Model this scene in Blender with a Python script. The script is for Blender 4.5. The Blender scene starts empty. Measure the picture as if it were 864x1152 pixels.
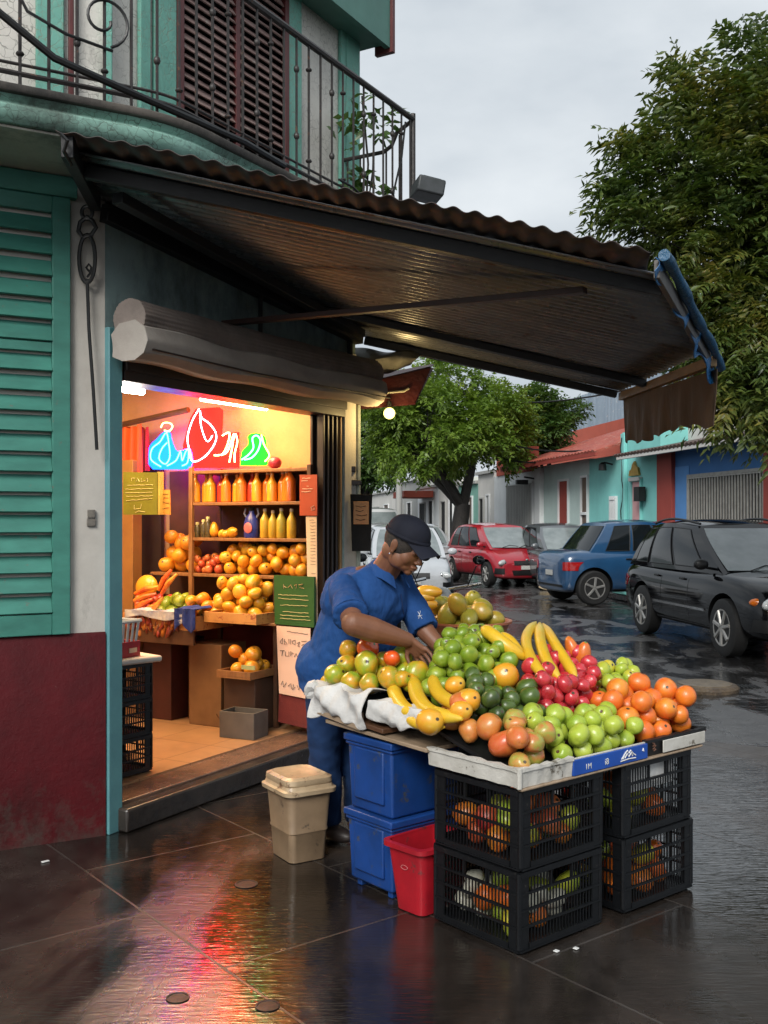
import bpy, math, random
import numpy as np
from mathutils import Vector, Matrix, Euler
from mathutils.bvhtree import BVHTree
R = math.radians
scene = bpy.context.scene
COL = scene.collection
F, CX, HY, CH = 1150.0, 432.0, 585.0, 1.55        # focal length and horizon measured on the photograph, eye height

def at(px, py, Y):
    return Vector(((px-CX)/F*Y, Y, CH+(HY-py)/F*Y))
def gnd(px, py, z=0.0):
    Y = (CH-z)*F/(py-HY)
    return Vector(((px-CX)/F*Y, Y, z))

# ------------------------------------------------------------------ mesh builder
def rotz(a): return Matrix.Rotation(a, 4, 'Z')
def T(x, y=0, z=0): return Matrix.Translation(Vector((x, y, z)))
def frame_from(p0, p1, up=Vector((0, 0, 1))):
    x = (Vector(p1)-Vector(p0)).normalized()
    if abs(x.dot(up)) > .99: up = Vector((0, 1, 0))
    y = up.cross(x).normalized(); z = x.cross(y)
    m = Matrix((x, y, z)).transposed().to_4x4(); m.translation = Vector(p0)
    return m

class MB:
    def __init__(s, M=None):
        s.v = []; s.f = []; s.mi = []; s.sm = []; s.M = M
    def add(s, vs, fs, M=None, mi=0, smooth=False):
        b = len(s.v)
        if M is not None: vs = [M @ Vector(v) for v in vs]
        if s.M is not None: vs = [s.M @ Vector(v) for v in vs]
        s.v.extend([tuple(v) for v in vs])
        for f in fs:
            s.f.append(tuple(i+b for i in f)); s.mi.append(mi); s.sm.append(smooth)
        return s
    def box(s, c, d, M=None, mi=0, taper=1.0):
        x, y, z = d[0]/2, d[1]/2, d[2]/2
        vs = []
        for sz in (-1, 1):
            k = taper if sz < 0 else 1.0
            for sx, sy in ((-1, -1), (1, -1), (1, 1), (-1, 1)):
                vs.append((c[0]+sx*x*k, c[1]+sy*y*k, c[2]+sz*z))
        fs = [(3, 2, 1, 0), (4, 5, 6, 7), (0, 1, 5, 4), (1, 2, 6, 5), (2, 3, 7, 6), (3, 0, 4, 7)]
        return s.add(vs, fs, M, mi)
    def b2(s, p0, p1, M=None, mi=0):
        return s.box([(a+b)/2 for a, b in zip(p0, p1)], [abs(b-a) for a, b in zip(p0, p1)], M, mi)
    def tube(s, pts, r, n=8, M=None, mi=0, closed=False, caps=True, flat=1.0, smooth=True):
        pts = [Vector(p) for p in pts]; N = len(pts)
        rs = r if isinstance(r, (list, tuple)) else [r]*N
        vs = []; fs = []
        prev = None
        for i, p in enumerate(pts):
            if closed: t = (pts[(i+1) % N]-pts[i-1])
            else: t = pts[min(i+1, N-1)]-pts[max(i-1, 0)]
            if t.length < 1e-9: t = Vector((0, 0, 1))
            t.normalize()
            if prev is None:
                u = Vector((0, 0, 1)) if abs(t.z) < .95 else Vector((1, 0, 0))
                a = t.cross(u).normalized()
            else:
                a = (prev-t*prev.dot(t))
                if a.length < 1e-6: a = t.orthogonal()
                a.normalize()
            prev = a; b = t.cross(a)
            for k in range(n):
                an = 2*math.pi*k/n
                vs.append(p+a*(math.cos(an)*rs[i])+b*(math.sin(an)*rs[i]*flat))
        rng = N if closed else N-1
        for i in range(rng):
            j = (i+1) % N
            for k in range(n):
                l = (k+1) % n
                fs.append((i*n+k, i*n+l, j*n+l, j*n+k))
        if caps and not closed:
            fs.append(tuple(range(n))[::-1]); fs.append(tuple((N-1)*n+k for k in range(n)))
        return s.add(vs, fs, M, mi, smooth)
    def lathe(s, prof, n=16, M=None, mi=0, smooth=True):
        vs = []; fs = []
        for (r, z) in prof:
            for k in range(n):
                a = 2*math.pi*k/n
                vs.append((r*math.cos(a), r*math.sin(a), z))
        for i in range(len(prof)-1):
            for k in range(n):
                l = (k+1) % n
                fs.append((i*n+k, i*n+l, (i+1)*n+l, (i+1)*n+k))
        fs.append(tuple(range(n))[::-1]); fs.append(tuple((len(prof)-1)*n+k for k in range(n)))
        return s.add(vs, fs, M, mi, smooth)
    def ell(s, c, r, n=16, m=10, M=None, mi=0, rot=None):
        if not isinstance(r, (tuple, list)): r = (r, r, r)
        L = Matrix.Translation(Vector(c)) @ (rot.to_4x4() if rot is not None else Matrix()) @ Matrix.Diagonal((r[0], r[1], r[2], 1))
        if M is not None: L = M @ L
        prof = [(max(1e-4, math.sin(math.pi*i/m)), -math.cos(math.pi*i/m)) for i in range(m+1)]
        return s.lathe(prof, n, L, mi)
    def prism(s, poly, z0, z1, M=None, mi=0):
        n = len(poly)
        vs = [(p[0], p[1], z0) for p in poly]+[(p[0], p[1], z1) for p in poly]
        ar = sum(poly[i][0]*poly[(i+1) % n][1]-poly[(i+1) % n][0]*poly[i][1] for i in range(n))
        fs = [tuple(range(n))[::-1], tuple(range(n, 2*n))]+[(i, (i+1) % n, (i+1) % n+n, i+n) for i in range(n)]
        if ar < 0: fs = [f[::-1] for f in fs]
        return s.add(vs, fs, M, mi)
    def grid(s, fn, nu, nv, M=None, mi=0, smooth=True, flip=False):
        vs = [fn(i/nu, j/nv) for i in range(nu+1) for j in range(nv+1)]
        fs = []
        for i in range(nu):
            for j in range(nv):
                a = i*(nv+1)+j
                q = (a, a+nv+1, a+nv+2, a+1)
                fs.append(q[::-1] if flip else q)
        return s.add(vs, fs, M, mi, smooth)
    def sheet(s, fn, nu, nv, th, M=None, mi=0, smooth=True):
        """closed thin sheet: fn(u,v)->(point, normal)"""
        A = []; B = []
        for i in range(nu+1):
            for j in range(nv+1):
                p, nn = fn(i/nu, j/nv); p = Vector(p); nn = Vector(nn).normalized()
                A.append(p+nn*th/2); B.append(p-nn*th/2)
        n0 = len(A); fs = []; w = nv+1
        for i in range(nu):
            for j in range(nv):
                a = i*w+j; q = (a, a+w, a+w+1, a+1)
                fs.append(q); fs.append(tuple(x+n0 for x in q[::-1]))
        for i in range(nu):
            a = i*w; fs.append((a, a+n0, a+w+n0, a+w)); a = i*w+nv; fs.append((a, a+w, a+w+n0, a+n0))
        for j in range(nv):
            a = j; fs.append((a, a+1, a+1+n0, a+n0)); a = nu*w+j; fs.append((a, a+n0, a+1+n0, a+1))
        return s.add(A+B, fs, M, mi, smooth)
    def sweep(s, path, prof, M=None, mi=0, caps=True):
        """path: 2d polyline, prof: (offset to the right of travel, z) closed polygon"""
        N = len(path); P = [Vector((p[0], p[1])) for p in path]; n = len(prof); vs = []
        for i in range(N):
            ds = []
            if i > 0: ds.append((P[i]-P[i-1]).normalized())
            if i < N-1: ds.append((P[i+1]-P[i]).normalized())
            ns = [Vector((d.y, -d.x)) for d in ds]
            m = sum(ns, Vector((0, 0))); m.normalize(); k = 1/max(.3, m.dot(ns[0]))
            for (o, z) in prof: vs.append((P[i].x+m.x*o*k, P[i].y+m.y*o*k, z))
        fs = []
        for i in range(N-1):
            for k in range(n):
                l = (k+1) % n
                fs.append((i*n+k, i*n+l, (i+1)*n+l, (i+1)*n+k))
        if caps: fs.append(tuple(range(n))[::-1]); fs.append(tuple((N-1)*n+k for k in range(n)))
        return s.add(vs, fs, M, mi)
    def build(s, name, mat, parent=None, world=False, bevel=0, bseg=2, sharp=38, sub=0, loc=None):
        me = bpy.data.meshes.new(name)
        vs = s.v
        off = None
        if world and parent is not None:
            inv = parent.matrix_basis.inverted()
            vs = [tuple(inv @ Vector(v)) for v in vs]
        elif loc is not None:
            l = Vector(loc); vs = [tuple(Vector(v)-l) for v in vs]; off = l
        me.from_pydata(vs, [], s.f)
        mats = mat if isinstance(mat, (list, tuple)) else [mat]
        for m in mats: me.materials.append(m)
        me.polygons.foreach_set('material_index', s.mi)
        me.polygons.foreach_set('use_smooth', [True if (bevel or sub) else x for x in s.sm])
        me.update()
        import bmesh
        bm = bmesh.new(); bm.from_mesh(me); bmesh.ops.recalc_face_normals(bm, faces=bm.faces); bm.to_mesh(me); bm.free()
        if sharp and not sub: me.set_sharp_from_angle(angle=R(sharp))
        o = bpy.data.objects.new(name, me); COL.objects.link(o)
        if off is not None: o.location = off
        if parent is not None: o.parent = parent
        if bevel:
            b = o.modifiers.new('bevel', 'BEVEL'); b.width = bevel; b.segments = bseg; b.limit_method = 'ANGLE'; b.angle_limit = R(40); b.harden_normals = False
        if sub:
            b = o.modifiers.new('sub', 'SUBSURF'); b.levels = sub; b.render_levels = sub
        return o

def tag(o, label=None, cat=None, group=None, kind=None):
    if label: o['label'] = label
    if cat: o['category'] = cat
    if group: o['group'] = group
    if kind: o['kind'] = kind
    return o
def thing(name, label, cat, loc=(0, 0, 0), rz=0.0, group=None, mat=None):
    o = bpy.data.objects.new(name, None); COL.objects.link(o); o.empty_display_size = .1
    if mat is not None: o.matrix_basis = mat
    else: o.location = loc; o.rotation_euler = (0, 0, rz)
    bpy.context.view_layer.update()
    return tag(o, label, cat, group)
def kids(o): return [c for c in list(bpy.data.objects) if c.parent == o]
KID = {}
def dup(root, loc, rot=None, label=None, group=None, scale=None):
    if root.name not in KID:
        KID[root.name] = [(c, kids(c)) for c in kids(root)]
    r = root.copy(); COL.objects.link(r); r.location = loc
    if rot is not None:
        r.rotation_euler = rot if not isinstance(rot, (int, float)) else (0, 0, rot)
    if scale is not None: r.scale = (scale,)*3 if isinstance(scale, (int, float)) else scale
    if label: r['label'] = label
    if group: r['group'] = group
    for c, gs in KID[root.name]:
        d = c.copy(); COL.objects.link(d); d.parent = r
        for g in gs:
            e = g.copy(); COL.objects.link(e); e.parent = d
    return r
def realize(o, keep=True):
    """bake modifiers into the mesh"""
    bpy.context.view_layer.update()
    dg = bpy.context.evaluated_depsgraph_get()
    me = bpy.data.meshes.new_from_object(o.evaluated_get(dg))
    o.modifiers.clear(); o.data = me
    return o

# ------------------------------------------------------------------ materials
def srgb(r, g, b):
    f = lambda c: (c/255/12.92) if c/255 <= .04045 else ((c/255+.055)/1.055)**2.4
    return (f(r), f(g), f(b))
class N:
    def __init__(s, name):
        s.m = bpy.data.materials.new(name); s.m.use_nodes = True
        s.t = s.m.node_tree; s.b = s.t.nodes['Principled BSDF']; s.x = {}
    def n(s, typ, **kw):
        o = s.t.nodes.new(typ)
        for k, v in kw.items():
            if k in o.inputs.keys(): o.inputs[k].default_value = v
            else: setattr(o, k, v)
        return o
    def l(s, a, b): s.t.links.new(a, b)
    def co(s, kind='Object'):
        if kind not in s.x: s.x[kind] = s.n('ShaderNodeTexCoord').outputs[kind] if kind != 'Pos' else s.n('ShaderNodeNewGeometry').outputs['Position']
        return s.x[kind]
    def noise(s, scale, detail=4, rough=.55, co='Object', stretch=None, rot=None, dist=0):
        n = s.n('ShaderNodeTexNoise'); n.inputs['Scale'].default_value = scale
        n.inputs['Detail'].default_value = detail; n.inputs['Roughness'].default_value = rough; n.inputs['Distortion'].default_value = dist
        c = s.co(co)
        if stretch or rot:
            mp = s.n('ShaderNodeMapping'); s.l(c, mp.inputs['Vector'])
            if stretch: mp.inputs['Scale'].default_value = stretch
            if rot: mp.inputs['Rotation'].default_value = rot
            c = mp.outputs['Vector']
        s.l(c, n.inputs['Vector']); return n.outputs['Fac']
    def ramp(s, fac, stops):
        r = s.n('ShaderNodeValToRGB'); e = r.color_ramp.elements
        while len(e) < len(stops): e.new(.5)
        for i, (p, c) in enumerate(stops):
            e[i].position = p; e[i].color = (c[0], c[1], c[2], 1) if isinstance(c, (tuple, list)) else (c, c, c, 1)
        s.l(fac, r.inputs['Fac']); return r.outputs['Color']
    def mix(s, fac, a, b, mode='MIX'):
        m = s.n('ShaderNodeMix', data_type='RGBA', blend_type=mode)
        for sock, v in ((m.inputs[0], fac), (m.inputs[6], a), (m.inputs[7], b)):
            if hasattr(v, 'links') or hasattr(v, 'is_linked'): s.l(v, sock)
            elif isinstance(v, (int, float)): sock.default_value = v if sock == m.inputs[0] else (v, v, v, 1)
            else: sock.default_value = (v[0], v[1], v[2], 1)
        return m.outputs[2]
    def math(s, op, a, b=0.0):
        m = s.n('ShaderNodeMath', operation=op)
        for sock, v in ((m.inputs[0], a), (m.inputs[1], b)):
            if isinstance(v, (int, float)): sock.default_value = v
            else: s.l(v, sock)
        return m.outputs[0]
    def bump(s, h, strength=.3, dist=.01):
        b = s.n('ShaderNodeBump'); b.inputs['Strength'].default_value = strength; b.inputs['Distance'].default_value = dist
        s.l(h, b.inputs['Height'])
        if 'bp' in s.x: s.l(s.x['bp'], b.inputs['Normal'])
        s.x['bp'] = b.outputs['Normal']; s.l(b.outputs['Normal'], s.b.inputs['Normal'])
    def set(s, col=None, rough=None, metal=None, coat=None, spec=None):
        for k, v in (('Base Color', col), ('Roughness', rough), ('Metallic', metal), ('Coat Weight', coat), ('Specular IOR Level', spec)):
            if v is None: continue
            if isinstance(v, (int, float)): s.b.inputs[k].default_value = v
            elif isinstance(v, (tuple, list)): s.b.inputs[k].default_value = (v[0], v[1], v[2], 1)
            else: s.l(v, s.b.inputs[k])
        return s.m

def pm(name, c1, c2=None, scale=6, rough=.6, rvar=.12, bump=.15, bscale=60, metal=0, coat=0, spec=.5, dist=.003, wear=None, wscale=9, wamt=.62, co='Object', stretch=None):
    """general procedural paint, plastic, wood, metal"""
    k = N(name); c2 = c2 or tuple(x*.72 for x in c1)
    f = k.noise(scale, 6, .6, co, stretch)
    col = k.ramp(f, [(.35, c1), (.68, c2)])
    if wear:
        w = k.noise(wscale, 8, .7, co)
        col = k.mix(k.ramp(w, [(wamt, 0.0), (wamt+.05, 1.0)]), col, wear)
    r = k.n('ShaderNodeMapRange'); k.l(k.noise(scale*2.3, 5, .6, co), r.inputs[0]); r.inputs[3].default_value = max(0.02, rough-rvar); r.inputs[4].default_value = min(1, rough+rvar)
    if bump: k.bump(k.noise(bscale, 5, .6, co, stretch), bump, dist)
    return k.set(col, r.outputs[0], metal, coat, spec)

def emit(name, c, s):
    m = bpy.data.materials.new(name); m.use_nodes = True
    b = m.node_tree.nodes['Principled BSDF']; b.inputs['Base Color'].default_value = (.01, .01, .01, 1); b.inputs['Specular IOR Level'].default_value = 0.0
    b.inputs['Emission Color'].default_value = (*c, 1); b.inputs['Emission Strength'].default_value = s
    return m

def fruitmat(name, stops, scale=2.2, rough=.28, spots=None, sscale=60, coat=.25, pole=None, bump=.22, co=7, blush=.07):
    """skin: colour drifts over the fruit and from fruit to fruit; dark stem scar near +z"""
    k = N(name)
    oi = k.n('ShaderNodeObjectInfo'); add = k.n('ShaderNodeVectorMath', operation='ADD')
    sc = k.n('ShaderNodeVectorMath', operation='SCALE'); k.l(oi.outputs['Location'], sc.inputs[0]); sc.inputs['Scale'].default_value = 9.7
    k.l(k.co('Object'), add.inputs[0]); k.l(sc.outputs[0], add.inputs[1]); k.x['R'] = add.outputs[0]
    f = k.noise(scale/.08, 3, .55, 'R')
    sx0 = k.n('ShaderNodeSeparateXYZ'); k.l(k.co('Object'), sx0.inputs[0])
    f2 = k.math('ADD', k.math('MULTIPLY', f, .75), k.math('ADD', k.math('MULTIPLY', oi.outputs['Random'], .34), k.math('ADD', k.math('MULTIPLY', sx0.outputs[0], blush/.045), k.math('MULTIPLY', sx0.outputs[2], blush*.6/.045))))
    n = len(stops)
    col = k.ramp(f2, [(.28+.5*i/(n-1), c) for i, c in enumerate(stops)])
    if spots:
        col = k.mix(k.ramp(k.noise(sscale/.08, 2, .5, 'R'), [(.60, 0.0), (.68, .85)]), col, spots)
    col = k.mix(k.ramp(k.noise(11/.08, 5, .7, 'R'), [(.62, 0.0), (.80, .5)]), col, (.10, .07, .02))
    if pole:
        sx = k.n('ShaderNodeSeparateXYZ'); k.l(k.co('Object'), sx.inputs[0])
        d = k.n('ShaderNodeVectorMath', operation='LENGTH')
        cm = k.n('ShaderNodeCombineXYZ'); k.l(sx.outputs[0], cm.inputs[0]); k.l(sx.outputs[1], cm.inputs[1]); k.l(cm.outputs[0], d.inputs[0])
        near = k.math('LESS_THAN', k.math('ADD', d.outputs['Value'], k.math('MULTIPLY', f, .006)), .0095)
        up = k.math('GREATER_THAN', sx.outputs[2], 0.0)
        col = k.mix(k.math('MULTIPLY', near, up), col, pole)
    k.bump(k.noise(co/.01, 3, .5, 'R'), bump, .0015)
    m = k.set(col, rough, 0, coat, .5)
    k.b.inputs['Coat Roughness'].default_value = .2
    k.b.inputs['Subsurface Weight'].default_value = 0.0
    return m
random.seed(7)
# ================================================================== CAMERA, SKY, LIGHT
cam = bpy.data.cameras.new('camera'); camo = bpy.data.objects.new('camera', cam); COL.objects.link(camo)
camo.location = (0, 0, CH); camo.rotation_euler = (R(90), 0, 0)
cam.sensor_fit = 'VERTICAL'; cam.sensor_height = 36; cam.sensor_width = 27; cam.lens = F/1152*36
cam.shift_y = (HY-576)/1152; cam.clip_start = .05; cam.clip_end = 900
scene.camera = camo
SUN_EL, SUN_AZ = 36, 198
w = bpy.data.worlds.new('World'); scene.world = w; w.use_nodes = True
nt = w.node_tree; bg = nt.nodes['Background']
sky = nt.nodes.new('ShaderNodeTexSky'); sky.sky_type = 'NISHITA'; sky.sun_disc = False
sky.sun_elevation = R(SUN_EL); sky.sun_rotation = R(SUN_AZ); sky.air_density = 1.6; sky.dust_density = 4.0; sky.ozone_density = 1.0
hs = nt.nodes.new('ShaderNodeHueSaturation'); hs.inputs['Saturation'].default_value = .22; hs.inputs['Value'].default_value = 1.0
nt.links.new(sky.outputs[0], hs.inputs['Color'])
tc = nt.nodes.new('ShaderNodeTexCoord'); mp = nt.nodes.new('ShaderNodeMapping'); mp.inputs['Scale'].default_value = (1.0, 1.0, 2.2)
nt.links.new(tc.outputs['Generated'], mp.inputs['Vector'])
nz = nt.nodes.new('ShaderNodeTexNoise'); nz.inputs['Scale'].default_value = 2.6; nz.inputs['Detail'].default_value = 7; nz.inputs['Roughness'].default_value = .5
nt.links.new(mp.outputs[0], nz.inputs['Vector'])
rp = nt.nodes.new('ShaderNodeValToRGB'); rp.color_ramp.elements[0].position = .33; rp.color_ramp.elements[0].color = (3.9, 4.5, 5.15, 1)
rp.color_ramp.elements[1].position = .68; rp.color_ramp.elements[1].color = (7.3, 7.75, 8.1, 1)
nt.links.new(nz.outputs['Fac'], rp.inputs['Fac'])
mx = nt.nodes.new('ShaderNodeMix'); mx.data_type = 'RGBA'; mx.inputs[0].default_value = .86
nt.links.new(hs.outputs[0], mx.inputs[6]); nt.links.new(rp.outputs[0], mx.inputs[7]); nt.links.new(mx.outputs[2], bg.inputs['Color'])
bg.inputs['Strength'].default_value = .061
sun = bpy.data.lights.new('sun', 'SUN'); so = bpy.data.objects.new('sun', sun); COL.objects.link(so)
sun.energy = 1.5; sun.angle = R(25); sun.color = (1, .97, .92)
so.rotation_euler = (R(90-SUN_EL), 0, R(180-SUN_AZ))
vs = scene.view_settings; vs.view_transform = 'Standard'; vs.look = 'None'; vs.gamma = 1; vs.exposure = 1.0; vs.use_curve_mapping = False
scene.cycles.max_bounces = 7; scene.cycles.diffuse_bounces = 3; scene.cycles.glossy_bounces = 4; scene.cycles.transmission_bounces = 4
scene.cycles.use_adaptive_sampling = True; scene.cycles.adaptive_threshold = .02; scene.cycles.use_denoising = True
scene.cycles.sample_clamp_indirect = 6; scene.cycles.caustics_reflective = False; scene.cycles.caustics_refractive = False

# ================================================================== GROUND
RZ = -.07                                            # road level, the pavement is at 0
KD = Vector((.494, .8696)); KN = Vector((.8696, -.494)) # direction of the shop front and its outward normal
A0 = Vector((-1.346, 5.093, 0)); TH = math.atan2(.8696, .494)

def wet_ground(name, dry, wetc, joints=None, puddle=(.46, .56), prg=(.03, .3), ripple=.25, gr=.5, bs=.9, rsc=16, big_r=1.0):
    k = N(name); P = k.co('Pos')
    big = k.noise(bs, 6, .62, 'Pos', stretch=(1, .55, 1), dist=.6); fine = k.noise(42, 6, .7, 'Pos'); mid = k.noise(7, 6, .65, 'Pos')
    pud = k.ramp(big, [(puddle[0], 0.0), (puddle[1], 1.0)])
    col = k.mix(k.ramp(mid, [(.3, 0.0), (.7, 1.0)]), dry, wetc)
    col = k.mix(k.ramp(fine, [(.62, 0.0), (.72, .35)]), col, tuple(min(1, 3*c+.02) for c in dry))
    col = k.mix(pud, col, tuple(c*.45 for c in wetc))
    rr = k.n('ShaderNodeMapRange'); k.l(pud, rr.inputs[0]); rr.inputs[3].default_value = prg[1]; rr.inputs[4].default_value = prg[0]
    rg = k.math('ADD', rr.outputs[0], k.math('MULTIPLY', k.math('SUBTRACT', mid, .5), .14))
    k.bump(k.math('MULTIPLY', fine, k.math('SUBTRACT', 1.15, pud)), gr, .003)
    rip = k.noise(rsc, 3, .5, 'Pos', stretch=(.16, 1, 1), rot=(0, 0, -.08), dist=.5)
    k.bump(rip, ripple, .004)
    k.bump(k.noise(5, 4, .55, 'Pos', stretch=(.5, 1, 1)), ripple*.8*big_r, .012)
    if joints:
        mpn = k.n('ShaderNodeMapping'); k.l(P, mpn.inputs['Vector']); mpn.inputs['Rotation'].default_value = (0, 0, joints[2]); mpn.inputs['Location'].default_value = (joints[3], joints[4], 0)
        br = k.n('ShaderNodeTexBrick'); k.l(mpn.outputs[0], br.inputs['Vector']); br.offset = .5
        br.inputs['Scale'].default_value = 1; br.inputs['Mortar Size'].default_value = .0055; br.inputs['Mortar Smooth'].default_value = .2
        br.inputs['Brick Width'].default_value = joints[0]; br.inputs['Row Height'].default_value = joints[1]
        br.inputs['Color1'].default_value = (.8, .8, .8, 1); br.inputs['Color2'].default_value = (1.15, 1.1, 1.05, 1); br.inputs['Mortar'].default_value = (.9, .9, .9, 1)
        col = k.mix(1.0, col, br.outputs['Color'], 'MULTIPLY')
        col = k.mix(k.math('MULTIPLY', br.outputs['Fac'], .30), col, (.08, .066, .055))
        inv = k.math('SUBTRACT', 1.0, br.outputs['Fac']); k.bump(inv, .6, .006)
        rg = k.math('ADD', rg, k.math('MULTIPLY', br.outputs['Fac'], .25))
    k.set(col, k.math('MAXIMUM', rg, .02), 0, 0, .5)
    k.b.inputs['IOR'].default_value = 1.8
    return k.m
M_pave = wet_ground('wet_pavement', (.052, .042, .036), (.025, .020, .017), (1.25, .87, R(-52.0)*-1-R(0), 0, 0), puddle=(.42, .56), prg=(.04, .30), ripple=.42, gr=.28, rsc=62)
M_road = wet_ground('wet_asphalt', (.085, .082, .082), (.040, .039, .039), None, puddle=(.44, .52), prg=(.03, .34), ripple=.5, gr=.7, bs=1.5, rsc=40, big_r=2.2)
M_kerb = pm('kerb_stone', (.045, .04, .036), (.028, .024, .022), 7, .2, .15, .5, 50, dist=.006)

# road sheet to the horizon
m = MB(); m.add([(-300, -60, RZ), (300, -60, RZ), (300, 500, RZ), (-300, 500, RZ)], [(0, 1, 2, 3)])
tag(m.build('road', M_road), kind='structure')
# pavement polygon round the corner building: outer edge parallel to the shop front
E0 = A0.to_2d()+KN*3.2
pa = E0+KD*-7.5; pb = E0+KD*3.6
poly = [(pa.x, pa.y), (pb.x, pb.y), (pb.x-2.2, pb.y+1.2), (-3.5, 11.5), (-30, 11.5), (-30, -8), (pa.x-2, -8)]
m = MB(); m.prism(poly, RZ-.05, 0.0)
tag(m.build('pavement', M_pave), kind='structure')
# ================================================================== CORNER BUILDING  (local frame: x along the shop front, y into the shop, z up)
BM = Matrix.Translation(A0) @ rotz(TH)
def W(t, y, z): return BM @ Vector((t, y, z))
bld = thing('corner_building', 'mint green and cream corner building with dark red base and curved iron balcony', 'building', mat=BM)
A31 = math.atan2(.477, .879)-TH
M0 = T(-.061, 0, 0) @ rotz(A31)                      # frame of the left wall: x grows to the right (<=0 on the wall), y inward

def plaster(name, c, c2, crack=None, dirt=(.05, .045, .04), damt=.60, rough=.75, scale=5, bs=45, b=.5, splash=0):
    k = N(name)
    col = k.ramp(k.noise(scale, 7, .65), [(.3, c), (.7, c2)])
    if crack:
        v = k.n('ShaderNodeTexVoronoi', feature='DISTANCE_TO_EDGE'); v.inputs['Scale'].default_value = 22
        ad = k.n('ShaderNodeVectorMath', operation='ADD'); nn = k.n('ShaderNodeTexNoise'); nn.inputs['Scale'].default_value = 14; k.l(k.co('Object'), nn.inputs['Vector'])
        sc = k.n('ShaderNodeVectorMath', operation='SCALE'); k.l(nn.outputs['Color'], sc.inputs[0]); sc.inputs['Scale'].default_value = .07
        k.l(k.co('Object'), ad.inputs[0]); k.l(sc.outputs[0], ad.inputs[1]); k.l(ad.outputs[0], v.inputs['Vector'])
        cr = k.ramp(v.outputs['Distance'], [(.0, 1.0), (.045, 0.0)])
        msk = k.ramp(k.noise(3, 4, .6), [(.38, 0.0), (.6, 1.0)])
        col = k.mix(k.math('MULTIPLY', k.math('MULTIPLY', cr, msk), .8), col, crack)
        k.bump(k.math('SUBTRACT', 1.0, cr), .35, .003)
    dd = k.noise(2.1, 9, .72, 'Object', (1, 1, .45))
    col = k.mix(k.ramp(dd, [(damt-.05, 0.0), (damt+.14, .8)]), col, dirt)
    if splash:
        sz = k.n('ShaderNodeSeparateXYZ'); k.l(k.co('Pos'), sz.inputs[0])
        h = k.math('ADD', k.math('MULTIPLY', k.math('SUBTRACT', splash, sz.outputs[2]), 1.6), k.math('MULTIPLY', k.math('SUBTRACT', k.noise(9, 8, .75, 'Pos'), .5), 2.2))
        col = k.mix(k.ramp(h, [(.15, 0.0), (.75, .75)]), col, (.060, .048, .040))
        chips = k.ramp(k.noise(26, 6, .8, 'Pos'), [(.70, 0.0), (.715, 1.0)]); col = k.mix(k.math('MULTIPLY', chips, .8), col, (.22, .18, .16))
    k.bump(k.noise(bs, 7, .7), b, .006)
    return k.set(col, rough)
M_cream = plaster('cream_plaster', (.74, .71, .65), (.60, .57, .52), (.18, .17, .15))
M_pil = plaster('grey_plaster', (.55, .52, .47), (.44, .41, .37), None, b=.35)
M_mint = plaster('mint_paint', (.20, .48, .39), (.14, .38, .31), (.25, .22, .16), (.10, .09, .07), .63, .6)
M_shutter = pm('green_shutter_paint', (.055, .235, .185), (.038, .165, .13), 4, .5, .12, .25, 30, wear=(.12, .15, .12), wscale=16, wamt=.63, stretch=(1, 1, 3))
M_teal = pm('teal_jamb_paint', (.115, .29, .31), (.09, .23, .26), 5, .5, .1, .2, 30, wear=(.25, .30, .28), wamt=.66)
M_upwall = plaster('dark_teal_wall', (.30, .40, .40), (.22, .32, .32), None, (.03, .03, .03), .55)
M_red = plaster('oxblood_plinth', (.085, .004, .007), (.055, .003, .005), None, (.020, .006, .005), .56, .55, 6, 26, .7, .30); M_red.node_tree.nodes['Principled BSDF'].inputs['Specular IOR Level'].default_value = .25
M_slab = plaster('balcony_stucco', (.30, .52, .44), (.20, .38, .31), (.06, .06, .05), (.04, .035, .028), .52)
M_slabtop = plaster('weathered_stone', (.16, .14, .12), (.08, .07, .06), None, (.02, .02, .02), .5)
M_soffit = plaster('soffit', (.60, .58, .50), (.46, .44, .37))
M_louv = pm('brown_louvre_wood', (.30, .20, .18), (.19, .115, .10), 9, .6, .15, .4, 50, wear=(.30, .24, .21), wamt=.58, stretch=(1, 1, 6))
M_maroon = pm('maroon_frame', (.13, .030, .028), (.09, .02, .02), 6, .5)
M_iron = pm('rusty_iron', (.036, .030, .028), (.020, .017, .016), 25, .5, .15, .3, 90, wear=(.11, .055, .03), wscale=30, wamt=.6)
M_black = pm('black_iron', (.006, .006, .006), (.004, .004, .004), 25, .45, .15, .3, 90)
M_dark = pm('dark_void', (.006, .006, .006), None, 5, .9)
M_dbrown = pm('dark_brown_frame', (.030, .018, .014), (.018, .012, .010), 8, .45)
M_tile = None
UZ = 6.2
def P0(q, y, z): return M0 @ Vector((-q, y, z))
# left wall (behind shutter) and plinth
m = MB(); m.b2((-4, .0, 1.0), (0.0, .35, 3.2), M0); m.build('left_wall', M_pil, bld)
m = MB(); m.sweep([tuple((M0 @ Vector((-4, 0, 0))).to_2d()), (-.061, 0)], [(-.2, 0), (.018, 0), (.018, .985), (.010, 1.0), (-.2, 1.0)]); m.build('plinth', M_red, bld)
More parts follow.
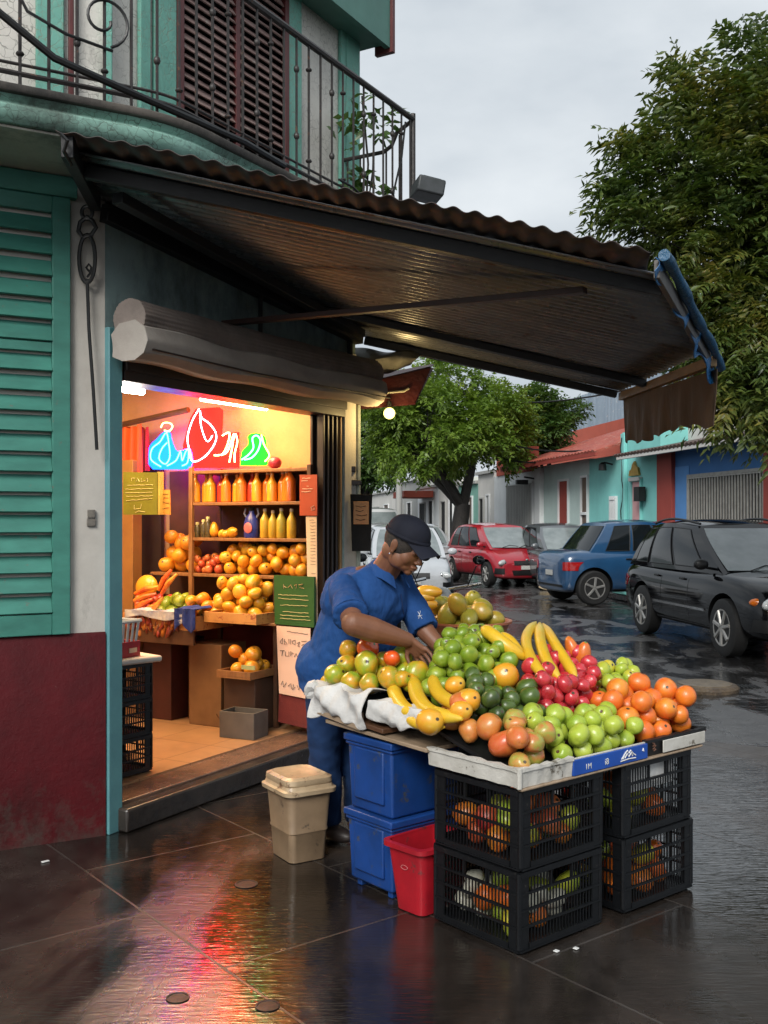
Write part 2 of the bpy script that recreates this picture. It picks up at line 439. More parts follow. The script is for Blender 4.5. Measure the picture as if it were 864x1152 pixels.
# shutter: frame and slats in two panels
sh = MB(); x1 = -.172; x0 = -1.65
for (a, b, c, d2) in ((x1-.085, x1, 1.0, 3.10), (x0, x0+.085, 1.0, 3.10)): sh.b2((a, -.035, c), (b, .0, d2), M0)
for (za, zb) in ((1.0, 1.10), (3.02, 3.10)): sh.b2((x0+.085, -.033, za), (x1-.085, -.002, zb), M0)
sh.b2((x0+.085, -.030, 2.352), (x1-.085, -.004, 2.40), M0)
shf = sh.build('window_shutter', M_shutter, bld, bevel=.004)
sl = MB()
def slats(za, zb, pitch):
    n = int((zb-za)/pitch); p = (zb-za)/n
    for i in range(n):
        z = za+p*(i+.5); j = random.uniform(-.002, .002)
        mm = M0 @ T(0, -.012+j, z) @ Matrix.Rotation(R(-26+random.uniform(-2.5, 2.5)), 4, 'X')
        sl.b2((x0+.085, -.006, -p*.50), (x1-.085, .006, p*.50), mm)
slats(1.10, 2.352, .094); slats(2.40, 3.02, .094)
sl.build('slats', M_shutter, shf, bevel=.002)
mm = MB(); mm.b2((x0+.08, .002, 1.05), (x1-.08, .006, 3.05), M0); mm.build('shutter_back', M_shutter, shf)
m = MB(); m.b2((-4, -.05, 3.10), (x1+.03, .0, 3.199), M0); m.build('header_beam', M_shutter, bld, bevel=.004)
# shop front: wall over the opening, jambs, right pier, lintel
m = MB(); m.b2((-.058, .0, 2.36), (2.32, .22, 3.2)); m.b2((2.17, .0, 0), (2.32, .22, 2.36)); wl = m.build('front_wall', M_upwall, bld)
m = MB(); m.b2((2.175, -.006, .0), (2.325, -.001, 2.7)); m.b2((2.321, -.006, 0), (2.326, .3, 2.7)); m.build('corner_pier', M_pil, bld)
m = MB(); m.b2((-.061, -.030, 0.0), (.03, .02, 2.50)); m.build('teal_jamb', M_teal, bld, bevel=.004)
m = MB(); m.b2((.031, .0, .13), (.055, .14, 2.36)); m.b2((.055, -.02, 2.25), (2.16, .14, 2.36)); m.b2((.055, -.035, 2.30), (2.16, -.02, 2.42)); m.build('door_frame', M_dbrown, bld, bevel=.003)
# folded gate against the right jamb
gt = MB()
gm = []
for i in range(9):
    x = 1.93+i*.027
    gt.b2((x, .01+(i % 2)*.03, .14), (x+.019, .06+(i % 2)*.03, 2.25), None, 1 if i in (3, 8) else 0)
gt.b2((1.92, .09, .14), (2.17, .11, 2.25), None, 0)
gate = gt.build('folded_gate', [M_dbrown, pm('ochre_wood', (.34, .20, .085), (.24, .13, .05), 8, .5)], bld, bevel=.003)
# step, threshold, floor
M_step = pm('wet_step_stone', (.045, .036, .030), (.022, .018, .016), 7, .22, .12, .5, 55, dist=.005)
M_sill = pm('threshold_stone', (.17, .10, .07), (.10, .06, .045), 5, .25, .12, .4, 60)
m = MB(); m.b2((.0, -.09, .0), (2.33, .001, .118)); m.build('door_step', M_step, bld, bevel=.012)
m = MB(); m.b2((.055, .0015, .0), (2.17, .22, .131)); m.build('threshold', M_sill, bld, bevel=.006)
k = N('shop_floor_tile'); br = k.n('ShaderNodeTexBrick'); br.offset = 0.0
mpn = k.n('ShaderNodeMapping'); k.l(k.co('Object'), mpn.inputs[0]); mpn.inputs['Rotation'].default_value = (0, 0, .0); k.l(mpn.outputs[0], br.inputs['Vector'])
for nme, v in (('Scale', 1), ('Mortar Size', .006), ('Brick Width', .42), ('Row Height', .42)): br.inputs[nme].default_value = v
br.inputs['Color1'].default_value = (.42, .235, .12, 1); br.inputs['Color2'].default_value = (.37, .20, .10, 1); br.inputs['Mortar'].default_value = (.24, .13, .07, 1)
k.bump(k.noise(30, 4), .1, .002); k.set(k.mix(k.ramp(k.noise(6, 6, .7), [(.4, 0.0), (.75, .5)]), br.outputs['Color'], (.22, .12, .07)), .3); M_tile = k.m
RP_ = [(-.12, .222), (2.25, .222), (2.25, 3.3), (-2.5, 3.3), (-2.5, 1.95)]
m = MB(); m.prism(RP_, .05, .14); m.build('shop_floor', M_tile, bld)
M_inwall = plaster('warm_interior_wall', (.50, .32, .16), (.40, .25, .12), None, (.40, .25, .12), .68, .7)
M_inred = plaster('interior_red_wall', (.16, .018, .014), (.12, .013, .01), None, (.05, .01, .01))
m = MB(); m.b2((2.251, .221, .98), (2.32, 3.4, 2.8)); m.b2((-2.5, 3.3, .14), (2.251, 3.4, 2.8)); m.build('interior_wall', M_inwall, bld)
m = MB(); m.b2((2.246, .221, .14), (2.32, 3.3, .98)); m.build('interior_dado', M_inred, bld)
M_ceil = pm('shop_ceiling', (.55, .45, .36), (.45, .36, .28), 3, .7)
m = MB(); m.prism([(-.10, .222), (2.30, .222), (2.30, 3.4), (-2.6, 3.4), (-2.6, 1.95)], 2.8, 2.9); m.build('shop_ceiling', M_ceil, bld)

# balcony
def off_path(o):  # front line of anything that runs along both walls at distance o
    n1 = Vector((0, -1)); n0 = Vector((math.sin(A31), -math.cos(A31))); b = (n1+n0).normalized(); kk = o/b.dot(n1)
    K = Vector((-.061, 0)); d0 = (M0.to_3x3() @ Vector((1, 0, 0))).to_2d()
    return K+n0*o-d0*4, K+b*kk
K2 = Vector((-.061, 0)); d0 = (M0.to_3x3() @ Vector((1, 0, 0))).to_2d()
XE = 2.16
def arc_path(o, xe=XE, n=5):
    """balcony line at distance o, the bend rounded"""
    n1 = Vector((0, -1)); n0 = Vector((math.sin(A31), -math.cos(A31)))
    pts = [K2+n0*o-d0*3.2]; b = (n1+n0).normalized(); cm = K2+b*(o/b.dot(n1)); fl = .12
    p, q = cm-d0*fl, cm+Vector((fl, 0))
    for i in range(n+1):
        t = i/n; pts.append(p*(1-t)**2+cm*2*t*(1-t)+q*t*t)
    pts.append(Vector((xe, -o)))
    return [tuple(p) for p in pts]
base = arc_path(.30)
m = MB(); m.sweep(base, [(-.30, 3.215), (.27, 3.215), (.285, 3.23), (.30, 3.25), (.30, 3.285), (.275, 3.30), (.30, 3.33), (-.30, 3.33)])
sb = m.build('balcony_slab', M_slab, bld, bevel=.004)
m = MB(); m.sweep(base, [(-.30, 3.3315), (.315, 3.3315), (.325, 3.345), (.325, 3.365), (-.30, 3.375)]); m.build('balcony_ledge', M_slabtop, bld, bevel=.004)
m = MB(); m.sweep(arc_path(.28), [(-.27, 3.203), (.27, 3.203), (.27, 3.213), (-.27, 3.213)]); m.build('balcony_soffit', M_soffit, bld)
# railing
rail = MB()
def resample(path, step):
    P = [Vector(p) for p in path]; out = []; acc = 0; 
    for a, b in zip(P, P[1:]):
        L = (b-a).length; t = -acc
        while t+step <= L:
            t += step; out.append(a+(b-a)*(t/L))
        acc = L-t
    return out
pr = arc_path(.555, XE-.03)
def h3(pts, z): return [(p[0], p[1], z) for p in pts]
rail.tube(h3(pr, 4.165), .019, 8, flat=1.0)
rail.tube(h3(pr, 3.435), .011, 6)
rail.tube(h3(pr, 3.475), .007, 6)
bal = resample(pr, .118)
for i, p in enumerate(bal):
    rail.tube([(p.x, p.y, 3.376), (p.x, p.y, 4.16)], .0075, 6)
    if i % 3 == 0:
        for z in (3.62, 3.98): rail.ell((p.x, p.y, z), (.016, .016, .022), 8, 6)
    if i % 3 == 1:
        for z in (3.52, 4.02): rail.ell((p.x, p.y, z), (.018, .018, .012), 8, 6)
for ex in (XE-.03, .0+bal[-9].x):
    pass
rail.tube([(XE-.03, -.555, 3.37), (XE-.03, -.555, 4.20)], .018, 8)
# end return
ye = -.555
rail.tube([(XE-.03, ye, 4.16), (XE-.03, ye+.12, 4.10), (XE-.03, ye+.16, 4.02), (XE-.03, ye+.22, 3.99), (XE-.03, -.02, 3.99)], .014, 8)
rail.tube([(XE-.03, ye, 3.435), (XE-.03, -.01, 3.435)], .011, 6)
for i in range(5):
    y = ye+.10*(i+1); rail.tube([(XE-.03, y, 3.376), (XE-.03, y, 4.08 if i == 0 else 3.99)], .0075, 6)
rl = rail.build('balcony_railing', M_iron, bld)
# scrolls
def spiral(c, r0, r1, a0, turns, n=26):
    return [(c[0]+(r0+(r1-r0)*i/n)*math.cos(a0+turns*2*math.pi*i/n), c[1]+(r0+(r1-r0)*i/n)*math.sin(a0+turns*2*math.pi*i/n)) for i in range(n+1)]
def on_rail(x, z, o=.57):     # x measured along the shop front, negative values bend round to the left wall
    if x >= -.061: return Vector((x, -o, z))
    n0 = Vector((math.sin(A31), -math.cos(A31))); p = K2+n0*o+d0*(x+.061); return Vector((p.x, p.y, z))
def scr(pts, r=.007):
    q = MB(); q.tube([on_rail(*p) for p in pts], r, 6); q.build('scroll', M_black, rl)
scr(spiral((-1.02, 3.70), .10, .012, -1.2, 1.9)); scr([(-.98, 3.61), (-.90, 3.75), (-.91, 3.9), (-1.0, 4.05)])
scr([(-.55, 4.0), (-.60, 3.85), (-.52, 3.70), (-.36, 3.64), (-.16, 3.61)])
scr(spiral((-.20, 3.74), .12, .03, -1.3, 1.2)); scr([(-.47, 3.98), (-.42, 4.03), (-.36, 3.98)])
scr([(1.2, 3.50), (1.35, 3.50), (1.45, 3.48), (1.5, 3.44)]); scr([(1.90, 3.40), (1.84, 3.6), (1.95, 3.86), (2.0, 4.10)])
m = MB()
m.tube([tuple(P0(1.5, -.60, 4.05)), tuple(P0(1.0, -.63, 3.86)), tuple(P0(.62, -.64, 3.66)), tuple(on_rail(-.42, 3.50, .63)), tuple(on_rail(-.12, 3.42, .64)), tuple(on_rail(.25, 3.40, .62)), tuple(on_rail(.6, 3.39, .61))], .017, 8)
m.build('drooping_cable', M_black, rl)
# upper storey
m = MB(); m.b2((-.061, .0, 3.2), (.44, .2, UZ)); m.b2((1.49, 0, 3.2), (2.32, .2, UZ)); m.b2((.44, 0, 5.7), (1.49, .2, UZ))
m.b2((-4, 0, 3.2), (0, .2, UZ), M0); m.build('upper_wall', M_cream, bld)
m = MB()
for a, b in ((.16, .235), (.27, .435), (1.475, 1.62), (2.09, 2.15), (2.16, 2.335)): m.b2((a, -.03, 3.372), (b, .0-.002, UZ-.3))
m.b2((2.322, -.03, 3.2), (2.337, .2, UZ-.3))
m.b2((-.33, -.03, 3.372), (-.20, -.002, UZ-.3), M0); m.b2((-.012, -.034, 3.372), (.03, -.002, UZ-.3), M0)
m.build('mint_pilaster', M_mint, bld, bevel=.006)
m = MB(); m.b2((-.185, -.06, 3.372), (-.16, -.035, UZ-.3), M0); m.build('drain_pipe', M_maroon, bld, bevel=.006)
ld = MB()
ld.b2((.436, -.036, 3.372), (.49, .0, 5.7)); ld.b2((1.43, -.036, 3.372), (1.474, .0, 5.7)); ld.b2((.49, -.03, 3.376), (1.43, .0, 3.56)); ld.b2((.945, -.032, 3.56), (.985, .0, 5.7))
ldo = ld.build('balcony_door', M_maroon, bld, bevel=.004)
ls = MB()
for (a, b) in ((.49, .945), (.985, 1.43)):
    z = 3.60
    while z < 5.6:
        mt = T((a+b)/2, -.014, z) @ Matrix.Rotation(R(-34+random.uniform(-7, 7)), 4, 'X') @ Matrix.Rotation(R(random.uniform(-1.2, 1.2)), 4, 'Y')
        ls.box((0, 0, 0), (b-a-.004, .007, .050), mt); z += .052
ls.build('louvre', M_louv, ldo)
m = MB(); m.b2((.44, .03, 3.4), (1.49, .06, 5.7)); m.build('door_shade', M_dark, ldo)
# eave
m = MB(); m.sweep(arc_path(.06, 2.43), [(-.3, 4.86), (.11, 4.86), (.11, 4.90), (-.3, 4.90)]); m.build('eave_soffit', pm('eave_green', (.10, .24, .20), (.08, .19, .16), 4, .6), bld)
m = MB(); m.sweep(arc_path(.195, 2.43), [(-.02, 4.83), (.02, 4.83), (.02, 5.7), (-.02, 5.7)]); m.build('eave_face', bpy.data.materials['eave_green'], bld); m = MB(); m.b2((2.432, -.235, 4.80), (2.47, -.09, 5.75)); m.build('eave_fascia', M_maroon, bld, bevel=.004)
m = MB(); m.sweep(arc_path(.06, 2.43), [(-.3, 4.905), (.11, 4.905), (.11, 4.99), (-.3, 4.99)]); m.build('eave_roof', M_slabtop, bld)
# the rest of the building body so that it reads from the side
m = MB(); m.b2((-2.6, 3.42, 0), (2.32, 6, UZ)); m.b2((2.20, .225, 2.92), (2.32, 3.4, UZ)); m.build('rear_wall', M_cream, bld)
# light switch box
m = MB(); m.b2((-.085, -.018, 1.56), (-.050, .0, 1.60), M0); m.b2((-.088, -.014, 1.52), (-.047, 0, 1.557), M0)
o = m.build('doorbell_box', pm('dirty_plastic', (.20, .18, .15), (.10, .09, .08), 30, .5), None, bevel=.002); o.matrix_basis = BM.copy()
tag(o, 'small dirty doorbell box on the cream pier beside the green shutter', 'doorbell')
# ================================================================== SHEET METAL AWNING
def az(x): return 2.83-.21*x
M_sheet = pm('galvanised_sheet', (.28, .29, .31), (.17, .175, .19), 3, .28, .1, .12, 40, metal=.35, wear=(.12, .07, .05), wscale=3.2, wamt=.63, stretch=(.5, 2, 1))
M_sheet2 = pm('rusty_sheet', (.060, .045, .040), (.035, .027, .025), 4, .55, .1, .2, 40, metal=.0, wear=(.07, .035, .025), wscale=5, wamt=.55)
M_beam = pm('black_steel', (.005, .005, .006), (.003, .003, .004), 12, .5, .1, .2, 60)
M_tarp = pm('blue_tarp', (.012, .10, .21), (.010, .055, .11), 6, .35, .1, .7, 26, dist=.02)
M_tarp2 = pm('bright_blue_tarp', (.025, .19, .46), (.015, .11, .30), 9, .3, .1, .8, 22, dist=.02)
M_valance = pm('brown_canvas', (.10, .062, .036), (.062, .038, .022), 7, .8, .1, .6, 30, stretch=(1, 1, .25), dist=.01)
M_ochre = pm('ochre_timber', (.26, .16, .065), (.15, .09, .04), 9, .55, stretch=(1, 1, 3))
aw = thing('metal_awning', 'large rusty corrugated metal awning sloping out over the fruit stand', 'awning', (-.2, 5.5, 2.8))
def Xl(y):
    pts = [(4.0, -1.33), (4.13, -1.315), (4.98, -1.43), (7.10, -.185), (7.34, -.14)]
    return np.interp(y, [p[0] for p in pts], [p[1] for p in pts])
def Xr(y): return np.interp(y, [4.0, 4.10, 5.53, 7.4], [1.06, 1.09, 1.746, 1.69])
def shf_(u, v):
    y = 4.30+u*(7.33-4.30); x = Xl(y)+(Xr(y)-Xl(y))*v
    return (x, y, az(x)+.004+.010*math.sin(2*math.pi*y/.076)), (.21, 0, 1)
m = MB(); m.sheet(shf_, 400, 6, .003); m.build('roof_sheet', M_sheet, aw, True, sharp=0)
def fr_(u, v):
    y0 = 4.135-(u)*.075; x = -1.33+u*(1.06+1.33); y = y0+v*.40; x = x+v*.08*u
    ph = x/.092+.35*math.sin(x*2.1); a = .006+.003*u
    return (x, y, az(x)+.018+a*math.sin(2*math.pi*ph)+.006*math.sin(x*5)), (.21, 0, 1)
m = MB(); m.sheet(fr_, 380, 3, .003); m.build('roof_edge_sheet', M_sheet2, aw, True, sharp=0)
def beam(p0, p1, w_, h_, name, mat=M_beam, par=aw):
    fm = frame_from(p0, p1); L = (Vector(p1)-Vector(p0)).length
    m = MB(); m.b2((0, -w_/2, -h_/2), (L, w_/2, h_/2), fm); return m.build(name, mat, par, True, bevel=.003)
def rafter(x0, y0, x1, y1, h_=.055, w_=.04, d=.034, name='rafter'): beam((x0, y0, az(x0)-d), (x1, y1, az(x1)-d), w_, h_, name)
rafter(-1.30, 4.46, 1.20, 4.42, .06, .04)
rafter(-.62, 6.45, 1.70, 6.66, .045, .06)
rafter(-.14, 7.27, 1.66, 7.30, .05, .05)
rafter(-1.20, 4.60, -.15, 6.75, .05, .06, .082)
rafter(-1.38, 5.02, -.17, 7.05, .09, .07, .06, 'wall_plate')
rafter(-1.29, 4.16, -1.40, 4.96, .09, .05, .03, 'end_beam')
beam((-.93, 5.86, 2.675), (.91, 4.62, az(.91)-.05), .05, .028, 'brace', pm('brown_angle_iron', (.05, .022, .016), (.03, .015, .012), 12, .5))
m = MB(); p = W(1.18, -.03, 0); m.tube([(p.x, p.y, 2.66), (p.x, p.y, 3.0)], .014, 6); m.build('hanger', M_beam, aw, True)
m = MB(); p = W(2.20, -.03, 0); m.tube([(p.x, p.y, 2.60), (p.x, p.y, 2.92)], .022, 6); m.build('hanger', M_beam, aw, True)
m = MB(); m.tube([at(68, 150, 4.12), at(76, 158, 4.12), at(72, 170, 4.14), at(80, 186, 4.2)], .008, 6); m.build('bent_wire', M_black, aw, True)
# edge board, rolled tarp, end beam, valance
def edge(t, dz=0, out=0): # along b->c
    b = Vector((1.075, 4.06, az(1.07))); c = Vector((1.80, 5.62, az(1.80)))
    return b.lerp(c, t)+Vector((out*.9, -out*.43, dz))
fm = frame_from(edge(.02, -.04), edge(.93, -.04)); Lb = (edge(.02)-edge(.93)).length
m = MB(); m.b2((0, -.014, -.045), (Lb, .010, .03), fm); m.build('edge_board', pm('grey_board', (.14, .13, .12), (.09, .08, .075), 8, .6), aw, True, bevel=.003)
def rollp(t, r, dz, out, wob): 
    return edge(t, dz+wob*math.sin(t*9)*.01-.12*max(0, t-.5)**2, out)
m = MB(); m.tube([rollp(i/16*1.06-.01, 0, -.012, .040, 1) for i in range(17)], [.024+.004*math.sin(i*1.7)+.003*math.sin(i*3.1) for i in range(17)], 12); m.build('tarp_roll', M_tarp, aw, True)
def tf(u, v):
    p = edge(u*1.05, 0, .004+.006*math.sin(u*14+v*2)); drop = (.055+.07*u+.02*math.sin(u*23)+.012*math.sin(u*51))*v
    return p+Vector((.012*math.sin(u*30+v*4), 0, -.012-drop-.10*max(0, u-.5)**2)), (.9, -.43, .2)
m = MB(); m.sheet(tf, 60, 5, .004); m.build('tarp_flap', M_tarp2, aw, True)
beam((1.70, 7.32, az(1.70)-.04), (1.77, 5.50, az(1.77)-.055), .045, .055, 'end_rail', M_ochre)
def vf(u, v):
    a = Vector((1.712, 7.30, az(1.71)-.06)); b = Vector((1.80, 5.52, az(1.78)-.09)); p = a.lerp(b, u)
    drop = .30+.012*math.sin(u*2*math.pi*7)+.02*math.sin(u*7)
    return p+Vector((.012*math.sin(u*34+v*2)*v+.01*math.sin(u*61)*v, 0, -drop*v)), (1, .05, 0)
m = MB(); m.sheet(vf, 130, 8, .004); m.build('valance', M_valance, aw, True)
# grey block resting on the sheet
m = MB(); p = at(481, 214, 4.42); m.box(p, (.12, .15, .07), None); m.box(p+Vector((.0, 0, .032)), (.09, .12, .02))
o = m.build('roof_weight', pm('dark_plastic_block', (.045, .05, .055), (.025, .03, .03), 20, .5), None, bevel=.008, loc=p)
o.rotation_euler = (0, R(10), R(12)); tag(o, 'dark grey block lying on the awning edge below the railing post', 'block')

# ------------------------------------------------------------------ rolled canvas over the shop door
M_canvas = pm('grey_canvas', (.26, .215, .19), (.17, .14, .125), 7, .85, .08, .55, 70, dist=.006, wear=(.17, .145, .13), wscale=14, wamt=.60)
M_canvas2 = pm('grey_canvas_flap', (.42, .38, .34), (.32, .285, .255), 4, .85, .08, .4, 40, dist=.006)
rc = thing('rolled_canvas_blind', 'thick grey canvas blind rolled up above the open shop door', 'blind', mat=BM @ T(0, 0, 2.48))
def cyl(u, v, rad=.104, cz=.045, cy=-.15):
    x = -.05+u*2.32; a = v*2*math.pi
    sag = -.010*math.sin(u*math.pi)+.02*(u)
    rr = rad*(1+.022*math.sin(a*3+u*5)+.018*math.sin(u*31+a)+.012*math.sin(a*9+u*3)+.016*math.sin(a*30))
    return (x, cy+rr*math.cos(a), cz+sag+rr*math.sin(a))
m = MB(); m.grid(lambda u, v: cyl(u, v), 90, 150)
for u in (0, 1):
    ring = [cyl(u, j/150) for j in range(150)]; m.add(ring, [tuple(range(150)) if u else tuple(range(150))[::-1]])
m.build('fabric_roll', M_canvas, rc)
def bag(u, v):
    x = -.06+u*2.35; pr = [(-.262, .02), (-.272, -.045), (-.252, -.105), (-.20, -.135), (-.12, -.135), (-.05, -.11), (-.04, .0), (-.1, .05), (-.2, .06), (-.262, .02)]
    i = v*(len(pr)-1); a = int(min(i, len(pr)-2)); f = i-a
    y = pr[a][0]*(1-f)+pr[a+1][0]*f; z = pr[a][1]*(1-f)+pr[a+1][1]*f
    return (x, y+.006*math.sin(u*24+z*30), z+.008*math.sin(u*17)-.012*math.sin(u*math.pi)+.01*u-.02)
m = MB(); m.grid(bag, 80, 36)
for u in (0, 1):
    ring = [bag(u, j/36) for j in range(36)]; m.add(ring, [tuple(range(36))])
m.build('canvas_flap', M_canvas2, rc)
m = MB()
def tail(u, v):
    a = u*math.pi*1.15-.5; r0 = .105+.012*math.sin(v*5)
    return (-.03-.15*v, -.15+(r0+.012*math.sin(v*9))*math.cos(a+math.pi*.55)*(1-.15*v), -.03+(r0)*math.sin(a+math.pi*.55+.0)*(1-.2*v)-.03*v), (0, math.cos(a), math.sin(a))
m.sheet(lambda u, v: (Vector(tail(u, v)[0])*1.0+Vector((.08*v, .02, .02)), tail(u, v)[1]), 26, 10, .008); pass
m = MB(); m.b2((-.16, -.20, .045), (.02, -.12, .062)); pass
m = MB(); m.tube([(-.02, -.275, -.105), (.8, -.278, -.118), (1.6, -.277, -.11), (2.33, -.272, -.095)], .005, 6); m.build('hem_cord', M_dbrown, rc)

# ------------------------------------------------------------------ iron hook hanging on the pier
hk = MB(); hy = 4.955
def hp(px, py): return at(px, py, hy)
hk.tube([hp(98+6*math.cos(a), 239+7*math.sin(a)) for a in [i*math.pi/8 for i in range(16)]], .010, 8, closed=True)
hk.tube([hp(104, 248), hp(98, 244), hp(90, 250), hp(88, 260), hp(94, 267), hp(103, 264), hp(108, 256), hp(104, 248)], .011, 8)
hk.tube([hp(98+9*math.cos(a), 291+27*math.sin(a)) for a in [i*math.pi/12 for i in range(24)]], .010, 8, closed=True)
hk.tube([hp(100, 305), hp(97, 301), hp(100, 297), hp(103, 301), hp(101, 308), hp(98, 312)], .006, 6)
hk.tube([hp(98, 314), hp(100, 370), hp(105, 440), hp(109, 506)], .0085, 8)
o = hk.build('iron_hook', M_black, None, loc=hp(98, 300)); tag(o, 'black wrought iron ring hook with long rod hanging on the pier left of the door', 'hook')

# ------------------------------------------------------------------ side street corner: red canopy, pipes, bulb, plaque
M_redcan = pm('dark_red_canopy', (.075, .010, .010), (.045, .007, .007), 5, .55, .1, .5, 18, dist=.02)
rcn = thing('red_side_canopy', 'small dark red fabric canopy round the corner behind the hanging bulb', 'canopy', at(440, 450, 7.5))
def quad(m, P, th=.01, mi=0):
    P = [Vector(p) for p in P]; nn = (P[1]-P[0]).cross(P[2]-P[0]).normalized()*th/2
    m.add([p+nn for p in P]+[p-nn for p in P], [(0, 1, 2, 3), (7, 6, 5, 4), (0, 4, 5, 1), (1, 5, 6, 2), (2, 6, 7, 3), (3, 7, 4, 0)], None, mi)
m = MB(); quad(m, [at(390, 436, 7.25), at(484, 413, 7.25), at(488, 410, 8.2), at(392, 428, 8.2)], .012); quad(m, [at(388, 437, 7.24), at(485, 414, 7.24), at(466, 455, 7.2), at(386, 462, 7.2)], .012); quad(m, [at(484, 414, 7.24), at(487, 414, 8.1), at(470, 446, 8.1), at(466, 455, 7.2)], .012)
m.build('canopy_cloth', M_redcan, rcn, True)
m = MB(); m.tube([at(402, 452, 7.22), at(420, 448, 7.22), at(436, 442, 7.2), at(455, 440, 7.2), at(460, 437, 7.2)], .009, 6); m.build('curved_arm', pm('pale_pipe', (.45, .44, .36), (.32, .3, .25), 14, .4), rcn, True)
gtp = MB()
def tp(u, v):
    a = at(388, 392, 7.3).lerp(at(476, 396, 7.3), u); b = at(396, 428, 7.32).lerp(at(462, 412, 7.3), u)
    p = a.lerp(b, v); return p+Vector((0, -.12*math.sin(v*math.pi)+.02*math.sin(u*14), .012*math.sin(u*9+v*5))), (0, -1, .2)
gtp.sheet(tp, 30, 12, .006); o = gtp.build('grey_tarpaulin', pm('grey_tarp', (.20, .20, .19), (.13, .13, .125), 6, .6, .1, .6, 14, dist=.02), None, loc=at(430, 405, 7.3))
tag(o, 'pale grey tarpaulin bundled on top of the dark red side canopy', 'tarpaulin')
M_pipe = pm('white_green_pipe', (.40, .44, .38), (.26, .30, .26), 20, .4, wear=(.12, .10, .08), wamt=.62)
pl = thing('corner_pipes', 'pair of pale pipes running down the corner of the shop', 'pipes', at(401, 640, 7.12))
for i, (dx, r_) in enumerate(((397, .010), (403, .016))):
    m = MB(); m.tube([at(dx, 452+i*4, 7.12), at(dx, 640, 7.12), (at(dx, 640, 7.12).x, 7.12, .0)], r_, 8); m.build('pipe', M_pipe, pl, True)
m = MB(); m.box(at(399, 543, 7.08), (.09, .05, .035)); m.build('pipe_clamp', M_dbrown, pl, True, bevel=.004); m = MB(); m.box(at(396, 528, 7.08), (.05, .05, .04), None); m.build('pipe_clamp', M_dbrown, pl, True, bevel=.004)
bl = thing('hanging_bulb', 'glowing yellow light bulb hanging under the red side canopy', 'light bulb', at(438, 465, 7.15))
m = MB(); m.ell((0, 0, 0), .040, 20, 14); m.build('glass_bulb', emit('bulb_glow', (1, .78, .20), 2.4), bl)
m = MB(); m.lathe([(.014, .035), (.016, .065), (.012, .085)], 12); m.build('socket', M_dark, bl)
m = MB(); m.tube([(0, 0, .08), (0, 0, .14)], .003, 6); m.build('wire', M_black, bl)
def lamp(kind, loc, e, col, size=.05, rot=None, size_y=None, name='lamp'):
    l = bpy.data.lights.new(name, kind); l.energy = e; l.color = col
    if kind == 'AREA':
        l.size = size
        if size_y: l.shape = 'RECTANGLE'; l.size_y = size_y
    else: l.shadow_soft_size = size
    o = bpy.data.objects.new(name, l); COL.objects.link(o); o.location = loc
    if rot is not None: o.rotation_euler = rot
    return o
pq = thing('corner_plaque', 'black framed plaque with rounded orange notice mounted on the corner pipes', 'sign', at(406, 588, 7.0))
m = MB(); quad(m, [at(394, 556, 7.0), at(419, 556, 7.0), at(417, 620, 7.0), at(396, 620, 7.0)], .03); m.build('plaque_frame', M_dark, pq, True, bevel=.004)
m = MB(); quad(m, [at(397.5, 564, 6.975), at(415, 564, 6.975), at(415, 590, 6.975), at(397.5, 590, 6.975)], .006); m.build('notice', pm('orange_card', (.50, .25, .10), (.40, .19, .075), 9, .6), pq, True, bevel=.006)
m = MB()
for i, (a, b) in enumerate(((400, 412), (400, 409), (401, 413), (400, 411))): m.tube([at(a, 569+i*5, 6.968), at((a+b)/2, 570.5+i*5, 6.968), at(b, 569+i*5, 6.968)], .0018, 4)
m.build('scribbled_text', M_dark, pq, True)
m = MB(); m.b2((2.33, -.03, 0), (2.40, .05, 1.15)); o = m.build('teal_corner_post', M_teal, None, bevel=.004); o.matrix_basis = BM.copy(); tag(o, 'narrow pale teal post at the corner below the black plaque', 'post')
# ================================================================== SHOP INTERIOR
def onx(px, py, x):      # point of the plane local x = const seen at a pixel (local coordinates)
    k = (px-CX)/F; s = (x+3.764)/(k*.494+.8696); P = Vector((k*s, s, CH+(HY-py)/F*s))
    return Vector((x, (P.x-A0.x)*-.8696+(P.y-A0.y)*.494, P.z))
def ony(px, py, y):
    k = (px-CX)/F; s = (y+3.686)/(.494-.8696*k); P = Vector((k*s, s, CH+(HY-py)/F*s))
    return Vector(((P.x-A0.x)*.494+(P.y-A0.y)*.8696, y, P.z))
def lthing(name, label, cat, p, group=None, rz=0.0):
    return thing(name, label, cat, group=group, mat=BM @ T(*p) @ rotz(rz))
def loose(o, label, cat, group=None):
    o.matrix_basis = BM @ o.matrix_basis; return tag(o, label, cat, group)
M_wood = pm('orange_shelf_wood', (.30, .145, .055), (.20, .09, .035), 10, .5, .1, .3, 60, stretch=(1, 4, 1))
M_wood2 = pm('dark_shelf_wood', (.10, .045, .022), (.065, .03, .016), 10, .5, .1, .3, 60)
SX = 1.90
sf = lthing('fruit_shelf', 'tall wooden shelving unit full of bottles and fruit inside the shop', 'shelf unit', (2.05, .8, .14))
def lbox(name, p0, p1, mat, par, bevel=.003):
    m = MB(BM); m.b2(p0, p1); return m.build(name, mat, par, True, bevel=bevel)
SH = [1.90, 1.675, 1.425, 1.17]
for i, z in enumerate(SH):
    y1 = 1.12 if i < 3 else 1.50
    lbox('shelf_board', (SX, .10, z-.022), (2.235, y1, z), M_wood, sf)
lbox('shelf_board', (SX-.10, .30, .842), (2.235, 1.58, .86), M_wood, sf)
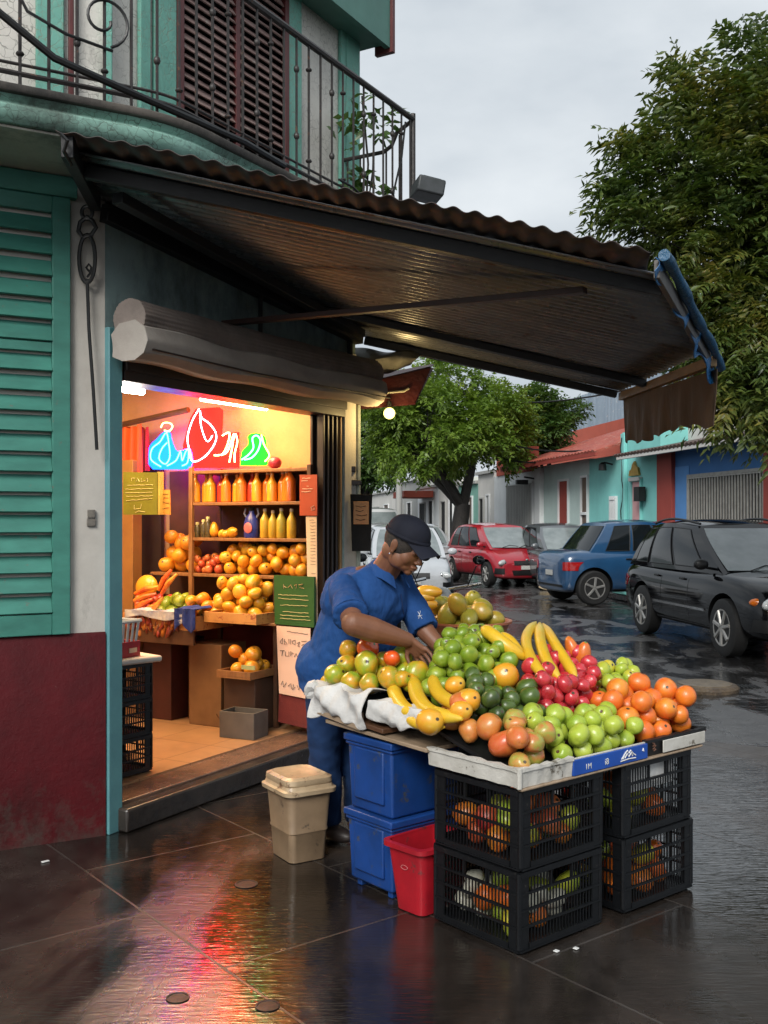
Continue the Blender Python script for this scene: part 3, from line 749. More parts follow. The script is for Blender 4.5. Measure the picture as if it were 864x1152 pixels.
for (x, y, z0, z1, mt) in ((SX-.012, 1.10, .14, 1.93, M_wood), (SX-.012, .085, 1.10, 1.92, M_wood2), (2.215, 1.10, .14, 1.93, M_wood2), (2.215, .085, .14, 1.92, M_wood2), (SX-.012, .36, .14, 1.16, M_wood2), (SX-.012, 1.47, .14, 1.16, M_wood2)):
    lbox('upright', (x, y, z0), (x+.03, y+.03, z1), mt, sf)
lbox('back_panel', (2.22, .09, .9), (2.238, 1.6, 1.92), pm('shelf_back', (.085, .035, .02), (.05, .022, .014), 6, .7), sf)
# added dark panel, its colour stands for the shade behind the shelf end
lbox('deep_shadow_panel', (2.19, 1.66, .98), (2.23, 3.2, 2.10), pm('shadow_backdrop', (.030, .016, .013), (.018, .010, .009), 6, .8), bld)
# ---- bottles
def bottle_proto(name, h, r, juice, cap, label, group, mat_cap=None, neck=.35):
    o = thing(name, label, 'bottle', group=group)
    m = MB(); m.lathe([(r*.86, 0), (r, .006), (r, h*.58), (r*.93, h*.64), (r*.55, h*.76), (r*neck, h*.84), (r*neck, h*.93)], 16); m.build('bottle_body', juice, o)
    m = MB(); m.lathe([(r*neck*1.18, h*.90), (r*neck*1.18, h*.985), (r*neck*.9, h)], 12); m.build('cap', cap, o)
    return o
def juice(name, c1, c2): 
    m = fruitmat(name, [c1, c2], .9, .16, None, 60, .5, None, .05); return m
J = [juice('juice_yellow', (.80, .42, .03), (.70, .30, .02)), juice('juice_orange', (.80, .24, .02), (.65, .15, .015)), juice('juice_red', (.55, .05, .02), (.42, .03, .015))]
Mcap = [pm('cap_orange', (.6, .25, .04), None, 9, .4), pm('cap_white', (.6, .52, .4), None, 9, .4), pm('cap_red', (.4, .04, .03), None, 9, .4)]
protos = [bottle_proto('juice_bottle', .205, .036, J[0], Mcap[0], 'yellow juice bottle on the upper shelf', 'yellow juice bottles'),
          bottle_proto('juice_bottle', .21, .037, J[1], Mcap[1], 'orange juice bottle on the upper shelf', 'orange juice bottles'),
          bottle_proto('juice_bottle', .20, .036, J[2], Mcap[2], 'red juice bottle on the upper shelf', 'red juice bottles')]
used = [False]*3
seq = [0, 0, 0, 2, 1, 0, 1, 2, 0, 1, 0, 1, 1]
random.seed(3)
px = 220
for i, kx in enumerate(seq):
    p = onx(220+i*8.6, 560, SX+.07); lp = W(p.x, p.y, SH[1])
    if i % 2: lp = W(p.x+.04, p.y, SH[1])
    if not used[kx]:
        protos[kx].location = lp; protos[kx].rotation_euler = (0, 0, random.random()*6); used[kx] = True
    else: dup(protos[kx], lp, random.random()*6, scale=random.uniform(.94, 1.05))
big = bottle_proto('juice_bottle', .235, .043, J[1], Mcap[0], 'wide orange juice bottle at the right end of the upper shelf', None)
p = onx(326, 560, SX+.07); big.location = W(p.x, p.y, SH[1])
# yellow squash shaped bottles and the blue pack
Msq = fruitmat('squash_yellow', [(.78, .52, .05), (.62, .40, .04), (.45, .42, .06)], 1.5, .35, (.35, .18, .02), 90, .3)
sq = bottle_proto('juice_bottle', .205, .034, Msq, Mcap[1], 'pale yellow bottle beside the blue pack on the second shelf', 'pale yellow bottles'); first = True
for pxx in (298, 307, 316.5, 328):
    p = onx(pxx, 600, SX+.07); lp = W(p.x, p.y, SH[2])
    if first: sq.location = lp; first = False
    else: dup(sq, lp, random.random()*6, scale=random.uniform(.9, 1.02))
p = onx(283, 600, SX+.06); bp = lthing('detergent_pack', 'blue plastic jug with pink oval label on the second shelf', 'jug', (p.x, p.y, SH[2]))
m = MB(); m.lathe([(.05, 0), (.056, .01), (.056, .10), (.045, .14), (.02, .17), (.018, .195)], 20, Matrix.Diagonal((.75, 1.05, 1, 1))); m.build('jug_body', pm('blue_plastic', (.03, .045, .30), (.02, .03, .2), 8, .3), bp)
m = MB(); m.lathe([(.022, .19), (.022, .212), (.018, .215)], 14); m.build('cap', M_dark, bp)
m = MB(); m.ell((-.042, .0, .07), (.006, .036, .038), 20, 10); m.build('oval_label', pm('pink_label', (.55, .16, .17), (.45, .10, .12), 12, .5), bp)
m = MB(); m.tube([(0, .035, .13), (0, .062, .17), (0, .05, .205)], .007, 6); m.tube([(0, -.035, .13), (0, -.062, .17), (0, -.05, .205)], .007, 6); m.build('handle', pm('blue_grey_plastic', (.18, .2, .3), None, 8, .4), bp)
# ---- neon on the top shelf
def stroke(name, pxs, c, e, par, x=SX+.02, r=.0045, closed=False):
    m = MB(BM); m.tube([onx(a, b, x) for a, b in pxs], r, 6, closed=closed); return m.build(name, emit('neon_'+name, c, e), par, True)
def ncurve(pts, n=6):
    P = [Vector(p) for p in pts]; out = []
    for i in range(len(P)-1):
        a, b, c, d = P[max(i-1, 0)], P[i], P[i+1], P[min(i+2, len(P)-1)]
        for j in range(n):
            t = j/n; out.append(.5*((2*b)+(-a+c)*t+(2*a-5*b+4*c-d)*t*t+(-a+3*b-3*c+d)*t**3))
    out.append(P[-1]); return [(p[0], p[1]) for p in out]
def plate(name, pxs, mat, par, x, th=.012):
    P = [onx(a, b, x) for a, b in pxs]; n = len(P)
    m = MB(BM); m.add([tuple(p) for p in P]+[(p.x+th, p.y, p.z) for p in P], [tuple(range(n)), tuple(range(n, 2*n))[::-1]]+[(i, (i+1) % n, (i+1) % n+n, i+n) for i in range(n)])
    return m.build(name, mat, par, True)
nb = lthing('neon_sign', 'blue neon sign shaped like a pear and a squiggle, leftmost on the top shelf', 'neon sign', tuple(onx(192, 528, SX+.03)))
plate('backing', ncurve([(167, 522), (168, 503), (176, 494), (184, 486), (190, 486), (193, 497), (199, 508), (213, 505), (214, 526), (190, 528), (172, 528)], 3), emit('blue_acrylic', (.001, .035, .9), 10), nb, SX+.04)
stroke('blue_tube', ncurve([(181, 525), (170, 517), (171, 505), (180, 497), (187, 487), (190, 500), (191, 514), (186, 522), (179, 516), (182, 505), (188, 498)]), (.05, .75, 1), 9, nb)
stroke('blue_tube', ncurve([(188, 524), (198, 518), (203, 508), (205, 518), (209, 508), (212, 507), (211, 520), (205, 524)]), (.05, .75, 1), 9, nb)
stroke('yellow_tube', ncurve([(181, 481), (184, 476), (191, 476), (194, 480), (190, 485), (185, 484)]), (1, .62, .12), 9, nb)
nr = lthing('neon_sign', 'glowing red neon panel with a white drop outline, tallest on the top shelf', 'neon sign', tuple(onx(228, 530, SX+.03)))
plate('backing', [(205, 527), (206, 500), (214, 470), (220, 460), (246, 458), (250, 461), (249, 488), (268, 486), (268, 526)], emit('red_acrylic', (1, .0012, .0008), 18), nr, SX+.055)
stroke('pink_tube', ncurve([(224, 460), (216, 474), (211, 492), (213, 506), (217, 519), (230, 514), (241, 500), (243, 488), (236, 477), (227, 470), (225, 462)]), (1, .30, .36), 12, nr, SX+.03)
stroke('pink_tube', ncurve([(225, 462), (226, 478), (231, 494), (235, 496), (239, 490)]), (1, .30, .36), 12, nr, SX+.03)
ny = lthing('neon_sign', 'small yellow zigzag neon sign between the red panel and the green one', 'neon sign', tuple(onx(255, 524, SX+.03)))
stroke('yellow_tube', ncurve([(250, 490), (258, 487), (256, 500), (250, 511), (241, 512), (255, 509), (263, 488), (261, 504), (258, 520)]), (1, .72, .25), 9, ny, SX+.03)
stroke('yellow_tube', ncurve([(265, 488), (267, 497), (264, 510), (264, 520)]), (1, .72, .25), 9, ny, SX+.03)
ng = lthing('neon_sign', 'green neon sign with a curled leaf shape beside the pink fruit', 'neon sign', tuple(onx(285, 525, SX+.03)))
plate('backing', ncurve([(270, 524), (272, 508), (279, 500), (279, 490), (288, 487), (297, 491), (300, 506), (303, 518), (298, 524)], 3), emit('green_acrylic', (.01, .7, .02), 1.5), ng, SX+.045)
stroke('green_tube', ncurve([(272, 517), (279, 512), (285, 504), (284, 493), (289, 490), (293, 496), (290, 507), (283, 515), (275, 517)]), (.10, 1, .45), 9, ng, SX+.03)
stroke('yellow_tube', ncurve([(294, 489), (297, 500), (303, 512), (298, 519)]), (1, .8, .15), 7, ng, SX+.03)
p = onx(309, 524, SX+.06); m = MB(BM); m.ell((p.x, p.y, 1.90+.042), (.045, .05, .042), 18, 12)
o = m.build('pink_fruit', fruitmat('pink_skin', [(.62, .05, .09), (.50, .04, .05)]), None, loc=W(p.x, p.y, 1.942)); tag(o, 'single pink fruit on the top shelf right of the green neon', 'fruit')
# ---- lamps in the shop
def tubelamp(name, pa_, pb_, r, mat, label):
    t = thing(name, label, 'tube light', (Vector(pa_)+Vector(pb_))/2)
    m = MB(); m.tube([pa_, pb_], r, 10); m.build('tube', mat, t, True)
    m = MB(); fm = frame_from(pa_, pb_); L = (Vector(pb_)-Vector(pa_)).length; m.b2((-.02, -.03, r+.002), (L+.02, .03, r+.03), fm); m.build('fitting', M_ceil, t, True, bevel=.004)
    return t
tubelamp('tube_light', at(226, 449, 6.45), at(300, 460, 6.9), .013, emit('warm_tube', (1, .70, .36), 20), 'long warm fluorescent tube just inside the shop door')
tubelamp('tube_light', at(131, 436, 5.55), at(160, 440, 5.75), .022, emit('white_tube', (.95, .92, .80), 26), 'short white fluorescent lamp at the left of the shop doorway')
m = MB(); m.tube([at(160, 435, 5.7), at(222, 447, 6.35)], .004, 6); o = m.build('pink_led_strip', emit('pink_led', (1, .10, .35), 1.6), None, loc=at(190, 441, 6.0)); tag(o, 'thin pink glowing strip between the two ceiling lamps', 'led strip')
lamp('AREA', W(1.35, .75, 2.62), 36, (1, .66, .32), 1.3, (0, 0, TH), .5, 'shop_fill_light')  # unseen area light added to strengthen the long tube
lamp('AREA', W(.5, 1.6, 2.7), 46, (1, .66, .33), 1.2, (0, 0, TH), 1.0, 'shop_fill_light')  # unseen area light added to brighten the rear of the shop
lamp('POINT', W(.55, .42, 2.05), 4, (1, .95, .85), .06, None, None, 'shop_fill_light')  # unseen point light added beside the short tube
lamp('POINT', at(438, 474, 7.05), 3.5, (1, .70, .28), .05, None, None, 'bulb_light')
# ---- hanging things, sign boards, posters
M_orcl = pm('orange_cloth', (.75, .12, .015), (.60, .08, .01), 5, .7, .1, .5, 14, stretch=(1, 1, .2), dist=.02)
M_rdcl = pm('red_cloth', (.35, .02, .015), (.25, .015, .012), 5, .7)
def cloth_hang(pxa, pxb, pya, pyb, x, mat, label, folds):
    a = onx(pxa, pya, x); b = onx(pxb, pya, x); zb = onx(pxa, pyb, x).z
    def f(u, v):
        y = a.y+(b.y-a.y)*u; z = a.z+(zb-a.z)*v-(.02*abs(math.sin(u*3)) if v == 0 else 0)
        return (x+.02*math.sin(u*folds*6.28+v), y, z), (1, 0, 0)
    m = MB(BM); m.sheet(f, 40, 8, .004); o = m.build('hanging_garment', mat, None, loc=W(x, (a.y+b.y)/2, a.z)); tag(o, label, 'garment')
cloth_hang(136, 159, 478, 532, 2.02, M_orcl, 'bright orange garment hanging above the olive notice', 3)
cloth_hang(159.5, 167, 480, 530, 2.06, M_rdcl, 'narrow dark red garment next to the orange one', 2)
m = MB(BM); m.tube([onx(136, 478, 2.0), onx(212, 461, 2.0)], .022, 6); o = m.build('clothes_rail', M_wood2, None, loc=W(2, 1.5, 2.2)); tag(o, 'dark sloping rail carrying the hanging garments', 'rail')
def board(name, label, cat, pxs, x, mat, lines, lcol, th=.02, lw=.0022, title=None, frame=None):
    o = lthing(name, label, cat, tuple(onx(pxs[0][0], pxs[2][1], x)))
    plate('panel', pxs, mat, o, x, th)
    if lines:
        m = MB(BM)
        for (x0, y0, x1, y1) in lines:
            n = max(3, int(abs(x1-x0)/2.2)); P = []
            for i in range(n+1):
                q = onx(x0+(x1-x0)*i/n, y0+(y1-y0)*i/n+random.uniform(-.35, .35), x-.003); P.append(q)
            m.tube(P, lw, 4)
        m.build('printed_lines', lcol, o, True)
    if title:
        rows = {}
        for pts in title: rows.setdefault(round(pts[0][1]/16), []).append(pts)
        for rw_ in rows.values():
            m = MB(BM)
            for pts in rw_: m.tube([onx(a, b, x-.003) for a, b in pts], lw*1.15, 4)
            m.build('heading', lcol if frame is None else frame, o, True)
    return o
random.seed(11)
M_olive = pm('olive_board', (.17, .17, .012), (.12, .12, .01), 5, .55)
M_cream2 = pm('cream_print', (.60, .55, .25), None, 30, .6)
board('notice_board', 'olive green notice board with pale lines of text at the shop left', 'notice', [(138.5, 531), (178, 531.5), (178, 579), (138.5, 579)], 1.70, M_olive,
      [(143, 546, 172, 545.5), (141, 550.5, 172, 550), (141, 554.5, 171, 554), (142, 558.5, 172, 558), (142, 563.5, 171, 561)], M_cream2, title=[[(148, 541), (148, 538), (152, 538)], [(153, 542), (155, 538), (157, 542)], [(159, 538), (159, 542), (163, 541)], [(164, 540), (166, 538), (166, 542)], [(151, 568), (151, 573), (158, 572), (159, 567)], [(152, 577), (156, 575), (163, 576)]])
m = MB(BM); a = onx(179, 531, 1.72); b = onx(182, 579, 1.72); m.b2((1.70, a.y, b.z), (1.74, b.y, a.z)); o = m.build('board_post', pm('yellow_wood', (.55, .36, .08), None, 9, .5), None, loc=W(1.72, a.y, b.z)); tag(o, 'thin yellow wooden post at the right edge of the olive notice', 'post')
board('price_card', 'small orange price card beside the olive notice', 'card', [(182.5, 551), (190.5, 551), (191.5, 579), (182.5, 579)], 1.74, pm('orange_price_card', (.62, .30, .06), (.5, .22, .04), 9, .5), [(184, 556, 189, 556), (184, 560, 189, 560.5), (184, 565, 190, 566), (184, 572, 190, 571)], M_dbrown, .008, .0018)
PX = 1.86
M_orp = pm('orange_red_poster', (.42, .065, .02), (.34, .05, .015), 6, .5)
board('wall_poster', 'orange red poster with small white print by the right jamb', 'poster', [(337, 534), (356.5, 534), (356.5, 580), (337, 580)], 1.84, M_orp, [(340, 538, 349, 538), (339, 541, 346, 541), (345, 547, 347, 547), (340, 550, 352, 550), (339, 553.5, 350, 553)], pm('white_print', (.7, .62, .5), None, 30, .6), .012, .0017, [[(350, 571), (353, 569), (354, 573), (351, 574), (350, 571)]])
M_paper = pm('warm_paper', (.72, .55, .38), (.64, .47, .32), 3, .75)
M_ink = pm('dark_ink', (.03, .02, .02), None, 30, .6)
board('paper_menu', 'tall narrow cream paper menu between the poster and the green board', 'menu', [(344, 581), (356, 581), (357, 700), (347, 700)], 1.85, M_paper, [(348, 585, 353, 585)]+[(349, 588+i*3.6, 355, 588+i*3.6) for i in range(14)]+[(350, 645+i*5, 355, 645+i*5) for i in range(9)], M_ink, .006, .0012)
M_green = pm('green_menu_board', (.028, .105, .020), (.02, .08, .016), 5, .5)
board('menu_board', 'dark green menu board with rows of pale text by the right jamb', 'menu board', [(308, 647), (353.5, 649), (353, 706), (309, 702)], 1.80, M_green,
      [(313, 669, 346, 670.5), (313, 673, 347, 675.5), (315, 680.5, 346, 682), (318, 688, 347, 690), (315, 692, 348, 694), (315, 695.5, 349, 698)], M_cream2, .02, .0018,
      [[(319, 657), (319, 662), (322, 661), (319, 659)], [(324, 661), (327, 658), (329, 662)], [(331, 659), (334, 657), (333, 662)], [(336, 658), (341, 657), (337, 661), (342, 662)]], pm('peach_print', (.65, .42, .22), None, 30, .6))
board('handwritten_paper', 'large pinkish paper with handwritten dark writing below the green board', 'poster', [(311, 704), (349, 707), (349, 787), (314, 780)], 1.80, pm('pink_paper', (.74, .50, .38), (.66, .43, .32), 3, .75), [(323, 710, 346, 713.5), (339, 722, 345, 721), (339, 726, 346, 724.5)], M_ink, .006, .0017,
      [[(315, 722), (318, 718), (318, 724), (315, 723)], [(320, 719), (320, 725), (323, 724), (320, 721)], [(325, 719), (325, 724)], [(327, 719), (327, 725)], [(329, 721), (332, 720), (332, 725), (329, 724), (329, 721)], [(334, 724), (337, 722), (335, 727), (337, 727)],
       [(315, 732), (320, 732)], [(318, 732), (317, 738)], [(321, 733), (321, 738), (325, 738), (325, 733)], [(327, 738), (327, 733), (330, 735), (327, 736)], [(331, 739), (333, 735), (335, 740)], [(337, 742), (340, 738), (343, 743), (338, 748), (344, 750), (340, 753)], [(338, 736), (345, 741)], [(337, 745), (347, 747)],
       [(316, 770), (318, 766), (319, 773), (322, 768)], [(324, 772), (327, 769), (328, 775)], [(330, 770), (329, 776), (332, 773)], [(334, 771), (336, 776), (338, 770)], [(340, 776), (342, 771), (343, 777)], [(345, 772), (347, 777)]])
board('painted_panel', 'dark red painted panel standing under the handwritten paper', 'panel', [(314, 781), (355, 789), (355, 822), (313, 812)], 1.815, M_inred, None, None, .02)
# ---- small notice on ceiling beams
lbox('ceiling_beam', (.6, .9, 2.44), (2.2, .98, 2.54), M_wood2, bld)
# ---- lower display: trays, boxes
M_tray = pm('orange_tray_print', (.60, .30, .09), (.46, .20, .06), 7, .6, wear=(.30, .07, .03), wscale=20, wamt=.56)
M_card = pm('brown_cardboard', (.21, .11, .045), (.15, .075, .03), 5, .7)
M_dbox = pm('dark_red_box', (.065, .014, .010), (.045, .01, .008), 6, .6)
def opentray(name, label, x0, x1, y0, y1, z0, h, mat, th=.012, flare=.0, cat='tray'):
    o = lthing(name, label, cat, ((x0+x1)/2, (y0+y1)/2, z0))
    hx, hy = (x1-x0)/2, (y1-y0)/2
    m = MB(); m.b2((-hx, -hy, 0), (hx, hy, th)); m.build('base', mat, o)
    for nme, a, b in (('side', (-hx, -hy, th), (-hx+th, hy, h)), ('side', (hx-th, -hy, th), (hx, hy, h)), ('side', (-hx+th, -hy, th), (hx-th, -hy+th, h)), ('side', (-hx+th, hy-th, th), (hx-th, hy, h))):
        m = MB(); m.b2(a, b); m.build(nme, mat, o, bevel=.002)
    return o
t1 = opentray('fruit_tray', 'printed orange tray heaped with yellow mangos on the lower shelf', 1.66, 2.0, .36, .80, .86, .07, M_tray)
t2 = opentray('fruit_tray', 'wide orange printed tray hanging with dark skewered fruit, left of the mango tray', 1.60, 2.0, .82, 1.48, .80, .10, M_tray)
t3 = opentray('fruit_tray', 'small brown tray of oranges near the floor of the shelf', 1.62, 2.0, .38, .66, .50, .05, M_wood)
lbox('table_apron', (1.60, .84, .70), (1.62, 1.55, .80), M_wood2, sf)
def solid(name, label, cat, p0, p1, mat, bevel=.004):
    c = [(a+b)/2 for a, b in zip(p0, p1)]
    m = MB(BM); m.b2(p0, p1); o = m.build(name, mat, None, bevel=bevel, loc=W(c[0], c[1], min(p0[2], p1[2]))); return tag(o, label, cat)
cb = solid('cardboard_box', 'tall plain brown cardboard box standing under the mango tray', 'box', (1.72, .70, .141), (2.0, .98, .70), M_card)
solid('dark_crate', 'dark red brown crate standing at the back under the long tray', 'crate', (1.74, 1.16, .141), (2.1, 1.42, .70), M_dbox)
solid('brown_box', 'brown box standing left of the dark red crate in the shop', 'box', (1.70, 1.44, .141), (1.98, 1.60, .70), M_card)
solid('box_shelf', 'dark box carrying the small tray of oranges', 'box', (1.70, .40, .141), (2.0, .66, .49), pm('dark_brown_box', (.07, .035, .02), (.05, .025, .015), 5, .6))
gb = lthing('grey_bin', 'open grey cardboard bin standing on the shop floor under the oranges', 'bin', (1.58, .40, .141), rz=.1)
m = MB()
for a, b in (((-.09, -.13, 0), (.09, .13, .008)), ((-.09, -.13, .008), (-.082, .13, .17)), ((.082, -.13, .008), (.09, .13, .17)), ((-.082, -.13, .008), (.082, -.122, .17)), ((-.082, .122, .008), (.082, .13, .17))): m.b2(a, b)
m.build('bin_body', pm('grey_card', (.12, .105, .09), (.085, .075, .065), 5, .7), gb, bevel=.002)
m = MB(); m.tube([(-.095, .13, .12), (-.12, .135, .16)], .004, 4); m.build('torn_flap', M_card, gb)
# cloths over the long tray
M_wc = pm('white_blue_cloth', (.62, .60, .58), (.25, .28, .45), 12, .8, .1, .5, 16, dist=.02)
M_bc = pm('blue_cloth', (.02, .045, .26), (.012, .03, .17), 12, .75, .1, .6, 16, dist=.02, wear=(.5, .5, .55), wscale=9, wamt=.62)
def drape(name, label, cat, y0, y1, x, z, drop, mat):
    def f(u, v):
        y = y0+(y1-y0)*u; a = v*1.4
        if a < .5: p = (x+.16-(a/.5)*.18, y, z+.012*math.sin(u*11))
        else: p = (x-.02-.012*math.sin(u*15), y, z-(a-.5)/.9*drop*(1+.25*math.sin(u*7)))
        return p, (-.7, 0, .7)
    m = MB(BM); m.sheet(f, 36, 14, .005); o = m.build(name, mat, None, loc=W(x, (y0+y1)/2, z)); tag(o, label, cat)
drape('white_cloth', 'crumpled white cloth draped over the long tray in the shop', 'cloth', .98, 1.42, 1.585, .925, .05, M_wc)
drape('blue_cloth', 'dark blue striped cloth draped between the long tray and the mango tray', 'cloth', .80, .975, 1.59, .95, .13, M_bc)
# counter at the left, crates with white board by the jamb
solid('shop_counter', 'orange topped counter at the back left of the shop', 'counter', (1.25, 1.95, .141), (2.1, 2.6, .86), pm('counter_brown', (.12, .075, .05), (.08, .05, .035), 5, .6))
m = MB(BM); m.b2((1.20, 1.90, .861), (2.15, 2.65, .90)); o = m.build('counter_top', pm('orange_top', (.55, .19, .04), (.42, .13, .03), 5, .5), None, bevel=.006, loc=W(1.2, 1.9, .86)); tag(o, 'bright orange slab lying on the back left counter', 'counter top')
o = solid('yellow_post', 'upright yellow brown post behind the olive notice', 'post', (1.95, 1.72, .14), (2.05, 1.84, 2.0), pm('yellow_brown_post', (.36, .18, .05), (.28, .13, .04), 6, .6))

# ================================================================== CRATES (prototype built once per size)
M_crate = pm('black_crate_plastic', (.0055, .0065, .008), (.0035, .004, .005), 14, .42, .12, .3, 90, wear=(.05, .045, .04), wscale=22, wamt=.64, spec=.35)
def make_crate(L, Wd, H, label, group=None, hb=4, cat='crate', mat=M_crate):
    """open lattice crate: origin at the bottom centre"""
    o = thing('plastic_crate', label, cat, group=group)
    hx, hy = L/2, Wd/2; th = .010
    for sx in (-1, 1):
        for sy in (-1, 1):
            m = MB(); m.b2((sx*hx, sy*hy, .004), (sx*(hx-.050), sy*(hy-th), H)); m.b2((sx*hx, sy*(hy-th), .004), (sx*(hx-th), sy*(hy-.050), H))
            m.tube([(sx*(hx-.004), sy*(hy-.004), .012), (sx*(hx-.004), sy*(hy-.004), H-.004)], .010, 8); m.build('corner_post', mat, o)
    def side(ax, sgn, half, dist, name):
        m = MB()
        def bx(u0, u1, z0, z1, d0_, d1_):
            if ax == 'x': m.b2((u0, sgn*(dist-d0_), z0), (u1, sgn*(dist-d1_), z1))
            else: m.b2((sgn*(dist-d0_), u0, z0), (sgn*(dist-d1_), u1, z1))
        u = half-.051
        bx(-half+.004, half-.004, H-.020, H, -.009, .012); bx(-u, u, .004, .026, -.004, .011)
        bx(-half+.004, half-.004, 0, .006, -.006, .014)
        zs = [.026+(H-.046)*i/hb for i in range(1, hb)]
        for z in zs: bx(-half+.002, half-.002, z-.004, z+.004, -.005, .006)
        nb = int(2*u/.0165)
        ztop = zs[-1]+.004 if True else H
        for i in range(nb+1):
            uu = -u+2*u*i/nb
            hand = abs(uu) < .055
            bx(uu-.0021, uu+.0021, .026, zs[-1] if hand else H-.020, .001, .0055)
        bx(-.062, -.055, zs[-1], H-.02, -.003, .008); bx(.055, .062, zs[-1], H-.02, -.003, .008)
        return m.build(name, mat, o)
    side('x', -1, hx, hy, 'lattice_side'); side('x', 1, hx, hy, 'lattice_side')
    side('y', -1, hy, hx, 'lattice_side'); side('y', 1, hy, hx, 'lattice_side')
    m = MB(); m.b2((-hx+.01, -hy+.01, .006), (hx-.01, hy-.01, .012))
    for sx in (-1, 1):
        for sy in (-1, 1): m.b2((sx*(hx-.012), sy*(hy-.012), -.010), (sx*(hx-.06), sy*(hy-.06), .006))
    m.build('crate_base', mat, o)
    return o
# stack inside the door (narrow crates)
c0 = make_crate(.34, .26, .20, 'lowest black crate of the stack inside the shop door', 'black crates stacked inside the door', 3)
cp = W(.42, .42, .151)
c0.location = cp; c0.rotation_euler = (0, 0, TH-.06)
dup(c0, cp+Vector((0, 0, .203)), TH-.05, 'middle black crate of the stack inside the shop door')
dup(c0, cp+Vector((.0, 0, .406)), TH-.07, 'top black crate of the stack inside the shop door, under the white board')
m = MB(); m.b2((-.19, -.15, 0), (.20, .15, .035)); o = m.build('white_board', pm('white_melamine', (.68, .66, .60), (.55, .53, .48), 6, .5), None, bevel=.012)
o.location = W(.43, .40, .760); o.rotation_euler = (0, 0, TH-.25); tag(o, 'thick white board on top of the black crates inside the door', 'board')
o = opentray('red_box', 'small open red box on the white board inside the door', .29, .51, .30, .50, .796, .085, pm('red_plastic', (.42, .012, .018), (.33, .01, .015), 6, .4), .006, cat='box')
m = MB(BM); m.b2((.42, .296, .82), (.48, .2995, .845)); m.build('paper_label', M_paper, o, True)
bk = lthing('slatted_basket', 'pale blue slatted plastic basket standing in the red box', 'basket', (.40, .40, .803))
M_bask = pm('pale_blue_plastic', (.50, .58, .64), (.40, .48, .55), 8, .4)
m = MB()
m.b2((-.085, -.085, 0), (.085, .085, .008)); 
for i in range(24):
    a = 2*math.pi*i/24
m.build('basket_base', M_bask, bk)
for sgn, ax in ((-1, 0), (1, 0), (-1, 1), (1, 1)):
    m = MB()
    for i in range(6):
        u = -.078+.156*i/5
        a = (u, sgn*.083, .005) if ax == 0 else (sgn*.083, u, .005); b = (u*1.2, sgn*.103, .19) if ax == 0 else (sgn*.103, u*1.2, .19)
        m.tube([a, b], .009 if i in (0, 5) else .0075, 4)
    a = (-.108, sgn*.106, .19) if ax == 0 else (sgn*.106, -.108, .19); b = (.108, sgn*.106, .19) if ax == 0 else (sgn*.106, .108, .19)
    m.tube([a, b], .010, 6); m.build('slatted_side', M_bask, bk)
# ================================================================== FRUIT
def fruit_mesh(name, r, el=1.0, dim=.12, lump=.03, n=20, m=14, seed=0, taper=0.0, lobes=0, bend=0.0, mat=None):
    rnd = random.Random(seed); ph = [rnd.random()*6.3 for _ in range(6)]
    vs = []; fs = []
    for i in range(m+1):
        th = math.pi*i/m; z = -math.cos(th); rr = max(1e-4, math.sin(th))
        if z > 0: z2 = z-dim*math.exp(-(rr/.30)**2)
        else: z2 = z+dim*.5*math.exp(-(rr/.25)**2)
        for k in range(n):
            a = 2*math.pi*k/n
            s = 1+lump*(math.sin(2*a+ph[0])*rr+.7*math.sin(3*a+ph[1]+z*2)*rr+.8*math.sin(a+ph[2]+z*3)*rr)
            if lobes: s += .035*math.cos(lobes*a)*rr*(1+z)*.5
            tp_ = 1-taper*z
            x = rr*s*tp_*math.cos(a)+bend*(z*z)
            vs.append((r*x, r*rr*s*tp_*math.sin(a), r*el*z2*(1+lump*.6*math.sin(ph[3]+a))))
    for i in range(m):
        for k in range(n):
            l = (k+1) % n; fs.append((i*n+k, i*n+l, (i+1)*n+l, (i+1)*n+k))
    me = bpy.data.meshes.new(name); me.from_pydata(vs, [], fs); me.materials.append(mat)
    me.polygons.foreach_set('use_smooth', [True]*len(fs)); me.update(); return me
FM = {}
def kind(key, name, label, group, r, el, dim, lump, mat, nv=3, **kw):
    FM[key] = dict(name=name, label=label, group=group, r=r, el=el, me=[fruit_mesh(name, r, el, dim, lump, seed=i*7+len(FM), mat=mat, **kw) for i in range(nv)], cat=name.replace('_', ' '))
def put(key, p, rot=None, sc=1.0, label=None, group=None):
    k = FM[key]; o = bpy.data.objects.new(k['name'], random.choice(k['me'])); COL.objects.link(o)
    o.location = p; o.scale = (sc*random.uniform(.93, 1.05), sc*random.uniform(.95, 1.06), sc*random.uniform(.93, 1.08))
    o.rotation_euler = rot if rot is not None else (random.uniform(-1.3, 1.3), random.uniform(-1.3, 1.3), random.random()*6.3)
    tag(o, label or k['label'], k['cat'], group if group is not None else k['group']); return o
brown = (.07, .045, .02)
F_lime = fruitmat('lime_skin', [(.25, .34, .022), (.16, .26, .014), (.36, .42, .04)], 1.6, .33, (.12, .19, .02), 85, .2, brown)
F_avo = fruitmat('avocado_skin', [(.045, .085, .014), (.08, .13, .022), (.035, .06, .014)], 2, .3, None, 90, .35, brown, .3)
F_gapple = fruitmat('green_apple_skin', [(.32, .44, .03), (.44, .52, .06), (.25, .38, .025)], 1.4, .30, (.50, .58, .16), 95, .28, (.10, .05, .02))
F_mango = fruitmat('blush_mango_skin', [(.52, .34, .05), (.60, .20, .05), (.34, .36, .06), (.56, .12, .04)], 1.5, .30, (.60, .42, .14), 80, .35, brown)
F_mango2 = fruitmat('red_mango_skin', [(.62, .11, .03), (.60, .20, .04), (.55, .26, .05)], 1.5, .30, (.62, .34, .10), 80, .35, brown)
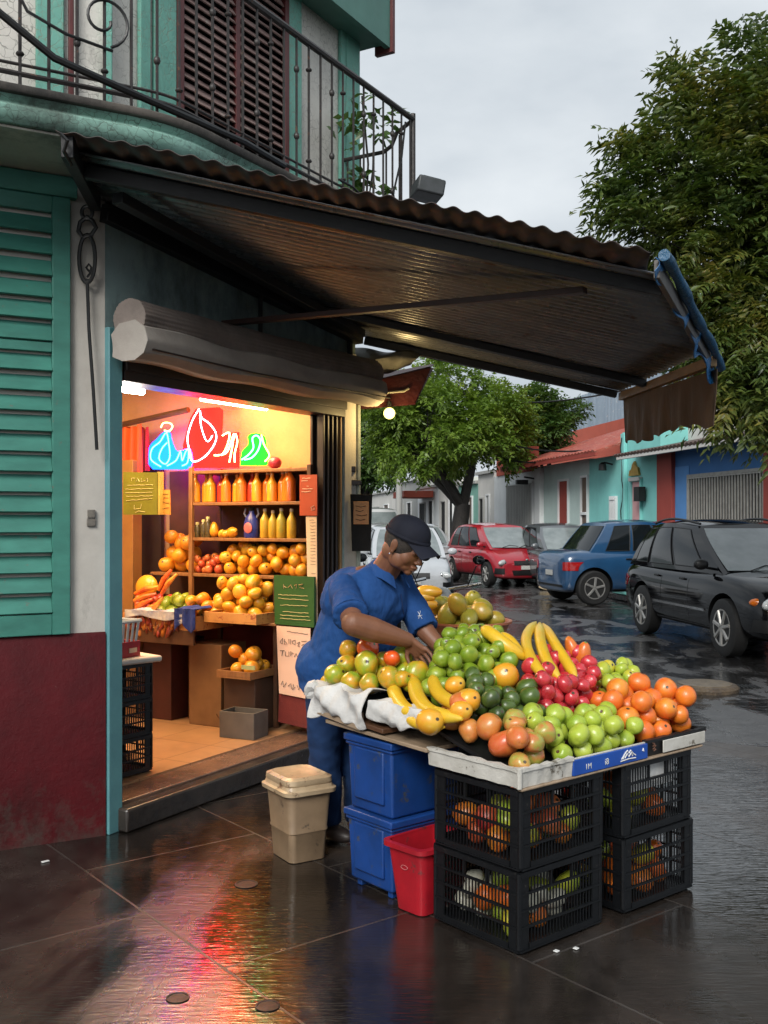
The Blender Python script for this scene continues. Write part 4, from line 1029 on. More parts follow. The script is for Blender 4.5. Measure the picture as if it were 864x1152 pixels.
F_yg = fruitmat('yellow_green_skin', [(.50, .52, .05), (.36, .48, .05), (.62, .50, .04)], 1.3, .26, None, 80, .4, brown)
F_plum = fruitmat('red_plum_skin', [(.48, .010, .022), (.60, .035, .045), (.36, .007, .014)], 1.4, .20, (.66, .22, .24), 60, .5, brown)
F_orange = fruitmat('orange_skin', [(.80, .23, .02), (.74, .15, .02), (.82, .30, .03)], 1.2, .32, None, 80, .35, brown, .5, co=5)
F_mixed = fruitmat('guava_skin', [(.60, .44, .02), (.26, .38, .02), (.68, .32, .015), (.20, .32, .02)], 1.1, .28, (.5, .22, .04), 50, .4, brown)
F_tom = fruitmat('tomato_skin', [(.85, .13, .015), (.80, .085, .012)], 1.1, .22, None, 50, .5, (.12, .2, .03))
F_olive = fruitmat('olive_mango_skin', [(.36, .30, .035), (.26, .25, .03), (.46, .28, .03)], 1.2, .32, (.5, .25, .04), 60, .3, brown)
F_ban = fruitmat('banana_skin', [(.78, .50, .03), (.74, .44, .02), (.70, .52, .05)], 1.2, .38, (.35, .18, .03), 130, .15)
F_ylw = fruitmat('yellow_mango_skin', [(.78, .44, .03), (.80, .34, .02), (.72, .48, .05)], 1.1, .3, (.66, .28, .03), 70, .35, brown)
F_shorg = fruitmat('shelf_orange_skin', [(.78, .30, .02), (.80, .38, .03), (.76, .24, .02)], 1.1, .35, None, 70, .3, brown)
F_shred = fruitmat('shelf_red_skin', [(.48, .03, .03), (.60, .12, .04), (.62, .26, .06)], 1.1, .35, None, 70, .3, brown)
F_white = fruitmat('pale_onion_skin', [(.62, .60, .50), (.50, .50, .40)], 1.1, .4, None, 70, .2)
kind('lime', 'lime', 'green lime in the tall heap by the vendor hand', 'limes heaped by the hand of the vendor', .0345, 1.14, .10, .06, F_lime, 4)
kind('avo', 'avocado', 'dark green avocado in front of the lime heap', 'avocados in front of the limes', .035, 1.15, .05, .05, F_avo)
kind('gapple', 'green_apple', 'bright green apple behind the blue strip of the front tray', 'green apples in the front tray', .0405, 1.06, .16, .06, F_gapple, 4, lobes=5)
kind('mango', 'blush_mango', 'yellow and pink mango behind the white corner of the front tray', 'blush mangos at the front corner', .043, 1.16, .08, .08, F_mango, 4)
kind('mango2', 'blush_mango', 'deeper orange red mango among the paler ones at the front corner', 'orange red mangos at the front corner', .046, 1.14, .08, .07, F_mango2, 3)
kind('yg', 'guava', 'yellow green guava between the red plums and the oranges', 'guavas between plums and oranges', .034, 1.08, .12, .06, F_yg)
kind('plum', 'red_plum', 'shiny pinkish red plum in the middle of the stand', 'red plums in the middle of the stand', .033, 1.15, .10, .07, F_plum, 4)
kind('orange', 'orange', 'large orange at the right end of the stand', 'oranges at the right end of the stand', .048, .98, .08, .03, F_orange, 3)
kind('mixed', 'guava', 'green and yellow guava in the left tray with white cloth', 'guavas in the left tray', .047, .98, .10, .05, F_mixed, 4, lobes=5)
kind('tom', 'tomato', 'orange red tomato on top of the left guava pile', None, .056, .88, .10, .03, F_tom, 1)
kind('olive', 'olive_mango', 'olive yellow mango in the round basin behind the stand', 'mangos in the basin behind the stand', .052, 1.28, .03, .05, F_olive, 4)
kind('ylw', 'yellow_mango', 'round yellow mango beside the bananas at the left of the stand', 'yellow mangos beside the bananas', .050, 1.12, .04, .05, F_ylw, 3)
kind('shorg', 'shelf_orange', 'large orange on the third shelf, far left heap', 'oranges at the left of the third shelf', .058, 1.0, .05, .03, F_shorg, 3)
kind('shred', 'small_red_fruit', 'small red fruit on the third shelf between orange heaps', 'small red fruit on the third shelf', .030, 1.05, .05, .04, F_shred, 3)
kind('shylw', 'yellow_mango', 'yellow mango in the big heap on the third shelf', 'yellow mangos on the third shelf', .042, 1.15, .04, .05, F_ylw, 3)
kind('trylw', 'yellow_mango', 'yellow mango heaped in the printed tray inside the shop', 'yellow mangos in the printed tray', .045, 1.30, .04, .06, F_ylw, 3)
kind('cr_g', 'green_fruit', 'green fruit seen through the bars of a black crate', 'green fruit inside the black crates', .042, 1.4, .05, .05, F_yg, 2)
kind('cr_o', 'orange_fruit', 'orange fruit seen through the bars of a black crate', 'orange fruit inside the black crates', .046, 1.3, .05, .05, F_orange, 2)
kind('cr_r', 'red_fruit', 'red fruit seen through the bars of the front upper crate', 'red fruit inside the front upper crate', .042, 1.2, .05, .05, F_shred, 2)
kind('cr_w', 'pale_onion', 'pale onion inside the front lower crate', 'pale onions inside the front lower crate', .033, 1.3, .05, .05, F_white, 2)

SPH = []
def inpoly(p, P):
    c = False; n = len(P)
    for i in range(n):
        a, b = P[i], P[(i+1) % n]
        if (a[1] > p[1]) != (b[1] > p[1]) and p[0] < (b[0]-a[0])*(p[1]-a[1])/(b[1]-a[1])+a[0]: c = not c
    return c
def heap(keys, P, base, n, shrink=.35, tries=90, fit=.90, jig=.06, labels=None, rotf=None, up=0.0, hmax=9, smin=None):
    cx = sum(p[0] for p in P)/len(P); cy = sum(p[1] for p in P)/len(P); out = []
    x0, x1 = min(p[0] for p in P), max(p[0] for p in P); y0, y1 = min(p[1] for p in P), max(p[1] for p in P)
    for i in range(n):
        key = keys[i % len(keys)] if isinstance(keys, list) else keys
        sc = random.uniform(.86, 1.10); r = FM[key]['r']*sc*(1+(FM[key]['el']-1)*.4)*fit
        best = None; sh = 1-shrink*(i/n)
        for _ in range(tries):
            x = random.uniform(x0, x1); y = random.uniform(y0, y1)
            if not inpoly((x, y), P): continue
            x = cx+(x-cx)*sh; y = cy+(y-cy)*sh; b = base(x, y); z = b+r
            if smin is not None and (sof(x, y) < smin+r or rof(x, y) < r+.004 or rof(x, y) > 1.15-r): continue
            for (sx, sy, sz, sr) in SPH:
                d2 = (x-sx)**2+(y-sy)**2; R2 = (r+sr)**2
                if d2 < R2: z = max(z, sz+math.sqrt(R2-d2))
            s = z-b-up*y
            if best is None or s < best[0]: best = (s, x, y, z)
        if best is None: continue
        if best[0] > hmax: continue
        _, x, y, z = best; SPH.append((x, y, z, r)); out.append((x, y, z))
        put(key, (x, y, z), rotf() if rotf else None, sc)
    return out

# ================================================================== STAND
C0 = Vector((.479, 3.623)); RR = Vector((.766, .643)); LL = Vector((-.643, .766)); RA = math.atan2(.643, .766)
SM = Matrix.Translation((C0.x, C0.y, 0)) @ rotz(RA)      # local x = r (front right edge), y = s (left edge going back)
def S(r, s, z): return SM @ Vector((r, s, z))
def sthing(name, label, cat, p, group=None, rz=0): return thing(name, label, cat, group=group, mat=SM @ T(*p) @ rotz(rz))
def spx(px, py, a=.70, b=.30):
    n = (py-HY)/F; k = (px-CX)/F; Y = (1.55-a+b*2.467)/(n+b*(.766-.643*k)); return Vector((k*Y, Y, 1.55-n*Y))
def sof(x, y): return -.643*(x-.479)+.766*(y-3.623)
def rof(x, y): return .766*(x-.479)+.643*(y-3.623)
# four crates under the front trays
cr = make_crate(.46, .44, .285, 'front lower black crate at the nearest corner of the stand', 'black crates under the stand', 4)
def placecr(o, r, s, z, rz=0): o.location = S(r, s, z); o.rotation_euler = (0, 0, RA+rz)
placecr(cr, .23, .22, .012)
dup(cr, S(.235, .22, .302), RA+.008, 'front upper black crate holding red and orange fruit')
dup(cr, S(.83, .215, .012), RA-.012, 'right lower black crate full of orange fruit')
dup(cr, S(.825, .22, .302), RA+.005, 'right upper black crate with yellow fruit and white card')
random.seed(21)
def incrate(r, s, z, keys, n, hx=.165, hy=.155):
    P = [S(r-hx, s-hy, 0), S(r+hx, s-hy, 0), S(r+hx, s+hy, 0), S(r-hx, s+hy, 0)]
    heap(keys, [(p.x, p.y) for p in P], lambda x, y: z, n, .1, hmax=.15)
incrate(.23, .22, .028, ['cr_w', 'cr_g', 'cr_w', 'cr_o', 'cr_g', 'cr_w'], 34)
incrate(.235, .22, .318, ['cr_r', 'cr_o', 'cr_g', 'cr_r', 'cr_g', 'cr_o'], 26)
incrate(.83, .215, .028, ['cr_o', 'cr_o', 'cr_o', 'cr_g'], 26)
incrate(.825, .22, .318, ['cr_g', 'cr_g', 'cr_o'], 15)
m = MB(SM); m.b2((.66, .028, .46), (.98, .032, .575)); o = m.build('white_card', pm('white_card', (.70, .70, .68), (.5, .5, .5), 30, .6), None, loc=S(.8, .03, .5)); tag(o, 'white card tucked behind the bars of the right upper crate', 'card')
SPH = []
# timber slat, trays
M_pale = pm('pale_timber', (.34, .25, .17), (.24, .17, .11), 9, .6, .1, .3, 50, stretch=(4, 1, 1))
M_styro = pm('dirty_polystyrene', (.62, .60, .55), (.45, .43, .38), 9, .6, .1, .5, 70, wear=(.16, .14, .11), wscale=13, wamt=.60, dist=.004)
M_blue = pm('blue_print', (.015, .085, .42), (.012, .065, .33), 12, .4)
M_white = pm('white_print', (.75, .75, .73), (.62, .62, .6), 30, .5)
M_bplas = pm('black_plastic', (.006, .006, .0065), (.004, .004, .0045), 12, .5)
def sbox(name, p0, p1, mat, par=None, bevel=.004):
    m = MB(SM); m.b2(p0, p1)
    if par: return m.build(name, mat, par, True, bevel=bevel)
    c = S((p0[0]+p1[0])/2, (p0[1]+p1[1])/2, min(p0[2], p1[2])); return m.build(name, mat, None, bevel=bevel, loc=c)
st = sthing('display_board', 'dark timber display board sloping up under the heaps of fruit', 'display board', (.5, .6, .6))
m = MB(SM)
m.add([(0.02, .0, .598), (1.13, .0, .598), (1.18, 1.16, .93), (.33, 1.16, .93), (.33, .86, .845), (.02, .44, .72), (0.02, .0, .612), (1.13, .0, .612), (1.18, 1.16, .944), (.33, 1.16, .944), (.33, .86, .859), (.02, .44, .734)],
      [(5, 4, 3, 2, 1, 0), (6, 7, 8, 9, 10, 11), (0, 1, 7, 6), (1, 2, 8, 7), (2, 3, 9, 8), (3, 4, 10, 9), (4, 5, 11, 10), (5, 0, 6, 11)])
m.build('board_top', M_bplas, st, True)
for r_, s_ in ((1.12, 1.08), (.40, 1.10), (1.10, .52)): sbox('leg', (r_-.02, s_-.02, 0), (r_+.02, s_+.02, .60+.27*s_-.03), M_dbrown, st)
sbox('front_slat', (-.01, -.022, .590), (1.12, .0, .600), M_pale, st)
# front trays: polystyrene corner tray, blue printed strip, dark tray with white label
def wall_tray(o, r0, r1, s0, s1, z0, z1, mat, sides='fblr', th=.014, lip=.008):
    # sloped walls with a rim
    parts = {'f': ((r0, s0), (r1, s0), (0, -1)), 'r': ((r1, s0), (r1, s1), (1, 0)), 'b': ((r1, s1), (r0, s1), (0, 1)), 'l': ((r0, s1), (r0, s0), (-1, 0))}
    for c in sides:
        a, b, nrm = parts[c]; m = MB(SM)
        def pt(q, off, z, wob=0): return (q[0]+nrm[0]*off, q[1]+nrm[1]*off, z)
        N_ = 14; rows = []
        for i in range(N_+1):
            q = (a[0]+(b[0]-a[0])*i/N_, a[1]+(b[1]-a[1])*i/N_); w_ = .0025*math.sin(i*1.9+r0*9)+.0015*math.sin(i*4.1)
            rows += [pt(q, 0+w_, z0), pt(q, .006+w_, z1-.014), pt(q, .006+lip+w_, z1-.012), pt(q, .006+lip+w_, z1+w_), pt(q, -th, z1+w_), pt(q, -th, z0)]
        fs = []
        for i in range(N_):
            for k_ in range(6): fs.append((i*6+k_, i*6+(k_+1) % 6, (i+1)*6+(k_+1) % 6, (i+1)*6+k_))
        fs.append(tuple(range(6))); fs.append(tuple(N_*6+k_ for k_ in range(6))[::-1])
        m.add(rows, fs); m.build({'f': 'front_wall', 'r': 'right_wall', 'b': 'back_wall', 'l': 'left_wall'}[c], mat, o, True)
ty = sthing('polystyrene_tray', 'dirty white polystyrene tray at the nearest corner of the stand', 'tray', (.13, .2, .60))
wall_tray(ty, -.012, .268, -.012, .46, .601, .672, M_styro, 'fl', .012, .006)
m = MB(SM); m.tube([(-.014, -.014, .602), (-.018, -.018, .674)], .010, 8); m.build('corner_bead', M_styro, ty, True)
tb = sthing('fruit_tray', 'tray with a blue printed front strip holding the green apples', 'tray', (.5, .0, .60))
sbox('blue_strip', (.270, -.024, .602), (.726, -.014, .660), M_blue, tb, .002)
sbox('inner_wall', (.270, -.0135, .602), (.726, -.004, .664), M_styro, tb, .002)
def text(s, size, M, mat, par, name='lettering', ext=.0006):
    cu = bpy.data.curves.new(name, 'FONT'); cu.body = s; cu.size = size; cu.extrude = ext
    o = bpy.data.objects.new(name, cu); COL.objects.link(o); bpy.context.view_layer.update()
    me = bpy.data.meshes.new_from_object(o.evaluated_get(bpy.context.evaluated_depsgraph_get())); bpy.data.objects.remove(o)
    me.materials.clear(); me.materials.append(mat); me.transform(par.matrix_basis.inverted() @ M)
    q = bpy.data.objects.new(name, me); COL.objects.link(q); q.parent = par; return q
TF = SM @ T(0, -.0255, 0) @ Matrix.Rotation(R(90), 4, 'X')
text('1M', .030, TF @ T(.335, .617, 0), M_white, tb); text('i8', .034, TF @ T(.452, .617, 0), M_white, tb)
m = MB(SM)
for P in ([(.55, .615), (.60, .618), (.645, .616)], [(.555, .622), (.58, .645), (.592, .652), (.60, .640), (.612, .650), (.63, .634), (.645, .626)], [(.575, .624), (.59, .640), (.60, .626), (.615, .640), (.625, .626)], [(.565, .622), (.57, .634)], [(.690, .636), (.694, .645), (.698, .634)]):
    m.tube([(a, -.0255, z) for a, z in P], .0028, 5)
m.build('emblem', M_white, tb, True)
td = sthing('orange_tray', 'black tray with a blank white label under the oranges', 'tray', (.93, 0, .60))
wall_tray(td, .730, 1.145, -.006, .44, .601, .668, M_bplas, 'fr', .012, .004)
sbox('white_label', (.835, -.022, .606), (1.135, -.0175, .656), M_styro, td, .002)
m = MB(SM)
for i in range(9): m.tube([(.775+.008*math.sin(i*2.1), -.0175, .622+.004*i), (.785+.006*math.cos(i*1.3), -.0175, .626+.003*i)], .0022, 4)
m.build('rust_mark', pm('rust_mark', (.16, .07, .04), None, 30, .6), td, True)
# left part: timber wedge, black banana crate, tray with white cloth
sbx = sthing('timber_plank', 'pale timber plank wedged between the blue boxes and the black banana crate', 'plank', (.1, .8, .66))
m = MB(SM)
def slab(m, q0, q1, th, r0, r1, mi=0):
    (s0, z0), (s1, z1) = q0, q1
    m.add([(r0, s0, z0), (r1, s0, z0), (r1, s1, z1), (r0, s1, z1), (r0, s0, z0+th), (r1, s0, z0+th), (r1, s1, z1+th), (r0, s1, z1+th)], [(3, 2, 1, 0), (4, 5, 6, 7), (0, 1, 5, 4), (1, 2, 6, 5), (2, 3, 7, 6), (3, 0, 4, 7)], None, mi)
slab(m, (.45, .650), (1.10, .668), .016, -.035, .34); m.build('lower_plank', M_pale, sbx, True, bevel=.003)
m = MB(SM); slab(m, (.70, .684), (1.19, .715), .020, -.045, .32); m.build('upper_plank', M_wood2, sbx, True, bevel=.003)
m = MB(SM); m.add([(-.05, .84, .676), (-.05, 1.16, .706), (-.05, .84, .75), (-.03, .84, .676), (-.03, 1.16, .706), (-.03, .84, .75)], [(0, 1, 2), (5, 4, 3), (0, 2, 5, 3), (0, 3, 4, 1), (1, 4, 5, 2)]); m.build('wedge', M_pale, sbx, True)
bc = make_crate(.36, .30, .085, 'shallow black crate lined with cloth holding the bananas', None, 3)
bc.matrix_basis = SM @ T(.185, .645, .708) @ rotz(R(90)) @ Matrix.Rotation(R(4), 4, 'Y')
lt = sthing('guava_tray', 'shallow black tray of guavas wrapped in white cloth at the left end', 'tray', (.16, 1.01, .74))
sbox('tray_base', (-.01, .845, .740), (.33, 1.17, .750), M_bplas, lt); sbox('tray_side', (-.015, .845, .750), (-.003, 1.17, .815), M_bplas, lt); sbox('tray_side', (-.003, 1.16, .750), (.33, 1.17, .815), M_bplas, lt); sbox('tray_side', (.322, .845, .750), (.33, 1.16, .815), M_bplas, lt)
M_cloth = pm('wet_white_cloth', (.66, .65, .63), (.52, .51, .49), 6, .75, .1, .6, 25, dist=.012)
def clothf(s0, s1, rr0, ztop, drop, seed, wave=.014):
    def f(u, v):
        s = s0+(s1-s0)*u; t = v*1.0
        wob = .5*wave*math.sin(u*11+seed+v*4)+.3*wave*math.sin(u*29+seed*2-v*7)+.6*wave*math.sin(v*8+u*9)
        if t < .3: q = t/.3; r = rr0+.10*(1-q); z = ztop-.02*(1-q)+.010*math.sin(u*13+seed)
        else: q = (t-.3)/.7; r = rr0-.012-.02*math.sin(q*2.5)+wob; z = ztop-q*drop*(1+.12*math.sin(u*7+seed)+.04*math.sin(u*23))
        p = SM @ Vector((r-(.01 if t >= .3 else 0), s, z+wob*.5)); return p, (-.5, -.5, .6)
    return f
m = MB(); m.sheet(clothf(.80, 1.185, -.022, .838, .135, 1.0), 60, 18, .005); o = m.build('white_cloth', M_cloth, None, loc=S(0, 1, .8)); tag(o, 'wet white cloth folded over the edge of the guava tray', 'cloth')
def endc(u, v):
    r = -.03+.34*u; q = v; wob = .012*math.sin(u*15)+.008*math.sin(v*9+u*4)
    return SM @ Vector((r, 1.165+.02*math.sin(q*2.4)+wob*.6, .83-.10*q*(1+.2*math.sin(u*8)))), (0, 1, .2)
m = MB(); m.tube([S(-.035+.02*math.sin(a*1.3), 1.185+.022*math.sin(a*2), .80+.022*math.cos(a*2.2)) for a in [i*.35 for i in range(20)]], [.022+.006*math.sin(i) for i in range(20)], 8); o = m.build('knotted_cloth', M_cloth, None, loc=S(-.03, 1.2, .8)); tag(o, 'knotted end of white cloth at the left corner of the guava tray', 'cloth')
m = MB(); m.sheet(clothf(.47, .80, -.005, .812, .085, 4.0, .010), 50, 16, .005); o = m.build('crate_liner', M_cloth, None, loc=S(0, .65, .8)); tag(o, 'white liner cloth hanging over the shallow banana crate', 'cloth')
m = MB(SM)
def lin(u, v): return (.01+.34*u, .50+.31*v, .735+.008*math.sin(u*12+v*7)+.006*math.sin(v*19)), (0, 0, 1)
m.sheet(lin, 20, 20, .003); o = m.build('crate_lining', M_cloth, None, loc=S(.2, .6, .74)); tag(o, 'white cloth lining inside the banana crate under the bananas', 'cloth')
# guavas in the left tray (explicit places, nearest row first)
random.seed(5)
GV = [(377, 759, 4.46, 1.0, 'mixed'), (395, 767, 4.40, 1.0, 'mixed'), (416, 769, 4.34, .98, 'mixed'), (438, 762, 4.30, 1.12, 'mixed'), (390, 748, 4.52, 1.0, 'mixed'), (413, 747, 4.44, 1.2, 'mixed'), (431, 742, 4.50, .85, 'mixed'), (392, 731, 4.60, .98, 'mixed'), (414, 729, 4.54, 1.0, 'tom'), (452, 740, 4.50, 1.15, 'mixed'), (469, 757, 4.32, 1.15, 'mixed'), (453, 764, 4.26, .8, 'mixed'), (370, 768, 4.56, .9, 'mixed'), (405, 760, 4.55, 1, 'mixed'), (430, 760, 4.48, 1.0, 'mixed'), (455, 757, 4.45, 1.0, 'mixed'), (462, 768, 4.28, .9, 'mixed')]
for a, b, Y, sc, kx in GV:
    p = at(a, b, Y); put(kx, p, None, sc); SPH.append((p.x, p.y, p.z, .045*sc))
p = at(441, 741, 4.42); put('tom', p, None, .72, 'smaller red tomato tucked between the guavas near the hand')
# bananas
def banana(pts, r, label, group=None, name='banana', mat=None):
    P = [Vector(p) for p in pts]; Q = []
    for i in range(len(P)-1):
        a, b, c, d = P[max(i-1, 0)], P[i], P[i+1], P[min(i+2, len(P)-1)]
        for j in range(7):
            t = j/7; Q.append(.5*((2*b)+(-a+c)*t+(2*a-5*b+4*c-d)*t*t+(-a+3*b-3*c+d)*t**3))
    Q.append(P[-1]); n = len(Q); rs = []
    for i in range(n):
        t = i/(n-1); rs.append(r*max(.22, min(1, (t/.16)**.75 if t < .16 else 1))*max(.2, min(1, ((1-t)/.22)**.6 if t > .78 else 1)))
    m = MB(); c = sum(Q, Vector())/n; m.tube([q-c for q in Q], rs, 14)
    mat2 = pm('banana_tip', (.05, .035, .015), None, 30, .6) if 'banana_tip' not in bpy.data.materials else bpy.data.materials['banana_tip']
    o = thing(name, label, name, c, 0, group) 
    b_ = m.build('peel', mat or F_ban, o, sharp=60)
    m = MB(); d = (Q[0]-Q[1]).normalized(); m.tube([Q[0]-c-d*.002, Q[0]-c+d*.018], [r*.25, r*.19], 8); m.build('stem', mat2, o)
    return o
def sb_(px, py, a=.76):
    a = a+.035; b = .50; n = (py-HY)/F; k = (px-CX)/F; Y = (1.55-a+2.6965*b)/(n+b*(.766*k+.643)); return Vector((k*Y, Y, 1.55-n*Y))
banana([sb_(441, 764), sb_(445, 782), sb_(456, 798), sb_(474, 806)], .0300, 'leftmost thick yellow banana in the lined crate', name='banana')
banana([sb_(465, 762, .78), sb_(470, 784, .77), sb_(486, 802, .77), sb_(520, 809, .77)], .0310, 'longest yellow banana curving across the middle of the crate')
banana([sb_(486, 760, .78), sb_(492, 778, .78), sb_(506, 789, .78), sb_(524, 793, .78)], .0280, 'upper yellow banana beside the round yellow mango')
banana([sb_(452, 802, .74), sb_(470, 814, .74), sb_(500, 818, .74)], .022, 'thin yellow banana half hidden under the others')
for (a, b, sc, lb) in ((484, 812, 1.0, 'yellow mango with a brown stem at the front of the banana crate'), (512, 771, .82, 'small round yellow fruit above the banana ends'), (526, 788, 1.0, 'yellow mango at the right end of the banana crate'), (519, 800, .8, 'yellow mango under the longest banana')):
    p = sb_(a, b, .775); put('ylw', p, (R(70), 0, R(30)), sc, lb, ''); SPH.append((p.x, p.y, p.z, .045*sc))
# heaps on the board
def rs_(r0, r1, s0, s1): return [tuple(S(r_, s_, 0).xy) for r_, s_ in ((r0, s0), (r1, s0), (r1, s1), (r0, s1))]
def B_(x, y):
    s = sof(x, y); return .618+.285*max(0, s)
def reg(pts, a=.70): return [tuple(spx(x, y, a).xy) for x, y in pts]
random.seed(31)
heap('orange', rs_(.74, 1.14, .02, .28), B_, 34, .25, smin=.0, hmax=.17)
heap('avo', reg([(530, 774), (560, 786), (596, 788), (612, 802), (566, 808), (534, 796)], .71), B_, 70, .10, hmax=.16)
heap('lime', reg([(478, 762), (486, 738), (520, 716), (570, 728), (592, 770), (560, 778), (496, 774)], .72), B_, 130, .34, hmax=.23)
heap('plum', reg([(588, 774), (604, 750), (656, 752), (680, 780), (650, 794), (596, 794)], .72), B_, 120, .18, hmax=.20)
heap('yg', reg([(664, 786), (680, 760), (712, 758), (728, 780), (700, 794)], .71), B_, 60, .15, hmax=.17)
heap('gapple', rs_(.27, .80, .02, .36), B_, 100, .04, smin=.0, hmax=.125)
for r_, s_, dz in ((.052, .300, 0), (.054, .400, 0), (.060, .352, .082), (.100, .445, .02)):
    p = S(r_, s_, .618+.285*s_+.046+dz); put('mango2', p, None, .95); SPH.append((p.x, p.y, p.z, .043))
heap(['mango', 'mango', 'mango2'], rs_(.0, .30, .02, .40), B_, 80, .04, smin=.0, hmax=.13)
banana([spx(603, 700, .82), spx(592, 718, .83), spx(598, 742, .82), spx(618, 768, .80)], .024, 'left one of the three upright bananas at the back of the stand', 'upright bananas')
banana([spx(607, 701, .83), spx(608, 722, .84), spx(616, 746, .82), spx(630, 764, .80)], .025, 'middle one of the three upright bananas at the back of the stand', 'upright bananas')
banana([spx(611, 702, .82), spx(624, 724, .84), spx(638, 746, .82), spx(648, 762, .80)], .024, 'right one of the three upright bananas at the back of the stand', 'upright bananas')
banana([spx(542, 706, .86), spx(556, 716, .86), spx(572, 728, .84), spx(592, 742, .80)], .030, 'long yellow banana lying behind the limes')
banana([spx(562, 716, .84), spx(574, 722, .84), spx(588, 742, .80)], .026, 'short yellow banana between the limes and the upright bananas')
p = spx(568, 760, .76); put('ylw', p, (R(60), 0, 0), 1.1, 'big yellow mango between the limes and the plums', '')
F_pep = fruitmat('papaya_skin', [(.72, .13, .02), (.66, .20, .03)], 1.2, .25, None, 60, .45, (.2, .25, .04))
kind('pap', 'papaya', 'papaya', None, .040, 1.75, .02, .03, F_pep, 2, taper=.2)
put('pap', spx(656, 737, .80), (R(15), R(8), 0), .95, 'upright orange papaya right of the bananas', '')
put('pap', spx(643, 728, .82), (R(-10), R(-20), 0), .8, 'red papaya leaning against the bananas', '')
put('pap', spx(664, 758, .74), (R(75), 0, R(70)), .9, 'salmon papaya lying behind the plums', '')
m = MB(); m.ell((0, 0, 0), (.022, .013, .010), 10, 6); o = m.build('plastic_scrap', M_white, None); o.location = spx(545, 763, .78); tag(o, 'crumpled white plastic scrap between limes and avocados', 'scrap')
# basin behind
bs = thing('basin', 'round orange basin of mangos standing behind the stand', 'basin', at(522, 700, 5.35))
zb = bs.location.z
m = MB(); m.lathe([(.19, -.13), (.235, -.01), (.250, .0), (.252, .012), (.240, .012), (.225, -.01), (.18, -.11), (.001, -.11)], 36); m.build('basin_wall', pm('orange_pink_plastic', (.52, .17, .08), (.42, .13, .06), 8, .4), bs)
dr = thing('drum', 'black drum carrying the orange basin behind the stand', 'drum', (bs.location.x, bs.location.y, 0))
m = MB(); m.lathe([(.21, 0), (.22, .02), (.215, .3), (.225, .31), (.215, .33), (.215, .6), (.225, .61), (.215, .63), (.22, zb-.14), (.20, zb-.132)], 36); m.build('drum_shell', M_bplas, dr)
SPH2 = SPH; SPH = []
random.seed(41)
P = [(bs.location.x+.185*math.cos(a), bs.location.y+.185*math.sin(a)) for a in [i*math.pi/8 for i in range(16)]]
heap('olive', P, lambda x, y: zb-.10, 44, .30, hmax=.22)
kind('pyel', 'papaya', 'yellow orange papaya at the left of the basin', 'papayas at the left of the basin', .042, 1.9, .02, .03, F_ylw, 2, taper=.2)
for a, b in ((474, 672), (483, 666), (478, 680)): put('pyel', at(a, b, 5.2), (R(90), 0, R(random.uniform(60, 100))), .9)
SPH = SPH2
# ------------------------------------------------------------------ blue boxes, red tub, tan bin
M_bbox = pm('blue_box_plastic', (.010, .055, .24), (.006, .036, .15), 5, .42, .14, .3, 24, wear=(.05, .06, .08), wscale=11, wamt=.60)
def bluebox(z0, h, label, grow=0.0):
    o = sthing('storage_box', label, 'storage box', (.18, .825, z0), 'blue storage boxes')
    hx, hy = .195, .145; m = MB()
    m.box((0, 0, h/2-.01), (2*hx, 2*hy, h-.02), taper=.94); m.build('box_body', M_bbox, o, bevel=.012, bseg=3)
    for i, sx in enumerate((-1, 1)):
        m = MB(); m.box((sx*(hx-.004), 0, h*.5), (.016, 2*hy-.10, h-.10)); m.build('side_rib', M_bbox, o, bevel=.006)
    m = MB(); m.box((0, 0, h-.016), (2*hx+.026, 2*hy+.026, .030)); m.box((0, 0, h-.040), (2*hx+.012, 2*hy+.012, .014)); m.build('lid', M_bbox, o, bevel=.006, bseg=3)
    return o
b1 = bluebox(.03, .30, 'lower blue storage box at the left end of the stand')
for sx in (-1, 1):
    for sy in (-1, 1):
        m = MB(); m.box((sx*.15, sy*.10, -.014), (.03, .03, .03)); m.build('foot', M_bbox, b1, bevel=.004)
b2 = bluebox(.332, .315, 'upper blue storage box stacked right under the timber plank')
m = MB(); m.box((-.197, .02, .07), (.002, .026, .018)); m.build('sticker', pm('pink_sticker', (.6, .25, .2), (.5, .5, .5), 60, .5), b2)
tub = sthing('red_tub', 'open red plastic tub between the blue boxes and the front crates', 'tub', (.09, .565, 0.0), rz=.05)
M_rtub = pm('red_tub_plastic', (.42, .012, .022), (.26, .008, .016), 5, .38, .12, .2, 30, wear=(.14, .03, .03), wscale=14, wamt=.60)
m = MB(); pr = []
def rrect(hx, hy, rad, z, n=5):
    out = []
    for (cx, cy, a0) in ((hx-rad, hy-rad, 0), (-hx+rad, hy-rad, 90), (-hx+rad, -hy+rad, 180), (hx-rad, -hy+rad, 270)):
        for i in range(n+1): a = R(a0+90*i/n); out.append((cx+rad*math.cos(a), cy+rad*math.sin(a), z))
    return out
def tubmesh(prof, m, mi=0):
    rings = [rrect(*p) for p in prof]; n = len(rings[0]); vs = [v for r in rings for v in r]; fs = []
    for i in range(len(rings)-1):
        for k in range(n): fs.append((i*n+k, i*n+(k+1) % n, (i+1)*n+(k+1) % n, (i+1)*n+k))
    fs.append(tuple(range(n))[::-1]); fs.append(tuple((len(rings)-1)*n+k for k in range(n)))
    m.add(vs, fs, None, mi, True)
tubmesh([(.125, .082, .03, .004), (.150, .102, .035, .262)], m); 
rings = [(.150, .102, .035, .262), (.156, .108, .036, .265)]
m = MB(); tubmesh([(.120, .076, .03, .004), (.150, .104, .035, .266), (.146, .100, .035, .266), (.118, .074, .028, .02)], m); m.build('tub_wall', M_rtub, tub)
